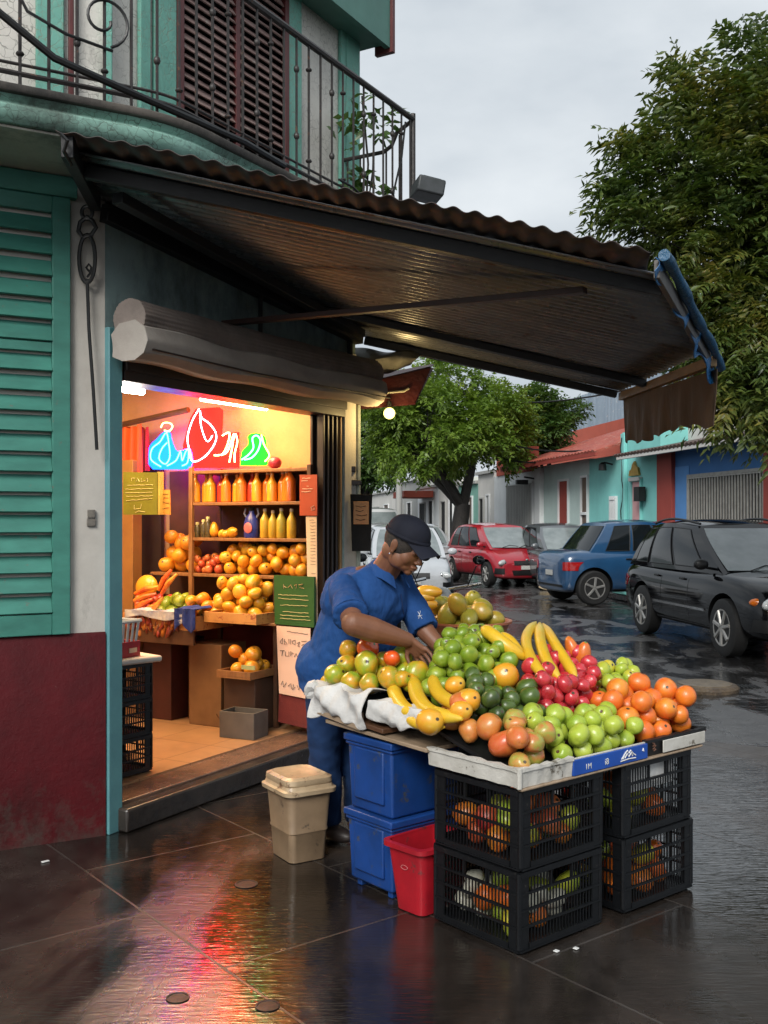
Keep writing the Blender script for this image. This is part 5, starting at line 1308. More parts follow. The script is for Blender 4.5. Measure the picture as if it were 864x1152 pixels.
m = MB(); tubmesh([(.150, .104, .035, .250), (.166, .120, .04, .256), (.166, .120, .04, .274), (.150, .104, .035, .278), (.146, .100, .035, .276), (.146, .100, .035, .262)], m); 
m.f.pop(); m.mi.pop(); m.sm.pop(); m.f.pop(); m.mi.pop(); m.sm.pop(); m.build('rim', M_rtub, tub)
m = MB(); m.tube([(-.1435, .0+.018*math.cos(a), .185+.008*math.sin(a)) for a in [i*math.pi/8 for i in range(16)]], .0012, 5, closed=True); m.build('embossed_mark', pm('pale_red', (.6, .2, .2), None, 30, .5), tub)
bn = thing('tan_bin', 'tan plastic bin with a loose lid standing on the pavement left of the blue boxes', 'bin', gnd(336, 962), R(32))
M_tan = pm('tan_plastic', (.26, .18, .11), (.17, .115, .07), 5, .38, .1, .2, 30, wear=(.09, .065, .045), wscale=12, wamt=.60); M_lid = pm('tan_lid', (.50, .38, .24), (.36, .26, .16), 9, .35, .1, .4, 20, dist=.01, wear=(.16, .09, .05), wscale=16, wamt=.58)
m = MB(); tubmesh([(.090, .105, .03, .003), (.097, .112, .03, .13), (.101, .116, .03, .135), (.101, .116, .03, .142), (.099, .114, .03, .147), (.112, .128, .035, .315)], m); m.build('bin_body', M_tan, bn)
m = MB(); tubmesh([(.114, .130, .035, .305), (.132, .148, .045, .312), (.134, .150, .045, .330), (.122, .138, .04, .336), (.118, .134, .04, .350)], m); m.build('rim', M_lid, bn)
m = MB(); tubmesh([(.112, .128, .04, .345), (.120, .136, .045, .358), (.118, .134, .045, .378), (.100, .116, .05, .388), (.085, .10, .05, .380)], m); m.build('lid', M_lid, bn)
# ------------------------------------------------------------------ fruit in the shop
def LP(x, y): p = W(x, y, 0); return (p.x, p.y)
def lheap(keys, x0, x1, y0, y1, z, n, sh=.4, **k): return heap(keys, [LP(x0, y0), LP(x1, y0), LP(x1, y1), LP(x0, y1)], lambda x, y: z, n, sh, **k)
SPH = []; random.seed(77)
lheap('shorg', 1.95, 2.10, 1.17, 1.42, 1.17, 14, .36, hmax=.26)
lheap('shred', 1.94, 2.10, .90, 1.12, 1.17, 34, .2, hmax=.13)
lheap('shylw', 1.94, 2.12, .34, .86, 1.17, 60, .22, hmax=.20)
kind('shorg2', 'shelf_orange', 'orange at the right end of the third shelf beside the yellow mangos', 'oranges at the right end of the third shelf', .046, 1.0, .05, .03, F_shorg, 2)
lheap('shorg2', 1.94, 2.10, .16, .34, 1.17, 12, .25, hmax=.19)
SPH = []
lheap('trylw', 1.72, 1.94, .42, .76, .875, 44, .30, hmax=.26)
kind('lowor', 'shelf_orange', 'orange in the small tray near the shop floor', 'oranges in the small low tray', .050, 1.0, .05, .03, F_shorg, 2)
SPH = []
lheap('lowor', 1.70, 1.92, .44, .62, .512, 14, .4, hmax=.16)
kind('pear', 'green_pear', 'green pear on the long tray beside the yellow melon', 'green pears on the long tray', .046, 1.3, .05, .05, F_lime, 2, taper=.2)
SPH = []
lheap('pear', 1.72, 1.98, 1.06, 1.26, .86, 22, .15, hmax=.14)
kind('trred', 'shelf_orange', 'orange on the long tray behind the cloths', 'oranges on the long tray behind the cloths', .042, 1.0, .05, .03, F_shorg, 2)
lheap('trred', 1.74, 1.98, .82, 1.08, .86, 26, .15, hmax=.14)
kind('loq', 'small_orange_fruit', 'small orange red fruit on the left part of the long tray', 'small orange fruit on the left of the long tray', .030, 1.1, .05, .04, F_shred, 2)
lheap('loq', 1.68, 1.95, 1.24, 1.46, .86, 44, .15, hmax=.13)
# skewered dark fruit strings on the long tray
kind('chili', 'dried_chili', 'dark red dried chili hanging over the long tray', 'dried chilies on the long tray', .017, 3.2, .0, .08, fruitmat('chili_skin', [(.32, .035, .012), (.10, .02, .01), (.55, .20, .03)], 2, .35, None, 60, .3), 3, taper=.25)
for i in range(60):
    y = .96+.5*random.random(); put('chili', W(1.62+.05*random.random()-.03, y, .79+.10*random.random()), (R(random.uniform(-25, 25)), R(random.uniform(-25, 25)), random.random()*6))
# melon half, carrots and papaya slices
p = onx(165, 660, 1.76); m = MB(); m.ell((0, 0, 0), (.05, .095, .085), 26, 16, rot=Euler((0, R(10), 0)).to_matrix()); o = m.build('yellow_melon', F_ylw, None); o.location = W(*p); o.rotation_euler = (0, 0, TH); tag(o, 'big round yellow melon at the far left of the long tray', 'melon')
random.seed(12)
M_carrot = fruitmat('orange_slice', [(.78, .20, .02), (.65, .08, .02), (.8, .4, .05)], 1.5, .35, None, 60, .2)
for i, (a, b, c, d) in enumerate(((178, 664, 193, 641), (182, 668, 199, 646), (152, 668, 178, 660), (151, 676, 176, 668), (153, 684, 172, 674), (160, 690, 178, 680), (168, 694, 184, 672))):
    m = MB(BM); q0, q1 = onx(a, b, 1.64+.01*(i % 3)), onx(c, d, 1.68+.01*(i % 2)); m.tube([q0, (q0+q1)/2+Vector((-.01, 0, .008)), q1], [.014, .02, .010], 8)
    o = m.build('papaya_strip', M_carrot, None, loc=W(*((q0+q1)/2))); tag(o, 'orange red papaya strip beside the yellow melon', 'papaya strip', 'papaya strips by the melon')
solid('yellow_basket', 'yellow woven basket at the left end of the long tray', 'basket', (1.60, 1.50, .745), (1.78, 1.66, .83), pm('yellow_weave', (.50, .27, .04), (.38, .19, .03), 25, .6))
# second shelf squash and jars
kind('squash', 'yellow_squash', 'yellow squash lying on the second shelf', 'yellow squashes on the second shelf', .040, 1.5, .03, .06, F_ylw, 2, taper=.25)
for a, b, rt, sc in ((241, 592, (0, 0, 0), .95), (262, 594, (R(80), 0, R(40)), .95), (256, 598, (R(80), 0, R(100)), .7), (250, 598, (R(60), 0, R(10)), .7)):
    p = onx(a, b, SX+.08); p.z = SH[2]+.04*sc*(1.5 if rt[0] == 0 else 1.0); put('squash', W(*p), rt, sc)
for i, a in enumerate((222, 229, 234)):
    p = onx(a, 600, SX+.05); j = thing('spice_jar', 'small dark glass jar at the left end of the second shelf', 'jar', W(p.x, p.y, SH[2]), 0, 'spice jars on the second shelf')
    m = MB(); m.lathe([(.020, 0), (.022, .005), (.022, .07+.02*i), (.012, .09+.02*i)], 14); m.build('jar_glass', pm('dark_glass_%d' % i, (.05, .045, .03), (.12, .09, .03), 60, .15, coat=.5), j)
    m = MB(); m.lathe([(.014, .09+.02*i), (.014, .105+.02*i), (.010, .11+.02*i)], 12); m.build('jar_lid', M_cream2, j)
m = MB(BM); a = onx(272, 748, 1.61); b = onx(287, 754, 1.61); m.b2((1.604, a.y, b.z), (1.612, b.y, a.z)); o = m.build('price_tag', pm('pale_green_tag', (.4, .45, .2), (.3, .35, .15), 20, .5), None, loc=W(1.608, a.y, a.z)); tag(o, 'pale green price tag on the small low tray of oranges', 'price tag')
# litter
for (a, b, lb) in ((51, 970, 'white paper scrap on the wet pavement near the dark red plinth'), (626, 1071, 'white scrap on the pavement right of the front crates'), (648, 1068, 'tiny white scrap furthest right of the front crates')):
    m = MB(); m.box((0, 0, .004), (.035 if a < 100 else .018, .018, .004)); o = m.build('paper_scrap', M_white, None, bevel=.0015); o.location = gnd(a, b); o.rotation_euler = (0, 0, a); tag(o, lb, 'litter')
# ================================================================== THE VENDOR
def capsule(m, p0, p1, r0, r1, n=16, flat=None):
    p0, p1 = Vector(p0), Vector(p1); m.tube([p0, p0.lerp(p1, .33), p0.lerp(p1, .66), p1], [r0, r0*.67+r1*.33, r0*.33+r1*.67, r1], n); m.ell(p0, r0, 14, 10); m.ell(p1, r1, 14, 10)
def cone(m, pts, rs, n=20): m.tube(pts, rs, n)
def remesh(o, vox, smooth=6, fac=.5, disp=None):
    r_ = o.modifiers.new('r', 'REMESH'); r_.mode = 'VOXEL'; r_.voxel_size = vox; r_.use_smooth_shade = True
    s_ = o.modifiers.new('s', 'SMOOTH'); s_.iterations = smooth; s_.factor = fac
    if disp:
        for (ns, st_) in disp:
            tx = bpy.data.textures.new('cl', 'CLOUDS'); tx.noise_scale = ns; tx.noise_depth = 2
            d = o.modifiers.new('d', 'DISPLACE'); d.texture = tx; d.strength = st_; d.mid_level = .5; d.texture_coords = 'LOCAL'
    realize(o); o.data.polygons.foreach_set('use_smooth', [True]*len(o.data.polygons)); return o
kk = N('warm_brown_skin')
cs = kk.ramp(kk.noise(9, 4, .6), [(.3, (.235, .100, .052)), (.7, (.165, .068, .036))]); kk.bump(kk.noise(190, 4, .6), .22, .002); kk.set(cs, .52); kk.b.inputs['Subsurface Weight'].default_value = .06; kk.b.inputs['Subsurface Radius'].default_value = (.01, .004, .002)
M_skin = kk.m
M_shirt = pm('blue_cotton', (.015, .068, .225), (.011, .048, .165), 5, .85, .05, .55, 7, dist=.03, stretch=(1.6, 1.6, .5), spec=.25)
M_trou = pm('navy_trousers', (.014, .040, .115), (.010, .028, .085), 5, .85, .05, .4, 160, dist=.003, spec=.2)
M_cap = pm('navy_cap_cloth', (.012, .014, .024), (.008, .009, .016), 9, .8, .05, .4, 260, dist=.001, spec=.25)
M_hair = pm('short_black_hair', (.018, .014, .012), (.045, .036, .03), 60, .75, .1, 1.0, 420, dist=.003)
man = thing('person', 'vendor in blue polo shirt and dark cap leaning over the fruit, reaching for the limes', 'person', (-.24, 4.92, 0))
fw = Vector((.72, -.69, 0)).normalized(); lf = Vector((-fw.y, fw.x, 0))
def bell(m, c, rf, rl, ru, lean=0.0):
    rot = Matrix((fw, lf, Vector((0, 0, 1)))).transposed()
    rot = rot @ Matrix.Rotation(lean, 3, 'Y')
    m.ell(c, (rf, rl, ru), 24, 16, rot=rot)
hd = Vector((.100, 4.62, 1.440)); hf = Vector((.78, -.46, -.54)).normalized(); hl = Vector((0, 0, 1)).cross(hf).normalized(); hu = hf.cross(hl)
HM = Matrix((hf, hl, hu)).transposed().to_4x4(); HM.translation = hd
neck = Vector((.000, 4.735, 1.315)); chest = Vector((-.085, 4.765, 1.17)); pel = Vector((-.215, 4.885, .86))
shR = Vector((-.185, 4.60, 1.238)); shL = Vector((.075, 4.885, 1.245))
elR = Vector((-.130, 4.335, 1.110)); wrR = Vector((.100, 4.425, 1.030)); elL = Vector((.195, 4.76, 1.03)); wrL = Vector((.29, 4.68, .93))
m = MB()
bell(m, chest, .10, .165, .17); bell(m, pel+Vector((0, 0, .03)), .12, .155, .16); capsule(m, chest, pel, .12, .12)
capsule(m, shR, shL, .055, .055); capsule(m, neck-Vector((.02, -.02, .04)), HM @ Vector((-.025, 0, -.05)), .068, .060)
capsule(m, shR, elR, .056, .047); capsule(m, elR, elR.lerp(wrR, .35), .053, .055); capsule(m, elR.lerp(wrR, .35), wrR, .055, .034)
capsule(m, shL, elL, .055, .045); capsule(m, elL, wrL, .045, .029)
for sx, (hx_, hy_) in (('R', (-.285, 4.96)), ('L', (-.115, 5.02))):
    hp_ = pel+lf*(-.08 if sx == 'R' else .08)-Vector((0, 0, .06)); kn = Vector(((hp_.x*.4+hx_*.6), (hp_.y*.4+hy_*.6)-.02, .47)); an = Vector((hx_, hy_, .09))
    capsule(m, hp_, kn, .075, .055); capsule(m, kn, an, .052, .035)
# head
def he(c, r): m.ell(HM @ Vector(c), r if isinstance(r, tuple) else (r,)*3, 20, 14, rot=HM.to_3x3())
def hc(a, b, r0, r1): capsule(m, HM @ Vector(a), HM @ Vector(b), r0, r1, 12)
he((-.012, 0, .030), (.097, .078, .088)); he((.030, 0, -.028), (.062, .064, .078)); he((.034, 0, -.078), (.050, .054, .036)); he((.070, 0, -.100), (.020, .026, .018))
for s in (-1, 1):
    he((.040, s*.033, -.040), (.038, .034, .040)); he((.014, s*.038, -.062), (.048, .034, .046)); he((.096, s*.013, -.043), (.011, .009, .008))
    he((.076, s*.031, .000), (.013, .019, .012)); he((-.012, s*.080, -.012), (.018, .009, .032)); he((-.018, s*.086, -.002), (.012, .006, .022)); he((-.008, s*.082, -.040), (.009, .007, .010))
    he((-.040, s*.026, -.045), (.045, .045, .06))
hc((.084, 0, .004), (.103, 0, -.034), .008, .012); he((.105, 0, -.039), (.011, .013, .010)); hc((.079, -.040, .020), (.079, .040, .020), .011, .011)
hc((.088, -.020, -.068), (.088, .020, -.068), .006, .006); he((.095, 0, -.067), (.010, .022, .006)); he((.090, 0, -.081), (.011, .020, .007))
# hands
def hand(wr, hdir, side, curl=1.0, mirror=1):
    h = hdir.normalized(); a = (side-h*side.dot(h)).normalized(); nn = h.cross(a)*mirror
    for o_ in (-.026, -.009, .009, .026): capsule(m, wr+a*o_*.6+h*.005, wr+h*.078+a*o_*1.0, .017, .0135, 10)
    L_ = (.040, .046, .043, .033)
    for i, o_ in enumerate((-.036, -.0125, .0125, .036)):
        p = wr+h*.080+a*o_; ang = .35*curl; fan = a*(o_*3.2)
        for j, (l_, r_) in enumerate(((L_[i], .0094), (L_[i]*.68, .0086), (L_[i]*.52, .0078))):
            dd = (h*math.cos(ang)+nn*math.sin(ang)+fan).normalized(); q = p+dd*l_; capsule(m, p, q, r_, r_*.93, 10); p = q; ang += .42*curl
    p = wr+h*.028-a*.026; q = p+(h*.6-a*.7+nn*.45).normalized()*.040; s2 = q+(h*.85-a*.15+nn*.55).normalized()*.032; capsule(m, p, q, .0135, .0105, 10); capsule(m, q, s2, .0102, .0085, 10)
hand(wrR, Vector((.66, .08, -.62)), Vector((.66, -.55, .55)), .85, 1)
hand(wrL, Vector((.75, -.35, -.45)), Vector((.3, .8, 0)), .8, 1)
body = m.build('body', M_skin, man, True, sharp=0); remesh(body, .0036, 9, .5)
# shirt
m = MB()
bell(m, chest, .150, .205, .165, .2); bell(m, chest+Vector((-.05, .04, .01)), .13, .19, .15); bell(m, chest+Vector((.03, -.03, .06)), .115, .175, .10); bell(m, pel+fw*.085+Vector((.02, .02, .13)), .195, .212, .20); capsule(m, neck+Vector((-.015, .02, -.012)), shR+Vector((.03, .03, .012)), .070, .048); capsule(m, neck+Vector((.0, .02, -.012)), shL+Vector((-.03, -.03, .012)), .070, .048); bell(m, chest+fw*.04, .14, .20, .15); bell(m, pel+Vector((-.01, 0, .0)), .185, .206, .15)
m.tube([chest+Vector((0, 0, .02)), chest.lerp(pel, .5)+fw*.02, pel+Vector((-.005, .005, -.13))], [.165, .19, .200], 24)
capsule(m, shR+Vector((.02, .02, -.018)), shL-Vector((.02, .02, .018)), .066, .066); capsule(m, neck+Vector((-.03, .03, -.05)), neck+Vector((.0, .0, -.01)), .09, .070)
d_ = (elR-shR); e_ = shR+d_*.80; cone(m, [shR-d_*.1, shR+d_*.35, e_], [.064, .070, .076]); m.ell(shR, .067, 18, 12)
d_ = (elL-shL); e2 = shL+d_*.97; cone(m, [shL-d_*.1, shL+d_*.35, e2], [.062, .066, .070]); m.ell(shL, .065, 18, 12)
shirt = m.build('shirt', M_shirt, man, True, sharp=0); remesh(shirt, .0085, 5, .5, [(.10, .022), (.04, .008)])
# flat hem
import bmesh
bm = bmesh.new(); bm.from_mesh(shirt.data); co_, no_ = Vector((0, 0, .738)), Vector((.05, -.03, -1)); bmesh.ops.bisect_plane(bm, geom=bm.verts[:]+bm.edges[:]+bm.faces[:], plane_co=co_, plane_no=no_, clear_outer=True); bm.to_mesh(shirt.data); bm.free()
bv = BVHTree.FromObject(shirt, bpy.context.evaluated_depsgraph_get()); ML = man.matrix_basis.inverted()
def on_shirt(px, py, off=.003):
    d = Vector(((px-CX)/F, 1, (HY-py)/F)).normalized(); o_ = ML @ Vector((0, 0, CH)); h = bv.ray_cast(o_, d)
    return (h[0]-d*off+man.location) if h[0] else None
def strokes(name, strokes_, r, mat, off=.003):
    m = MB()
    for st_ in strokes_:
        P = []
        for (a, b), (c, e) in zip(st_, st_[1:]):
            for i in range(4):
                q = on_shirt(a+(c-a)*i/4, b+(e-b)*i/4, off)
                if q: P.append(q)
        q = on_shirt(*st_[-1], off)
        if q: P.append(q)
        if len(P) > 1: m.tube(P, r, 5)
    if m.v: m.build(name, mat, shirt, False) if False else fixed(m, name, mat)
def fixed(m, name, mat):
    m.v = [tuple(Vector(v)-man.location) for v in m.v]; return m.build(name, mat, shirt)
strokes('placket', [[(451, 668), (454, 690), (457, 715)]], .0028, pm('navy_stitch', (.010, .035, .13), None, 30, .8))
strokes('chest_emblem', [[(470, 688), (472, 691), (471, 696)], [(473, 687), (472, 692), (475, 696)], [(470, 693), (475, 692)]], .0011, M_white)
m = MB()
# collar: two flaps round the neck
def collar(u, v):
    a = R(-155+310*u); c = neck+Vector((.005, -.005, .002)); up_ = Vector((.10, -.08, .99)).normalized()
    d = fw*math.cos(a)+lf*math.sin(a); open_ = max(0, math.cos(a))**2
    a2 = R(25+310*u); d = (fw*math.cos(a2)+lf*math.sin(a2))
    rr = .070+.030*v+.008*math.cos(a2); z = .030-.052*v-.075*max(0, math.cos(a2))**3
    return c+d*rr+Vector((0, 0, z))+fw*.018*max(0, math.cos(a2))**2, d+Vector((0, 0, .5))
m.sheet(lambda u, v: (collar(u, v)[0]-man.location, collar(u, v)[1]), 44, 5, .004); m.build('collar', M_shirt, shirt)
m = MB(); m.tube([Vector(man.location)*0+q_ for q_ in [e_-man.location+((e_-shR).orthogonal().normalized()*math.cos(a)+((e_-shR).normalized().cross((e_-shR).orthogonal().normalized()))*math.sin(a))*.0775-(e_-shR).normalized()*.012 for a in [i*math.pi/16 for i in range(32)]]], .0025, 6, closed=True); m.build('sleeve_hem', M_shirt, shirt)
# trousers, shoes
m = MB()
bell(m, pel+Vector((0, 0, -.05)), .150, .178, .13)
for sx, (hx_, hy_) in (('R', (-.285, 4.96)), ('L', (-.115, 5.02))):
    hp_ = pel+lf*(-.085 if sx == 'R' else .085)-Vector((0, 0, .06)); kn = Vector(((hp_.x*.4+hx_*.6), (hp_.y*.4+hy_*.6)-.02, .47)); an = Vector((hx_, hy_, .085))
    cone(m, [hp_, hp_.lerp(kn, .5), kn, kn.lerp(an, .6), an], [.105, .096, .084, .076, .078]); m.ell(hp_, .105, 16, 12)
tr_ = m.build('trousers', M_trou, man, True, sharp=0); remesh(tr_, .010, 4, .5, [(.12, .020), (.05, .010)])
for (hx_, hy_) in ((-.285, 4.96), (-.115, 5.02)):
    m = MB(); q = Vector((hx_, hy_, 0)); rot = Matrix((fw, lf, Vector((0, 0, 1)))).transposed()
    m.ell(q+fw*.05+Vector((0, 0, .045)), (.135, .048, .042), 20, 12, rot=rot); m.ell(q+Vector((-.0, 0, .075)), (.06, .045, .05), 16, 10, rot=rot); sho = m.build('shoe', pm('dark_shoe', (.03, .022, .02), None, 9, .5) if 'dark_shoe' not in bpy.data.materials else bpy.data.materials['dark_shoe'], man, True)
# cap, hair, eyebrow, earring
m = MB(HM)
CT = T(-.010, 0, .030) @ Matrix.Rotation(R(-7), 4, 'Y')
def dome(u, v):
    a = u*2*math.pi; th = v*math.pi/2; z = math.sin(th); rr = math.cos(th)**.75
    seam = 1+.006*abs(math.sin(3*a)); return (.107*rr*math.cos(a)*seam, .089*rr*math.sin(a)*seam, .094*z**.9+.006)
m.grid(dome, 48, 14, CT); m.tube([(.108*math.cos(a), .090*math.sin(a), .010) for a in [i*math.pi/24 for i in range(48)]], .006, 6, CT, closed=True, flat=1.6); m.ell((0, 0, .099), (.009, .009, .005), 10, 6, CT)
cp_ = m.build('cap', M_cap, man, True)
m = MB(HM)
def brim(u, v):
    a = R(-62+124*u); r0 = Vector((.100*math.cos(a), .086*math.sin(a))); r1 = Vector((.175-.03*(abs(2*u-1))**2.2, .080*(2*u-1)))
    p = r0.lerp(r1, v); return CT @ Vector((p.x, p.y, .008-.020*v-.022*(2*u-1)**2*(.4+v))), HM.to_3x3() @ Vector((.1, 0, 1))
m.sheet(lambda u, v: (brim(u, v)[0], (.1, 0, 1)), 24, 8, .004); m.build('brim', M_cap, cp_, False) if False else None
m.v = [tuple(Vector(v)-man.location) for v in m.v]; m.build('brim', M_cap, cp_)
m = MB(HM)
def hairf(u, v):
    a = R(38+284*u); zz = -.062+.115*v-(.015 if abs(u-.5) > .42 else 0); th = math.sqrt(max(.05, 1-((zz-.0)/.105)**2))
    return Vector((-.012+.1005*th*math.cos(a)*(1 if math.cos(a) < 0 else .93), .0815*th*math.sin(a), .02+zz)), Vector((math.cos(a), math.sin(a), .1))
m.sheet(hairf, 40, 10, .004); m.build('hair', M_hair, man, True)
for s in (-1, 1):
    m = MB(HM); m.tube([(.090, s*.016, .021), (.089, s*.030, .026), (.078, s*.046, .022)], [.003, .004, .002], 6); m.build('eyebrow', M_hair, man, True)
    m = MB(HM); m.tube([(.0885, s*.017, -.004), (.0895, s*.030, -.009), (.0835, s*.044, -.005)], [.0014, .002, .001], 5); m.build('eyelash', M_hair, man, True)
m = MB(HM); m.tube([(.100, -.020, -.0745), (.1045, 0, -.0735), (.100, .020, -.0745)], .0015, 5); m.build('mouth_line', pm('dark_lip', (.10, .035, .025), None, 30, .5), man, True)
m = MB(HM); m.ell((-.008, -.092, -.050), .0045, 10, 8); m.build('earring', pm('silver', (.7, .7, .7), None, 30, .2, metal=1), man, True)
# ================================================================== CARS
M_glass = N('car_glass'); M_glass.set((.008, .011, .013), .06, 0, .0, .4); M_glass = M_glass.m
k = N('wet_windshield'); k.bump(k.noise(60, 4, .6), .25, .004); k.set(k.ramp(k.noise(3, 3), [(.3, (.14, .17, .17)), (.7, (.24, .27, .27))]), .10, 0, .4); M_wind = k.m
M_tyre = pm('tyre_rubber', (.010, .010, .010), (.006, .006, .006), 20, .75)
M_rim = pm('alloy_rim', (.42, .41, .39), (.30, .29, .27), 20, .35, metal=.6)
M_trim = pm('black_trim', (.007, .007, .0075), None, 20, .5)
M_chrome = pm('chrome', (.55, .55, .55), None, 20, .18, metal=1)
M_lens = pm('headlamp_lens', (.55, .57, .56), (.35, .37, .37), 22, .08, coat=.8)
M_amber = pm('amber_lens', (.70, .16, .01), None, 20, .12, coat=.6)
M_redl = pm('red_lens', (.35, .008, .008), None, 20, .12, coat=.6)
M_plate = pm('number_plate', (.55, .55, .52), (.35, .35, .33), 60, .5)
def paint(name, c, c2=None, dirt=(.09, .08, .07)):
    k = N(name); col = k.ramp(k.noise(2.5, 4), [(.3, c), (.7, c2 or tuple(x*.85 for x in c))])
    sx = k.n('ShaderNodeSeparateXYZ'); k.l(k.co('Object'), sx.inputs[0])
    mr = k.n('ShaderNodeMapRange'); k.l(sx.outputs[2], mr.inputs[0]); mr.inputs[1].default_value = .75; mr.inputs[2].default_value = .2; mr.inputs[3].default_value = 0; mr.inputs[4].default_value = .55
    col = k.mix(k.math('MULTIPLY', mr.outputs[0], k.ramp(k.noise(7, 6, .7), [(.35, 0.0), (.75, 1.0)])), col, dirt)
    col = k.mix(k.ramp(k.noise(120, 2, .5), [(.68, 0.0), (.74, .35)]), col, tuple(min(1, x*1.6+.012) for x in c))
    k.bump(k.noise(110, 3, .5), .05, .002)
    m_ = k.set(col, .32, 0, 1.0); k.b.inputs['Coat Roughness'].default_value = .06; return m_
def car(name, label, spec, pos, heading, mat, cat='car', group=None):
    """local frame: x forward, y left, origin on the road under the middle of the car"""
    o = thing(name, label, cat, pos, heading, group)
    L, Wd, H, wb, wr = spec['L'], spec['W'], spec['H'], spec['wb'], spec.get('wr', .31)
    hw = Wd/2; zb = spec.get('zb', .20)
    # profile: (x/L from rear 0 to front 1, top z, half width factor)
    prof = spec['prof']
    sec = []
    for (t, zt, wf) in prof:
        x = (t-.5)*L; w_ = hw*wf; b = zb+(.10 if t in (prof[0][0], prof[-1][0]) else 0); h = zt-b
        half = [(0, b), (w_*.80, b), (w_*.955, b+h*.10), (w_*.99, b+h*.32), (w_*1.0, b+h*.58), (w_*.975, b+h*.84), (w_*.90, b+h*.965), (w_*.70, zt+.004), (0, zt+.022)]
        sec.append([(x, y, z) for y, z in half]+[(x, -y, z) for y, z in half[-2:0:-1]])
    m = MB(); n = len(sec[0]); vs = [v for s in sec for v in s]; fs = []
    for i in range(len(sec)-1):
        for k_ in range(n): fs.append((i*n+k_, i*n+(k_+1) % n, (i+1)*n+(k_+1) % n, (i+1)*n+k_))
    fs.append(tuple(range(n))); fs.append(tuple((len(sec)-1)*n+k_ for k_ in range(n))[::-1])
    m.add(vs, fs, None, 0, True); body = m.build('body', [mat, M_trim], o, sub=2)
    xf = wb/2+spec.get('off', 0); xr = -wb/2+spec.get('off', 0)
    cm = MB()
    for x in (xf, xr):
        for s in (-1, 1): cm.tube([(x, s*(hw+.2), wr+.01), (x, s*(hw-.30), wr+.01)], wr+.055, 28, mi=0)
    cut = cm.build('cutter', M_trim, None); cut.parent = o
    bo = body.modifiers.new('b', 'BOOLEAN'); bo.operation = 'DIFFERENCE'; bo.object = cut; bo.solver = 'EXACT'
    realize(body); bpy.data.objects.remove(cut)
    body.data.materials.clear(); body.data.materials.append(mat); body.data.materials.append(M_trim)
    for p in body.data.polygons:
        c = p.center
        inside = any((c.x-x)**2+(c.z-wr-.01)**2 < (wr+.050)**2+.004 and abs(c.y) < hw-.02 for x in (xf, xr))
        p.material_index = 1 if inside and (abs(p.normal.y) > .9 or ((c.x-xf)**2+(c.z-wr)**2 < (wr+.07)**2 or (c.x-xr)**2+(c.z-wr)**2 < (wr+.07)**2)) and abs(c.y) < hw*.93 else 0
        p.use_smooth = True
    body.data.set_sharp_from_angle(angle=R(40))
    # greenhouse
    g = spec['gh']     # rear base x, rear top x, front top x, front base x (fractions), belt z, roof z
    xs = [(q-.5)*L for q in g[:4]]; zb_, zr = g[4], H
    wb_, wt = hw*.90, hw*spec.get('roofw', .74)
    def gp(u, v, s):  # u 0..1 rear to front, v 0 belt..1 roof edge
        xa = xs[0]+(xs[3]-xs[0])*u; xb = xs[1]+(xs[2]-xs[1])*u; bow = math.sin(u*math.pi)
        return Vector((xa+(xb-xa)*v, s*((wb_*(1-.06*(1-bow)))*(1-v)+(wt*(1-.08*(1-bow)))*v+.030*math.sin(v*math.pi)-.02*v**6), zb_-.03+(zr-.085-zb_+.03)*v+.045*v*bow))
    m = MB()
    def shell(u, v):
        a = v*6; 
        if a <= 2: return gp(u, a/2, -1)
        if a <= 4:
            q = (a-2)/2; p, q2 = gp(u, 1, -1), gp(u, 1, 1); r_ = p.lerp(q2, q); r_.z += .055*math.sin(q*math.pi)**.7*(.75+.25*math.sin(u*math.pi)); return r_
        return gp(u, 1-(a-4)/2, 1)
    m.grid(shell, 10, 24); 
    for u in (0, 1): m.add([shell(u, j/24) for j in range(25)], [tuple(range(25))], None, 0, True)
    cabin = m.build('cabin', mat, o, sharp=48)
    # windows on the sides
    def win(name, u0, u1, v0, v1, s, sk0=0, sk1=0, mt=M_glass):
        m = MB()
        def f(a, b):
            uu0 = u0+sk0*b; uu1 = u1+sk1*b; p = gp(uu0+(uu1-uu0)*a, v0+(v1-v0)*b, s); nrm = Vector((0, s, .35)).normalized(); return p+nrm*.006, nrm
        m.sheet(f, 6, 5, .006); w_ = m.build(name, mt, o); 
        q = MB(); ring = [f(a/6, 0)[0] for a in range(7)]+[f(1, b/5)[0] for b in range(1, 6)]+[f(1-a/6, 1)[0] for a in range(1, 7)]+[f(0, 1-b/5)[0] for b in range(1, 5)]
        q.tube(ring, .009, 5, closed=True); q.build('window_seal', M_trim, w_); return w_
    for s in (-1, 1):
        for (u0, u1) in spec['wins']: win('side_window', u0, u1, .10, .90, s)
    # windshield and rear glass
    for (u, nm) in ((1, 'windshield'), (0, 'rear_window')):
        m = MB()
        def f(a, b):
            y = (a*2-1); p0 = gp(u, .06+.88*b, -1); p1 = gp(u, .06+.88*b, 1); p = p0.lerp(p1, .055+.89*a); bulge = .05*(1-y*y); sg = 1 if u else -1
            dz = (xs[2]-xs[3]) if u else (xs[1]-xs[0]); nrm = Vector((zr-zb_, 0, abs(dz))).normalized(); nrm.x *= sg
            return p+nrm*.010+Vector((sg*bulge, 0, 0)), nrm
        m.sheet(f, 12, 6, .006); gl = m.build(nm, M_wind if u else M_glass, o)
        # filler so that the curved pane meets the cabin
        m = MB(); m.sheet(lambda a, b: (f(a, b)[0]-f(a, b)[1]*.02, f(a, b)[1]), 12, 6, .03); m.build('glass_frame', M_trim, gl)
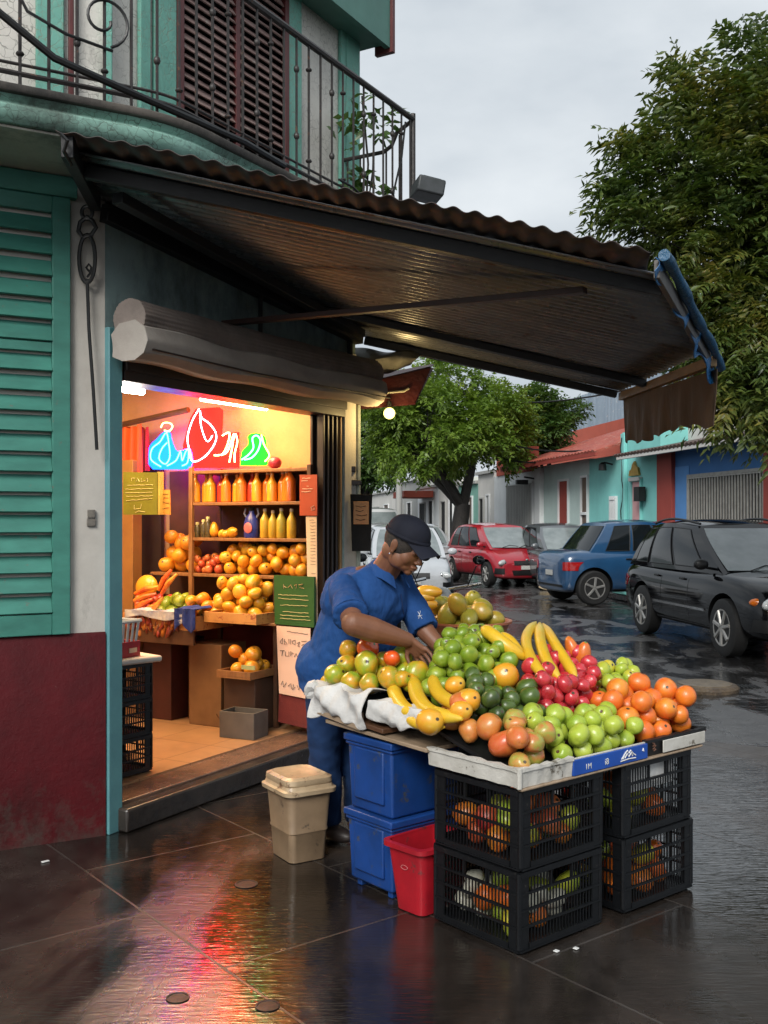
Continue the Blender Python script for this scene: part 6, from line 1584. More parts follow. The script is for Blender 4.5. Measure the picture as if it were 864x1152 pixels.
        if u:
            m = MB()
            for (a0, a1) in ((.2, .55), (.55, .9)):
                m.tube([f(a0, -.02)[0]+Vector((.01, 0, .012)), f((a0+a1)/2, .10)[0]+f(0, 0)[1]*.012, f(a1, .04)[0]+f(0, 0)[1]*.012], .006, 5)
            m.build('wiper', M_trim, o)
    # wheels
    for x in (xf, xr):
        for s in (-1, 1):
            w_ = MB(); MT = T(x, s*(hw-.105), wr) @ Matrix.Rotation(R(90), 4, 'X')
            w_.lathe([(wr*.62, -.095), (wr*.90, -.10), (wr*.985, -.08), (wr, -.04), (wr, .04), (wr*.985, .08), (wr*.90, .10), (wr*.62, .095)], 32, MT); wo = w_.build('wheel', M_tyre, o)
            r2 = MB(); sg = -s; R0 = wr*.63
            r2.lathe([(R0, sg*.085), (R0*1.02, sg*.100), (R0*.93, sg*.098), (R0*.90, sg*.05), (.02, sg*.05)], 30, MT)
            for i in range(spec.get('spokes', 6)):
                a = 2*math.pi*i/spec.get('spokes', 6)+.2
                r2.tube([(0.02*math.cos(a), .02*math.sin(a), sg*.088), (R0*.55*math.cos(a), R0*.55*math.sin(a), sg*.090), (R0*.95*math.cos(a), R0*.95*math.sin(a), sg*.086)], [.030, .026, .032], 6, MT)
            r2.lathe([(.045, sg*.07), (.045, sg*.102), (.02, sg*.106)], 14, MT); r2.build('rim', M_rim, wo)
    # lower details
    zt_f = prof[-2][1]
    fx = L/2
    bodybv = BVHTree.FromObject(body, bpy.context.evaluated_depsgraph_get())
    def hit(org, d, off=.004):
        h = bodybv.ray_cast(Vector(org), Vector(d).normalized()); return (h[0]+h[1].normalized()*off, h[1]) if h[0] else (None, None)
    def patch(name, fn, nu, nv, mt, off=.006, th=.008, par=o):
        """thin panel lying on the body; fn(u,v)->(origin, direction)"""
        P = {}
        for i in range(nu+1):
            for j in range(nv+1):
                oo, dd = fn(i/nu, j/nv); oo = list(oo); h = hit(oo, dd, off); tr_n = 0
                bad = lambda h: h[0] is None or (abs(dd[0]) > .9 and abs(h[0].x) < fx-.42)
                while bad(h) and tr_n < 40: oo[1] *= .985; oo[2] = oo[2]*.985+(.0085 if dd[0] == 0 else .0); tr_n += 1; h = hit(oo, dd, off)
                if h[0] is None: return None
                P[(i, j)] = h
        m = MB(); m.sheet(lambda u, v: P[(round(u*nu), round(v*nv))], nu, nv, th); return m.build(name, mt, par)
    def front(name, y0, y1, z0, z1, mt, sgn=1, sk=0, off=.006, th=.01, nu=8, nv=4, tap=0):
        return patch(name, lambda u, v: ((sgn*(fx+1), (y0+(y1-y0)*u)*(1-tap*(1-v)), z0+(z1-z0)*v+sk*abs(y0+(y1-y0)*u)), (-sgn, 0, 0)), nu, nv, mt, off, th)
    def sidep(name, x0, x1, z0, z1, mt, s, off=.005, th=.006, nu=10, nv=3, fz=None):
        return patch(name, lambda u, v: ((x0+(x1-x0)*u, s*(hw+1), (z0+(z1-z0)*v)+(fz(u) if fz else 0)), (0, -s, 0)), nu, nv, mt, off, th)
    F_ = spec.get('front', {})
    hz = F_.get('hz', (.58, .72)); 
    for s in (-1, 1):
        q = hit((fx+1, s*hw*.74, (hz[0]+hz[1])/2), (-1, 0, 0), -.045)[0]
        m = MB(); m.ell(q, (.075, .17, .072), 22, 14, rot=Euler((R(-7*s), 0, R(-34*s))).to_matrix()); hl_ = m.build('headlight', M_lens, o); m = MB(); m.ell(q+Vector((.035, -s*.03, 0)), (.045, .05, .05), 16, 10); m.build('reflector', M_chrome, hl_)
        if F_.get('amber'):
            m = MB(); m.ell(q+Vector((-.105, s*.105, .012)), (.10, .045, .050), 18, 12, rot=Euler((0, 0, R(-62*s))).to_matrix()); m.build('turn_signal', M_amber, o)
        patch('tail_light', lambda u, v: ((-fx-.6, s*(hw*(.74+.21*u)), .66+.16*v), (1, 0, 0)), 5, 4, M_redl, .006, .012)
    front('grille', -.34, .34, hz[0]-.02, hz[1]-.05, M_trim, 1, 0, .007)
    front('lower_intake', -.40, .40, zb+.10, zb+.22, M_trim, 1, 0, .007, tap=.1)
    for s in (-1, 1): front('fog_recess', s*hw*.70, s*hw*.90, zb+.13, zb+.27, M_trim, 1, 0, .008, nu=5)
    front('number_plate', -.17, .17, zb+.24, zb+.33, M_plate, 1, 0, .020); front('number_plate', -.17, .17, .55, .65, M_plate, -1, 0, .014)
    front('rear_bumper_trim', -.6, .6, zb+.12, zb+.16, M_trim, -1)
    m = MB(); h = hit((fx+1, 0, hz[1]-.035), (-1, 0, 0), .02)[0]
    if h: m.ell(h, (.008, .045, .03), 14, 8); m.build('badge', M_chrome, o)
    for s in (-1, 1):
        # door seams, handles, strip, sill, mirror
        for x in spec['seams']:
            patch('door_seam', lambda u, v: ((x+.008*u, s*(hw+1), zb+.12+(g[4]-.06-zb-.12)*v), (0, -s, 0)), 1, 8, M_trim, .0015, .003)
        for x in spec['handles']:
            q = hit((x, s*(hw+1), g[4]-.13), (0, -s, 0), .018)[0]
            if q: m = MB(); m.box(q, (.15, .022, .028)); m.build('door_handle', spec.get('handlemat', M_trim), o, bevel=.008)
        if spec.get('strip'): sidep('side_moulding', xr+wr+.12, xf-wr-.12, .50, .53, spec['strip'], s, .010, .010)
        sidep('sill', xr+wr+.10, xf-wr-.10, zb+.04, zb+.08, M_trim, s)
        mx = xs[3]-.16; q = gp(.93, .10, s)
        m = MB(); m.tube([q, q+Vector((.02, s*.08, .015))], .018, 6); m.build('mirror_arm', M_trim, o)
        m = MB(); m.ell(q+Vector((.03, s*.15, .055)), (.055, .095, .068), 18, 12); m.build('mirror', spec.get('mirmat', mat), o)
    if spec.get('rails'):
        for s in (-1, 1):
            m = MB(); m.tube([gp(u_, 1, s)+Vector((0, -s*.03, .035+.02*math.sin(math.pi*(u_-.02)/.96))) for u_ in [i/12 for i in range(13)]], .016, 8); m.build('roof_rail', M_trim, o)
    return o
hatch = dict(L=3.75, W=1.66, H=1.54, wb=2.40, wr=.30, zb=.19, off=.02,
    prof=[(0, .80, .74), (.015, .90, .88), (.05, .93, .95), (.14, .93, .99), (.35, .93, 1), (.55, .93, 1), (.72, .95, 1), (.80, .93, .985), (.88, .85, .96), (.94, .76, .92), (.985, .66, .82), (1, .56, .70)],
    gh=(.02, .15, .57, .83, .93), wins=[(.10, .30), (.33, .60), (.63, .86)], seams=[-.42, .40], handles=[-.60, .18], front=dict(hz=(.55, .68)), roofw=.76)
crossover = dict(L=4.30, W=1.78, H=1.62, wb=2.55, wr=.345, zb=.23, off=.02,
    prof=[(0, .86, .78), (.012, .96, .90), (.05, 1.0, .96), (.15, 1.0, .99), (.4, .99, 1), (.60, .985, 1), (.70, 1.0, 1), (.78, .98, .985), (.88, .93, .96), (.95, .84, .92), (.985, .74, .84), (1, .60, .74)],
    gh=(.03, .15, .50, .75, .99), wins=[(.08, .25), (.28, .56), (.59, .87)], seams=[-.55, .32], handles=[-.70, .14], strip=M_chrome, front=dict(hz=(.62, .78), amber=True), rails=True, spokes=7, roofw=.74)
sedan = dict(L=4.35, W=1.72, H=1.52, wb=2.52, wr=.33, zb=.22, off=.02,
    prof=[(0, .86, .80), (.012, .95, .90), (.05, .99, .96), (.16, 1.0, .99), (.4, .97, 1), (.62, .96, 1), (.72, .97, 1), (.80, .94, .985), (.90, .87, .95), (.96, .78, .90), (1, .60, .74)],
    gh=(.09, .27, .58, .76, .97), wins=[(.12, .32), (.35, .60), (.63, .87)], seams=[-.45, .42], handles=[-.66, .22], front=dict(hz=(.62, .75)), spokes=5, roofw=.74, strip=None)
def hd_(dx, dy): return math.atan2(dy, dx)
def RP(px, py): return gnd(px, py, RZ)
P_red = paint('red_car_paint', (.40, .008, .022), (.32, .006, .016)); P_black = paint('black_car_paint', (.004, .0045, .006), (.003, .003, .004), (.014, .013, .012)); P_black.node_tree.nodes['Principled BSDF'].inputs['Coat Weight'].default_value = .8; P_black.node_tree.nodes['Principled BSDF'].inputs['Specular IOR Level'].default_value = .0; P_blue = paint('blue_car_paint', (.012, .068, .165), (.009, .052, .13))
P_silver = paint('silver_car_paint', (.36, .37, .38)); P_white = paint('white_car_paint', (.60, .61, .61)); P_grey = paint('grey_car_paint', (.10, .11, .12))
blackspec = dict(crossover); blackspec['strip'] = M_chrome; blackspec['mirmat'] = M_trim
bfw = Vector((.125, -.992, 0)); wheelR = Vector((3.80, 13.45, 0)) # middle of the near side
bc_ = Vector((3.83, 13.4, RZ))+Vector((.89*.992, .89*.125, 0))
car('parked_car', 'black crossover car with roof rails nearest to the stand, parked at the right edge', blackspec, bc_, hd_(bfw.x, bfw.y), P_black, group='cars parked along the street')
rfw = Vector((.285, -.958, 0)); rc_ = Vector((2.92, 26.4, RZ))
redspec = dict(hatch); car('parked_car', 'small red hatchback parked facing the camera beyond the fruit stand', redspec, rc_, hd_(rfw.x, rfw.y), P_red, group='cars parked along the street')
ufw = Vector((.975, .222, 0)); rw = Vector((3.98, 19.4, 0)); uc = rw+ufw*1.38+Vector((-.222, .975, 0))*.80; uc.z = RZ
bluespec = dict(sedan); bluespec['handlemat'] = M_trim; bluespec['L'] = 3.9; bluespec['off'] = -.12; bluespec['H'] = 1.62; bluespec['gh'] = (.13, .24, .60, .78, 1.0); bluespec['prof'] = [(a, b+.04, c) for a, b, c in sedan['prof']]
car('parked_car', 'blue car with alloy wheels standing crosswise behind the black crossover', bluespec, uc, hd_(ufw.x, ufw.y), P_blue, group='cars parked along the street')
dk = dict(hatch); p = RP(628, 652); car('parked_car', 'black car with pale roof half hidden between the red hatchback and the blue car', dk, (4.30, 25.0, RZ), hd_(.1, -.99), P_grey, group='cars parked along the street')
wv = dict(hatch); wv['H'] = 2.0; wv['L'] = 4.2; wv['W'] = 1.75
car('parked_van', 'white van parked far down the street left of the tree trunk', wv, (-.25, 31.5, RZ), hd_(.15, -.98), P_white, cat='van')
car('parked_car', 'white car in front of the far white van', dict(hatch), (.0, 26.8, RZ), hd_(.12, -.99), paint('white_paint_b', (.55, .56, .57)), group='cars parked along the street')
car('parked_car', 'silver car behind the cap of the vendor, left of the red hatchback', dict(sedan), (.95, 29.5, RZ), hd_(.15, -.98), P_silver, group='cars parked along the street')
car('parked_car', 'grey white car low behind the chin of the vendor', dict(hatch), (.42, 20.8, RZ), hd_(.05, -1), paint('white_paint_c', (.48, .50, .52)), group='cars parked along the street')
# scooter at the corner
sc_ = thing('scooter', 'dark scooter with round mirrors parked behind the shoulder of the vendor', 'scooter', (-.12, 10.2, RZ), R(-70))
m = MB(); m.tube([(-.55, 0, .42), (-.30, 0, .62), (.05, 0, .66), (.15, 0, .45), (.35, 0, .30), (.55, 0, .50), (.62, 0, .95)], [.08, .14, .13, .10, .09, .10, .06], 12); m.build('frame', M_trim, sc_)
for x in (-.55, .68):
    m = MB(); MT = T(x, 0, .24) @ Matrix.Rotation(R(90), 4, 'X'); m.lathe([(.15, -.05), (.235, -.045), (.245, 0), (.235, .045), (.15, .05)], 24, MT); m.build('wheel', M_tyre, sc_)
m = MB(); m.tube([(-.50, 0, .74), (-.2, 0, .80), (.12, 0, .77)], [.11, .15, .11], 12, flat=.5); m.build('seat', M_black, sc_)
m = MB(); m.tube([(.58, -.34, 1.06), (.62, 0, 1.0), (.58, .34, 1.06)], .016, 8); m.build('handlebar', M_chrome, sc_)
for s in (-1, 1):
    m = MB(); m.tube([(.60, s*.22, 1.04), (.62, s*.30, 1.22)], .006, 6); m.ell((.62, s*.32, 1.27), (.015, .055, .042), 14, 8); m.build('mirror', M_glass, sc_)
m = MB(); m.ell((.70, 0, .95), (.06, .10, .09), 14, 10); m.build('headlight', M_lens, sc_)
sc2 = dup(sc_, (.62, 9.6, RZ), R(-100), 'dark motor scooter parked beyond the basin of mangos behind the vendor')
# ================================================================== FAR SIDE OF THE STREET
FO = Vector((6.84, 18.2, 0)); FU = Vector((-.158, .987, 0)).normalized()
FM_ = Matrix((FU, Vector((-FU.y, FU.x, 0)), Vector((0, 0, 1)))).transposed().to_4x4(); FM_.translation = FO + Vector((0, 0, RZ))
def fx_(px): k = (px-CX)/F; return (6.84-18.2*k)/(.987*k+.158)
m = MB(FM_); m.b2((-14, .0, .0), (62, 1.7, .13)); tag(m.build('far_pavement', M_pave, bevel=.02), kind='structure')
def hm(name, c, c2=None, **kw): return plaster(name, c, c2 or tuple(x*.8 for x in c), None, kw.get('dirt', (.12, .11, .10)), kw.get('damt', .66), .75, 1.2, 12, .3)
M_hblue = hm('deep_blue_wall', (.045, .17, .42)); M_hblue2 = hm('light_blue_wall', (.10, .28, .60)); M_hteal = hm('turquoise_wall', (.25, .66, .62)); M_hpale = hm('pale_green_wall', (.56, .70, .67)); M_hwhite = hm('white_wall', (.78, .80, .80)); M_hwhite2 = hm('chalk_wall', (.68, .66, .62))
M_hred = hm('brick_red_wall', (.34, .055, .04)); M_horange = hm('orange_red_wall', (.50, .10, .06)); M_hpink = hm('pink_door_paint', (.66, .36, .36)); M_hgrey = hm('grey_wall', (.42, .42, .40)); M_hmint = hm('mint_house_wall', (.22, .46, .38))
M_tilered = pm('red_roof_tiles', (.40, .085, .05), (.26, .05, .035), 3, .6, .1, .6, 14, wear=(.42, .20, .15), wscale=5, wamt=.56, dist=.03)
M_eaveb = pm('brown_eave', (.10, .06, .045), (.06, .04, .03), 3, .6, .1, .5, 20)
M_grey = pm('grey_grille_steel', (.34, .33, .30), (.24, .23, .21), 8, .5)
M_brownd = pm('brown_shutter', (.15, .10, .075), (.10, .07, .05), 6, .6)
def house(name, label, t0, t1, h, mat, depth=8, cat='house'):
    o = thing(name, label, cat, mat=FM_ @ T((t0+t1)/2, 0, 0)); c = (t0+t1)/2
    def hb(nm, p0, p1, mt, bevel=.01, par=None):
        m = MB(FM_); m.b2(p0, p1)
        if par is None: return m.build(nm, mt, o, True, bevel=bevel)
        m.v = [tuple(o.matrix_basis.inverted() @ Vector(v)) for v in m.v]; return m.build(nm, mt, par, bevel=bevel)
    hb('wall', (t0, -depth, 0), (t1-.01, 0, h), mat, 0)
    return o, hb
def opening(hb, nm, t0, t1, z0, z1, mt, recess=.06, frame=None, bars=0, fmat=M_trim):
    d = hb(nm, (t0, .002, z0), (t1, .012, z1), mt, 0)
    fmm = fmat
    for (a, b) in (((t0-.06, .0, z0), (t0, .06, z1+.06)), ((t1, .0, z0), (t1+.06, .06, z1+.06)), ((t0, .0, z1), (t1, .06, z1+.06))):
        hb(nm+'_frame', a, b, frame or fmm, .005, d)
    return d
def grille(hb, par, t0, t1, z0, z1, n, mt, y=.05, r=.012):
    m = MB(FM_)
    for i in range(n):
        t = t0+(t1-t0)*(i+.5)/n; m.b2((t-r, y, z0), (t+r, y+.02, z1))
    for z in (z0+.02, (z0+z1)/2, z1-.02): m.b2((t0, y+.021, z-.015), (t1, y+.035, z+.015))
    m.v = [tuple(par.parent.matrix_basis.inverted() @ Vector(v)) for v in m.v]; return m.build('grille', mt, par)
def eave(hb, t0, t1, z, out, mt, nm='eave', th=.10, drop=.12):
    pass
def roofslab(o, nm, t0, t1, z0, y0, z1, y1, th, mt, ridged=None):
    m = MB(FM_)
    if ridged:
        n = int((t1-t0)/ridged)*6
        m.sheet(lambda u, v: ((t0+(t1-t0)*u, y0+(y1-y0)*v, z0+(z1-z0)*v+.035*abs(math.sin(math.pi*u*(t1-t0)/ridged))+.012*math.floor(v*9.99)/9), (0, .4, 1)), n, 10, th)
    else: m.add([(t0, y0, z0), (t1, y0, z0), (t1, y1, z1), (t0, y1, z1), (t0, y0, z0+th), (t1, y0, z0+th), (t1, y1, z1+th), (t0, y1, z1+th)], [(3, 2, 1, 0), (4, 5, 6, 7), (0, 1, 5, 4), (1, 2, 6, 5), (2, 3, 7, 6), (3, 0, 4, 7)])
    return m.build(nm, mt, o, True)
# blue house
o, hb = house('town_house', 'blue house with wide grey window grille and red pilasters under a brown eave', -7, fx_(743), 3.15, M_hblue)
hb('light_panel', (fx_(776)+.02, .003, 0), (fx_(760), .010, 2.75), M_hblue2, 0)
w_ = opening(hb, 'window', .10, 3.05, .30, 2.50, M_dark, frame=M_grey); grille(hb, w_, .10, 3.05, .30, 2.50, 26, M_grey, r=.020)
hb('pilaster', (fx_(760), 0, 0), (fx_(743)-.02, .10, 3.1), M_hred); hb('pilaster', (-.42, 0, 0), (.0, .10, 3.1), M_hred); hb('window', (-4.5, .002, .5), (-1.4, .02, 2.4), M_dark)
hb('parapet', (-7, -.9, 3.15), (fx_(735), -.65, 3.95), M_hwhite2)
roofslab(o, 'eave', -7, fx_(719), 3.08, .62, 3.32, -.66, .05, M_eaveb, .18)
hb('eave_board', (-7, .56, 3.0), (fx_(721), .60, 3.08), M_hwhite2)
# turquoise house
o, hb = house('town_house', 'turquoise house with a narrow pink door and small gold ornament', fx_(743), fx_(700), 3.74, M_hteal)
d_ = opening(hb, 'door', fx_(722), fx_(712), .13, 2.52, M_hpink, frame=M_hteal); hb('lintel', (fx_(723), .0, 2.53), (fx_(711), .10, 2.62), M_hwhite2)
m = MB(FM_); c = (fx_(722)+fx_(709))/2; m.prism([(-.30, 0), (.30, 0), (.26, .12), (.14, .16), (.10, .26), (-.02, .34), (-.10, .22), (-.22, .18), (-.26, .10)], 0, .05, T(c, .01, 2.66) @ Matrix.Rotation(R(90), 4, 'X') @ Matrix.Diagonal((1, 1, -1, 1))); m.build('ornament', pm('gold_ornament', (.50, .34, .08), (.40, .22, .04), 9, .5), o, True)
hb('pilaster', (fx_(706), 0, 0), (fx_(702), .09, 3.7), M_hteal)
m = MB(FM_); m.tube([(fx_(726), .02, 2.30), (fx_(726), .12, 2.32)], .03, 8); m.b2((fx_(729), .06, 2.05), (fx_(723), .22, 2.38)); m.build('wall_lamp', M_trim, o, True)
m = MB(FM_); P = [(fx_(704)+.05*math.sin(i), .10+.02*math.sin(i*2), 3.6-.25*i) for i in range(9)]; m.tube(P, .012, 5); m.build('cable', M_trim, o, True)
o, hb = house('town_house', 'low turquoise wall with a tiny slotted vent beside the pale green house', fx_(700), fx_(663), 3.22, M_hteal)
v_ = opening(hb, 'vent', fx_(694), fx_(688.5), 1.1, 2.15, M_dark, frame=M_hwhite); grille(hb, v_, fx_(694), fx_(688.5), 1.1, 2.15, 3, M_hwhite, r=.03)
m = MB(FM_); m.tube([(fx_(690), .02, 3.0), (fx_(690), .25, 3.05)], .02, 8); m.lathe([(.10, 0), (.09, .15), (.03, .20)], 12, T(fx_(690), .28, 2.85)); m.build('wall_lamp', M_trim, o, True)
# pale house
o, hb = house('town_house', 'pale green house with a tall red door and a narrow brown window', fx_(663), fx_(605), 3.25, M_hpale)
opening(hb, 'door', fx_(640), fx_(630), .13, 2.72, M_hred, frame=M_hwhite); opening(hb, 'window', fx_(663)+.08, fx_(655.5), .9, 2.75, M_brownd, frame=M_hwhite); hb('window_rail', (fx_(663)+.08, .02, 1.75), (fx_(655.5), .07, 1.83), M_hwhite)
hb('corner_pilaster', (fx_(612), 0, 0), (fx_(606), .14, 3.2), M_hwhite)
rf_ = thing('tiled_roof', 'long red tiled roof over the pale house and the low turquoise wall', 'roof', mat=FM_ @ T(10, -1, 3.3))
roofslab(rf_, 'tile_slope', fx_(702), fx_(588), 3.26, .75, 4.55, -3.4, .05, M_tilered, .24)
m = MB(FM_); m.b2((fx_(702), .68, 3.17), (fx_(588), .74, 3.27)); m.build('eave_board', M_hred, rf_, True)
# red wall and corrugated hall behind
def back(name, label, t0, t1, y0, y1, z1, mat, cat, rid=None):
    if rid:
        m = MB(FM_); m.sheet(lambda u, v: ((t0+(t1-t0)*u, y1+.04*math.sin(u*(t1-t0)/rid*6.283), RZ*0+z1*v), (0, 1, 0)), int((t1-t0)/rid*6), 1, .01); m.b2((t0, y0, 0), (t1, y1-.1, z1-.02)); 
    else: m = MB(FM_); m.b2((t0, y0, 0), (t1, y1, z1))
    o = m.build(name, mat, None, loc=FM_ @ Vector(((t0+t1)/2, y1, 0))); return tag(o, label, cat)
back('rear_wall', 'orange red upper wall rising behind the tiled roof', 12.0, 26.0, -4.4, -3.6, 5.0, M_horange, 'wall')
hl_ = thing('corrugated_hall', 'tall pale blue corrugated metal hall behind the red roof', 'hall', mat=FM_ @ T(22, -7, 0))
m = MB(FM_); m.b2((15.1, -13, 0), (28.9, -6.3, 7.1)); m.build('hall_body', M_hgrey, hl_, True)
m = MB(FM_); m.sheet(lambda u, v: ((15+14*u, -6.2+.05*math.sin(u*14/.34*6.283), 3+4.15*v), (0, 1, 0)), 240, 1, .01); m.build('corrugated_cladding', pm('pale_blue_metal', (.30, .37, .44), (.22, .28, .35), 2, .4, metal=.3, wear=(.5, .5, .5), wscale=6, wamt=.6, stretch=(1, 1, .2)), hl_, True)
# white house with gate
o, hb = house('town_house', 'white house with a brown barred gate and an orange red parapet', fx_(605), fx_(556), 3.15, M_hwhite)
g_ = opening(hb, 'gate', fx_(600), fx_(571), .13, 2.78, M_brownd, frame=M_hwhite); grille(hb, g_, fx_(600), fx_(571), .13, 2.78, 16, M_hgrey, r=.05)
hb('parapet', (fx_(596), -.3, 3.15), (fx_(560), .05, 3.95), M_horange)
m = MB(FM_); m.tube([(fx_(602), .02, 2.9), (fx_(602), .35, 2.95)], .03, 6); m.b2((fx_(603), .25, 2.72), (fx_(601), .60, 2.86)); m.build('wall_lamp', M_trim, o, True)
# farther houses
FH = [(556, 538, 3.3, M_hwhite2, 'chalk white far house directly right of the big tree trunk', M_hgrey), (538, 516, 3.0, M_hmint, 'mint green far house behind the trunk of the big tree', M_brownd), (516, 494, 3.4, M_hwhite2, 'cream far house with a dark doorway left of the tree trunk', M_dark), (494, 470, 3.1, M_hwhite, 'white far house with a small red awning', M_dark), (470, 445, 3.6, M_hgrey, 'grey far house behind the white van', M_dark), (445, 418, 3.2, M_hwhite2, 'farthest pale house at the end of the street', M_brownd)]
for a, b, h_, mt, lb, dm in FH:
    t0, t1 = fx_(a), fx_(b); o, hb = house('town_house', lb, t0, t1, h_, mt)
    opening(hb, 'door', t0+(t1-t0)*.25, t0+(t1-t0)*.42, .13, 2.5, dm, frame=M_hwhite); opening(hb, 'window', t0+(t1-t0)*.62, t0+(t1-t0)*.85, 1.0, 2.4, M_dark, frame=M_hgrey)
    hb('roof_edge', (t0, -.2, h_), (t1, .12, h_+.12), M_hgrey if mt is not M_hgrey else M_hwhite)
    if a == 494: hb('awning', (t0+1, .05, 2.65), (t1-1, 1.4, 2.95), M_horange)
for i, (x, y, w_, h_, mt, lb) in enumerate(((-7, 84, 9, 4.2, M_hwhite, 'white building closing the far end of the street'), (-18, 70, 9, 3.6, M_hmint, 'mint building on the left side of the far street'))):
    o = thing('far_building', lb, 'building', (x, y, RZ))
    m = MB(); m.b2((-w_/2, 0, 0), (w_/2, 6, h_)); m.build('wall', mt, o)
    for j in range(3): m = MB(); m.b2((-w_/2+.8+j*2.7, -.03, 1.0), (-w_/2+2.2+j*2.7, -.005, 2.6)); m.build('window', M_dark, o)
    m = MB(); m.b2((-w_/2-.2, -.3, h_), (w_/2+.2, 6.2, h_+.15)); m.build('roof', M_hgrey, o)
# utility pole and wires
up = thing('utility_pole', 'slim grey utility pole left of the big tree trunk', 'pole', (.55, 37, RZ))
m = MB(); m.tube([(0, 0, 0), (0, 0, 7.2)], [.13, .09], 10); m.build('pole_shaft', M_hgrey, up); m = MB(); m.b2((-.8, -.05, 6.6), (.8, .05, 6.7)); m.build('crossarm', M_brownd, up)
for i, (pa_, pb_, sag, lb) in enumerate(((Vector((.55, 37, 6.6)), FM_ @ Vector((6.0, -1.0, 5.0)), .7, 'highest'), (Vector((.9, 37, 6.6)), FM_ @ Vector((7.2, .2, 3.4)), .9, 'middle'), (Vector((.2, 37, 6.6)), FM_ @ Vector((9.4, .1, 3.3)), 1.1, 'lowest'), (FM_ @ Vector((14.4, -3.8, 5.1)), FM_ @ Vector((5.2, -.5, 3.75)), .35, 'short slack'))):
    m = MB(); m.tube([pa_.lerp(pb_, t/14)-Vector((0, 0, sag*4*(t/14)*(1-t/14))) for t in range(15)], .024, 5); o = m.build('overhead_wire', M_trim, None, loc=pa_); tag(o, lb+' black overhead wire over the far houses', 'wire')

# ------------------------------------------------------------------ round stone cover, bag
mh = thing('manhole_cover', 'raised round stone manhole cover in the wet road near the black car', 'manhole cover', gnd(793, 776, RZ))
m = MB(); m.lathe([(.31, 0), (.315, .03), (.29, .055), (.27, .058)], 36); m.build('stone_ring', pm('mossy_stone', (.16, .115, .07), (.08, .06, .045), 12, .35, .15, 1.0, 30, dist=.02), mh)
m = MB(); m.lathe([(.25, .058), (.25, .066), (.24, .068)], 30); m.build('lid', pm('stone_lid', (.22, .17, .11), (.13, .10, .07), 14, .35, .15, .8, 40, dist=.01), mh)
g2 = thing('drain_grate', 'small slotted drain grate in the road right of the round cover', 'drain grate', gnd(838, 773, RZ))
for i in range(7): m = MB(); m.b2((-.13+.04*i, -.09, .0), (-.112+.04*i, .09, .012)); m.build('grate_bar', M_black, g2)
m = MB(); m.lathe([(.05, 0), (.16, .03), (.13, .16), (.05, .26), (.02, .32)], 10); o = m.build('paper_bag', pm('tan_bag', (.46, .36, .22), (.34, .26, .15), 9, .7, .1, .8, 20, dist=.03), None); o.location = gnd(613, 664, RZ); o.rotation_euler = (.15, .2, .4); tag(o, 'crumpled tan bag on the wet road between the red and the blue cars', 'bag')

for (a, b, r_) in ((277, 995, .050), (200, 1123, .038), (301, 1132, .040)):
    m = MB(); m.lathe([(r_, .0012), (r_, .0035), (r_*.82, .004), (r_*.78, .0022)], 20); o = m.build('floor_drain', M_black, None); o.location = gnd(a, b); tag(o, {277: 'round dark drain cap in the pavement furthest from the camera', 200: 'small dark drain cap in the blue edge of the neon reflection', 301: 'small dark drain cap at the bottom right of the neon reflection'}[a], 'drain')
# ================================================================== TREES
def leafmat(name, stops, rough=.42):
    k = N(name); f = k.noise(1.5, 4, .6, 'Pos'); f2 = k.noise(30, 2, .5, 'Pos'); f3 = k.math('ADD', k.math('MULTIPLY', f, .6), k.math('MULTIPLY', f2, .4))
    n = len(stops); c = k.ramp(f3, [(.33+.34*i/(n-1), s) for i, s in enumerate(stops)]); k.set(c, rough, 0, .1, .4)
    tr = k.n('ShaderNodeBsdfTranslucent'); k.l(k.mix(1.0, c, (1.1, 1.2, .5), 'MULTIPLY'), tr.inputs['Color']); ms = k.n('ShaderNodeMixShader'); ms.inputs[0].default_value = .28
    out = [q for q in k.t.nodes if q.type == 'OUTPUT_MATERIAL'][0]; k.l(k.b.outputs[0], ms.inputs[1]); k.l(tr.outputs[0], ms.inputs[2]); k.l(ms.outputs[0], out.inputs['Surface']); return k.m
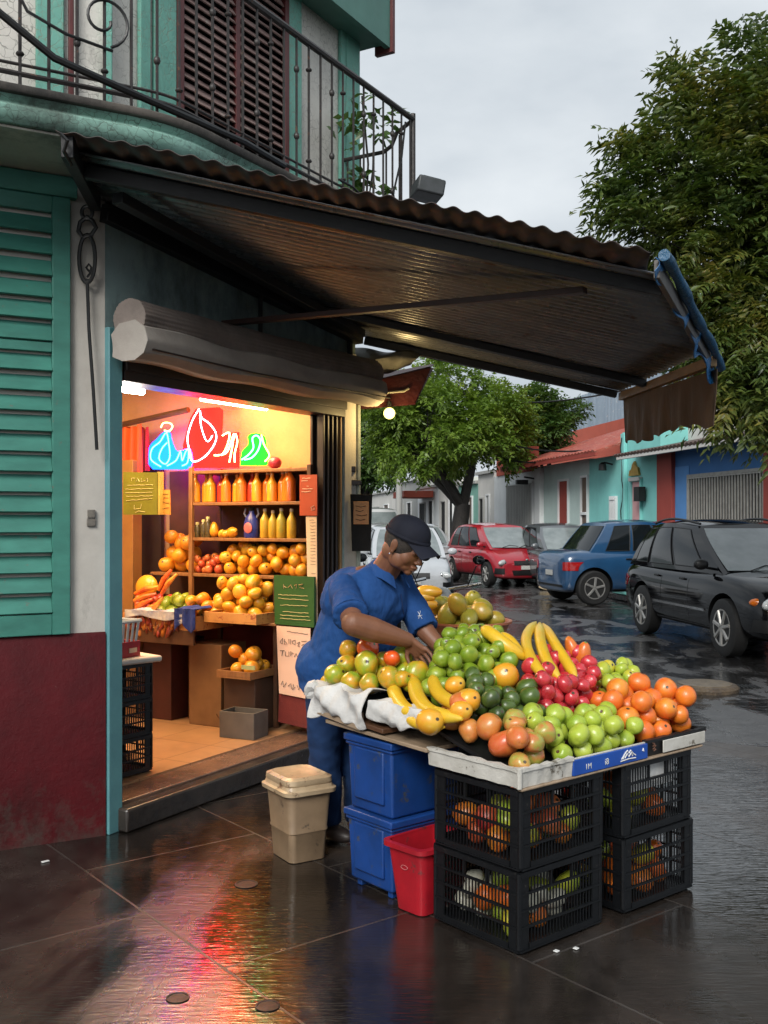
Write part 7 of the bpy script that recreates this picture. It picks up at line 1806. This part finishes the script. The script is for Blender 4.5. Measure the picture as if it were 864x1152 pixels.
def leaves(name, pts, dirs, size, mat, parent, nl=12, length=.35, ratio=.28, droop=.5, rng=None, per=.11):
    """sprays of leaflets; pts (n,3) base points, dirs (n,3) growth directions"""
    n = len(pts); D = dirs/np.linalg.norm(dirs, axis=1)[:, None]
    up_ = np.array([0, 0, 1.0]); S_ = np.cross(D, up_+rng.normal(0, .35, (n, 3))); S_ /= np.linalg.norm(S_, axis=1)[:, None]+1e-9; U = np.cross(S_, D)
    V = []; 
    for j in range(nl):
        t = (j+.5)/nl; side = 1 if j % 2 else -1
        L_ = length*(.8+.4*rng.random((n, 1)))
        base = pts+D*(t*L_)-up_*(droop*(t**2)*L_*.6)
        ld = D*(.55+.2*rng.random((n, 1)))+S_*side*(.75+.3*rng.random((n, 1)))+U*rng.normal(0, .25, (n, 1))-up_*droop*.55
        ld /= np.linalg.norm(ld, axis=1)[:, None]
        wd = np.cross(ld, U+rng.normal(0, .35, (n, 3))); wd /= np.linalg.norm(wd, axis=1)[:, None]+1e-9
        s = size*(.75+.5*rng.random((n, 1)))
        nn = np.cross(ld, wd)
        a = base; b = base+ld*s*.42+wd*s*ratio*.5-nn*s*.05; c = base+ld*s-up_*s*.12; d = base+ld*s*.42-wd*s*ratio*.5-nn*s*.05; mid = base+ld*s*.45+nn*s*.03
        V.append(np.stack([a, b, c, d, mid], 1))
    V = np.concatenate(V, 0); q = len(V); co = V.reshape(-1, 3)
    me = bpy.data.meshes.new(name); me.vertices.add(len(co)); me.vertices.foreach_set('co', co.ravel())
    b_ = np.arange(q)[:, None]*5; tri = np.concatenate([b_+np.array([0, 1, 4]), b_+np.array([1, 2, 4]), b_+np.array([2, 3, 4]), b_+np.array([3, 0, 4])], 1).reshape(-1, 3)
    me.loops.add(tri.size); me.loops.foreach_set('vertex_index', tri.ravel().astype(np.int32)); me.polygons.add(len(tri)); me.polygons.foreach_set('loop_start', np.arange(0, tri.size, 3, dtype=np.int32)); me.polygons.foreach_set('loop_total', np.full(len(tri), 3, dtype=np.int32))
    me.update(calc_edges=True); me.validate(); me.materials.append(mat); o = bpy.data.objects.new(name, me); COL.objects.link(o); o.parent = parent; return o
M_bark = pm('dark_wet_bark', (.032, .026, .022), (.018, .015, .013), 6, .6, .1, 1.0, 22, dist=.03)
def tree(name, label, base, trunk_h, cen, rad, mat, seed, nspray, size, length, ratio, droop, tr=.2, nclump=60, nl=12, lean=(0, 0), clump_r=.55, low=-1.0, extra=None, nlimb=7):
    rng = np.random.default_rng(seed); o = thing(name, label, 'tree', base)
    cen = np.array(cen, float)-np.array(base, float); rad = np.array(rad, float)
    # clump centres
    C = []
    while len(C) < nclump:
        p = rng.normal(0, 1, 3); p /= np.linalg.norm(p); r = rng.uniform(.35, 1.0)**.6*(1+.16*math.sin(p[0]*5+seed)+.12*math.sin(p[2]*7+p[1]*4))
        if p[2]*r < low: continue
        C.append(cen+p*r*rad)
    C = np.array(C)
    if extra is not None: C = np.concatenate([C, np.array(extra)-np.array(base, float)])
    m = MB(); fork = Vector((lean[0], lean[1], trunk_h)); m.tube([(0, 0, 0), (lean[0]*.15, lean[1]*.15, trunk_h*.35), (lean[0]*.55, lean[1]*.55, trunk_h*.75), fork], [tr*1.25, tr, tr*.92, tr*.85], 12)
    ends = []
    for i in range(nlimb):
        a = 2*math.pi*i/nlimb+seed; tgt = Vector(cen)+Vector((rad[0]*.55*math.cos(a), rad[1]*.55*math.sin(a), rad[2]*random.uniform(-.2, .5)))
        mid = fork.lerp(tgt, .5)+Vector((random.uniform(-.2, .2), random.uniform(-.2, .2), -.12)); m.tube([fork-Vector((0, 0, .1)), fork.lerp(mid, .5), mid, tgt], [tr*.58, tr*.48, tr*.36, tr*.16], 8); ends.append((mid, tgt))
    MIDS = []
    for ci, c in enumerate(C):
        c = Vector(c); md, tg = min(ends, key=lambda e: (e[1]-c).length); s0 = md.lerp(tg, random.uniform(.2, .9)); md2 = s0.lerp(c, .5)+Vector((random.uniform(-.1, .1), random.uniform(-.1, .1), .05)); m.tube([s0, s0.lerp(md2, .5)+Vector((random.uniform(-.06, .06), random.uniform(-.06, .06), random.uniform(-.02, .08))), md2, md2.lerp(c, .5)+Vector((0, 0, random.uniform(.0, .06))), c], [tr*.10, tr*.08, tr*.06, tr*.04, tr*.03], 5)
        if extra is not None and ci >= len(C)-len(extra)*1: MIDS += [np.array(md2), np.array(md2.lerp(c, .55)), np.array(s0.lerp(md2, .5))]
    m.build('trunk', M_bark, o)
    if MIDS: C = np.concatenate([np.array(MIDS), C])
    k_ = max(1, nspray//len(C)); P = []; D = []
    n_ex = 0 if extra is None else len(extra)
    for ci, c in enumerate(C):
        q = rng.normal(0, 1, (k_, 3)); q /= np.linalg.norm(q, axis=1)[:, None]; q[:, 2] = q[:, 2]*.8+.1
        cr_ = clump_r*rng.uniform(.65, 1.25)
        if ci >= len(C)-n_ex: cr_ *= .5; q = q[:max(8, k_//2)]
        P.append(c+q*(rng.random((len(q), 1))**.5)*cr_); out = (c-cen)/rad; D.append(q*.8+out*.7+rng.normal(0, .3, (len(q), 3)))
    leaves('crown', np.concatenate(P), np.concatenate(D), size, mat, o, nl, length, ratio, droop, rng); return o
M_lf1 = leafmat('bright_foliage', [(.06, .12, .018), (.14, .23, .03), (.23, .30, .045)])
M_lf2 = leafmat('dark_foliage', [(.03, .07, .018), (.06, .12, .025), (.10, .16, .035)])
M_lf3 = leafmat('olive_foliage', [(.026, .056, .016), (.062, .105, .025), (.12, .15, .032), (.24, .19, .035)])
random.seed(4)
tree('street_tree', 'big round bright green street tree with a dark forked trunk across the street', (2.2, 30.5, RZ), 2.1, (1.75, 30.5, 4.25), (2.35, 2.2, 1.75), M_lf1, 3, 5200, .15, .34, .42, .35, .27, 85, 9, (.15, 0), .55, -.62, nlimb=5)
tree('street_tree', 'smaller dark green tree right of the big round tree', (5.1, 33.5, RZ), 2.2, (4.95, 33.5, 4.6), (1.15, 1.1, 1.25), M_lf2, 9, 2200, .15, .32, .40, .4, .14, 36, 9, (.0, 0), .45, -.7)
tree('street_tree', 'dark tree far left behind the hanging bulb and the corner pipes', (-.9, 44, RZ), 2.2, (-.9, 44, 5.0), (2.9, 2.2, 2.4), M_lf2, 14, 2600, .22, .42, .42, .4, .2, 50, 9, (.0, 0), .7, -.7)
ex = [at(700, 232, 10.0), at(716, 205, 10.0), at(722, 172, 10.1), at(745, 160, 10.2), at(772, 88, 10.3), at(776, 120, 10.2), at(712, 250, 9.8), at(845, 62, 10.2), at(855, 90, 10.2), at(838, 440, 9.6), at(850, 462, 9.6), at(818, 448, 9.6), at(740, 190, 10), at(800, 130, 10.1), at(780, 400, 9.9), at(730, 230, 10), at(760, 170, 10), at(790, 330, 9.7), at(830, 380, 9.6), at(828, 100, 10)]
tree('roadside_tree', 'large olive green tree with long drooping sprays leaning in from the right edge', (5.75, 10.9, RZ), 2.7, (5.5, 10.6, 3.95), (1.95, 1.9, 1.5), M_lf3, 22, 9500, .115, .36, .30, .60, .20, 120, 14, (-.3, 0), .46, -.50, [tuple(e) for e in ex])
# plant on the balcony
bpp = thing('balcony_plant', 'leafy potted plant at the far end of the iron balcony', 'potted plant', W(2.0, -.27, 3.377))
rng = np.random.default_rng(5); n = 60; P = rng.normal(0, 1, (n, 3))*np.array([.085, .085, .0])+np.array([.02, -.02, 0]); P[:, 2] = np.concatenate([rng.uniform(.12, .42, 38), rng.uniform(.62, .92, 22)])
leaves('foliage', P, rng.normal(0, 1, (n, 3))+np.array([0, 0, .4]), .085, M_lf2, bpp, 4, .10, .5, .3, rng)
m = MB(); m.tube([(0, 0, .1), (.02, -.02, .5), (-.02, 0, .95)], .008, 6); m.tube([(0, 0, .1), (.05, -.04, .45), (.06, -.05, .8)], .006, 6); m.build('stem', M_bark, bpp)
m = MB(); m.lathe([(.07, 0), (.10, .13), (.105, .14), (.09, .14)], 18); m.build('pot', M_eaveb, bpp)
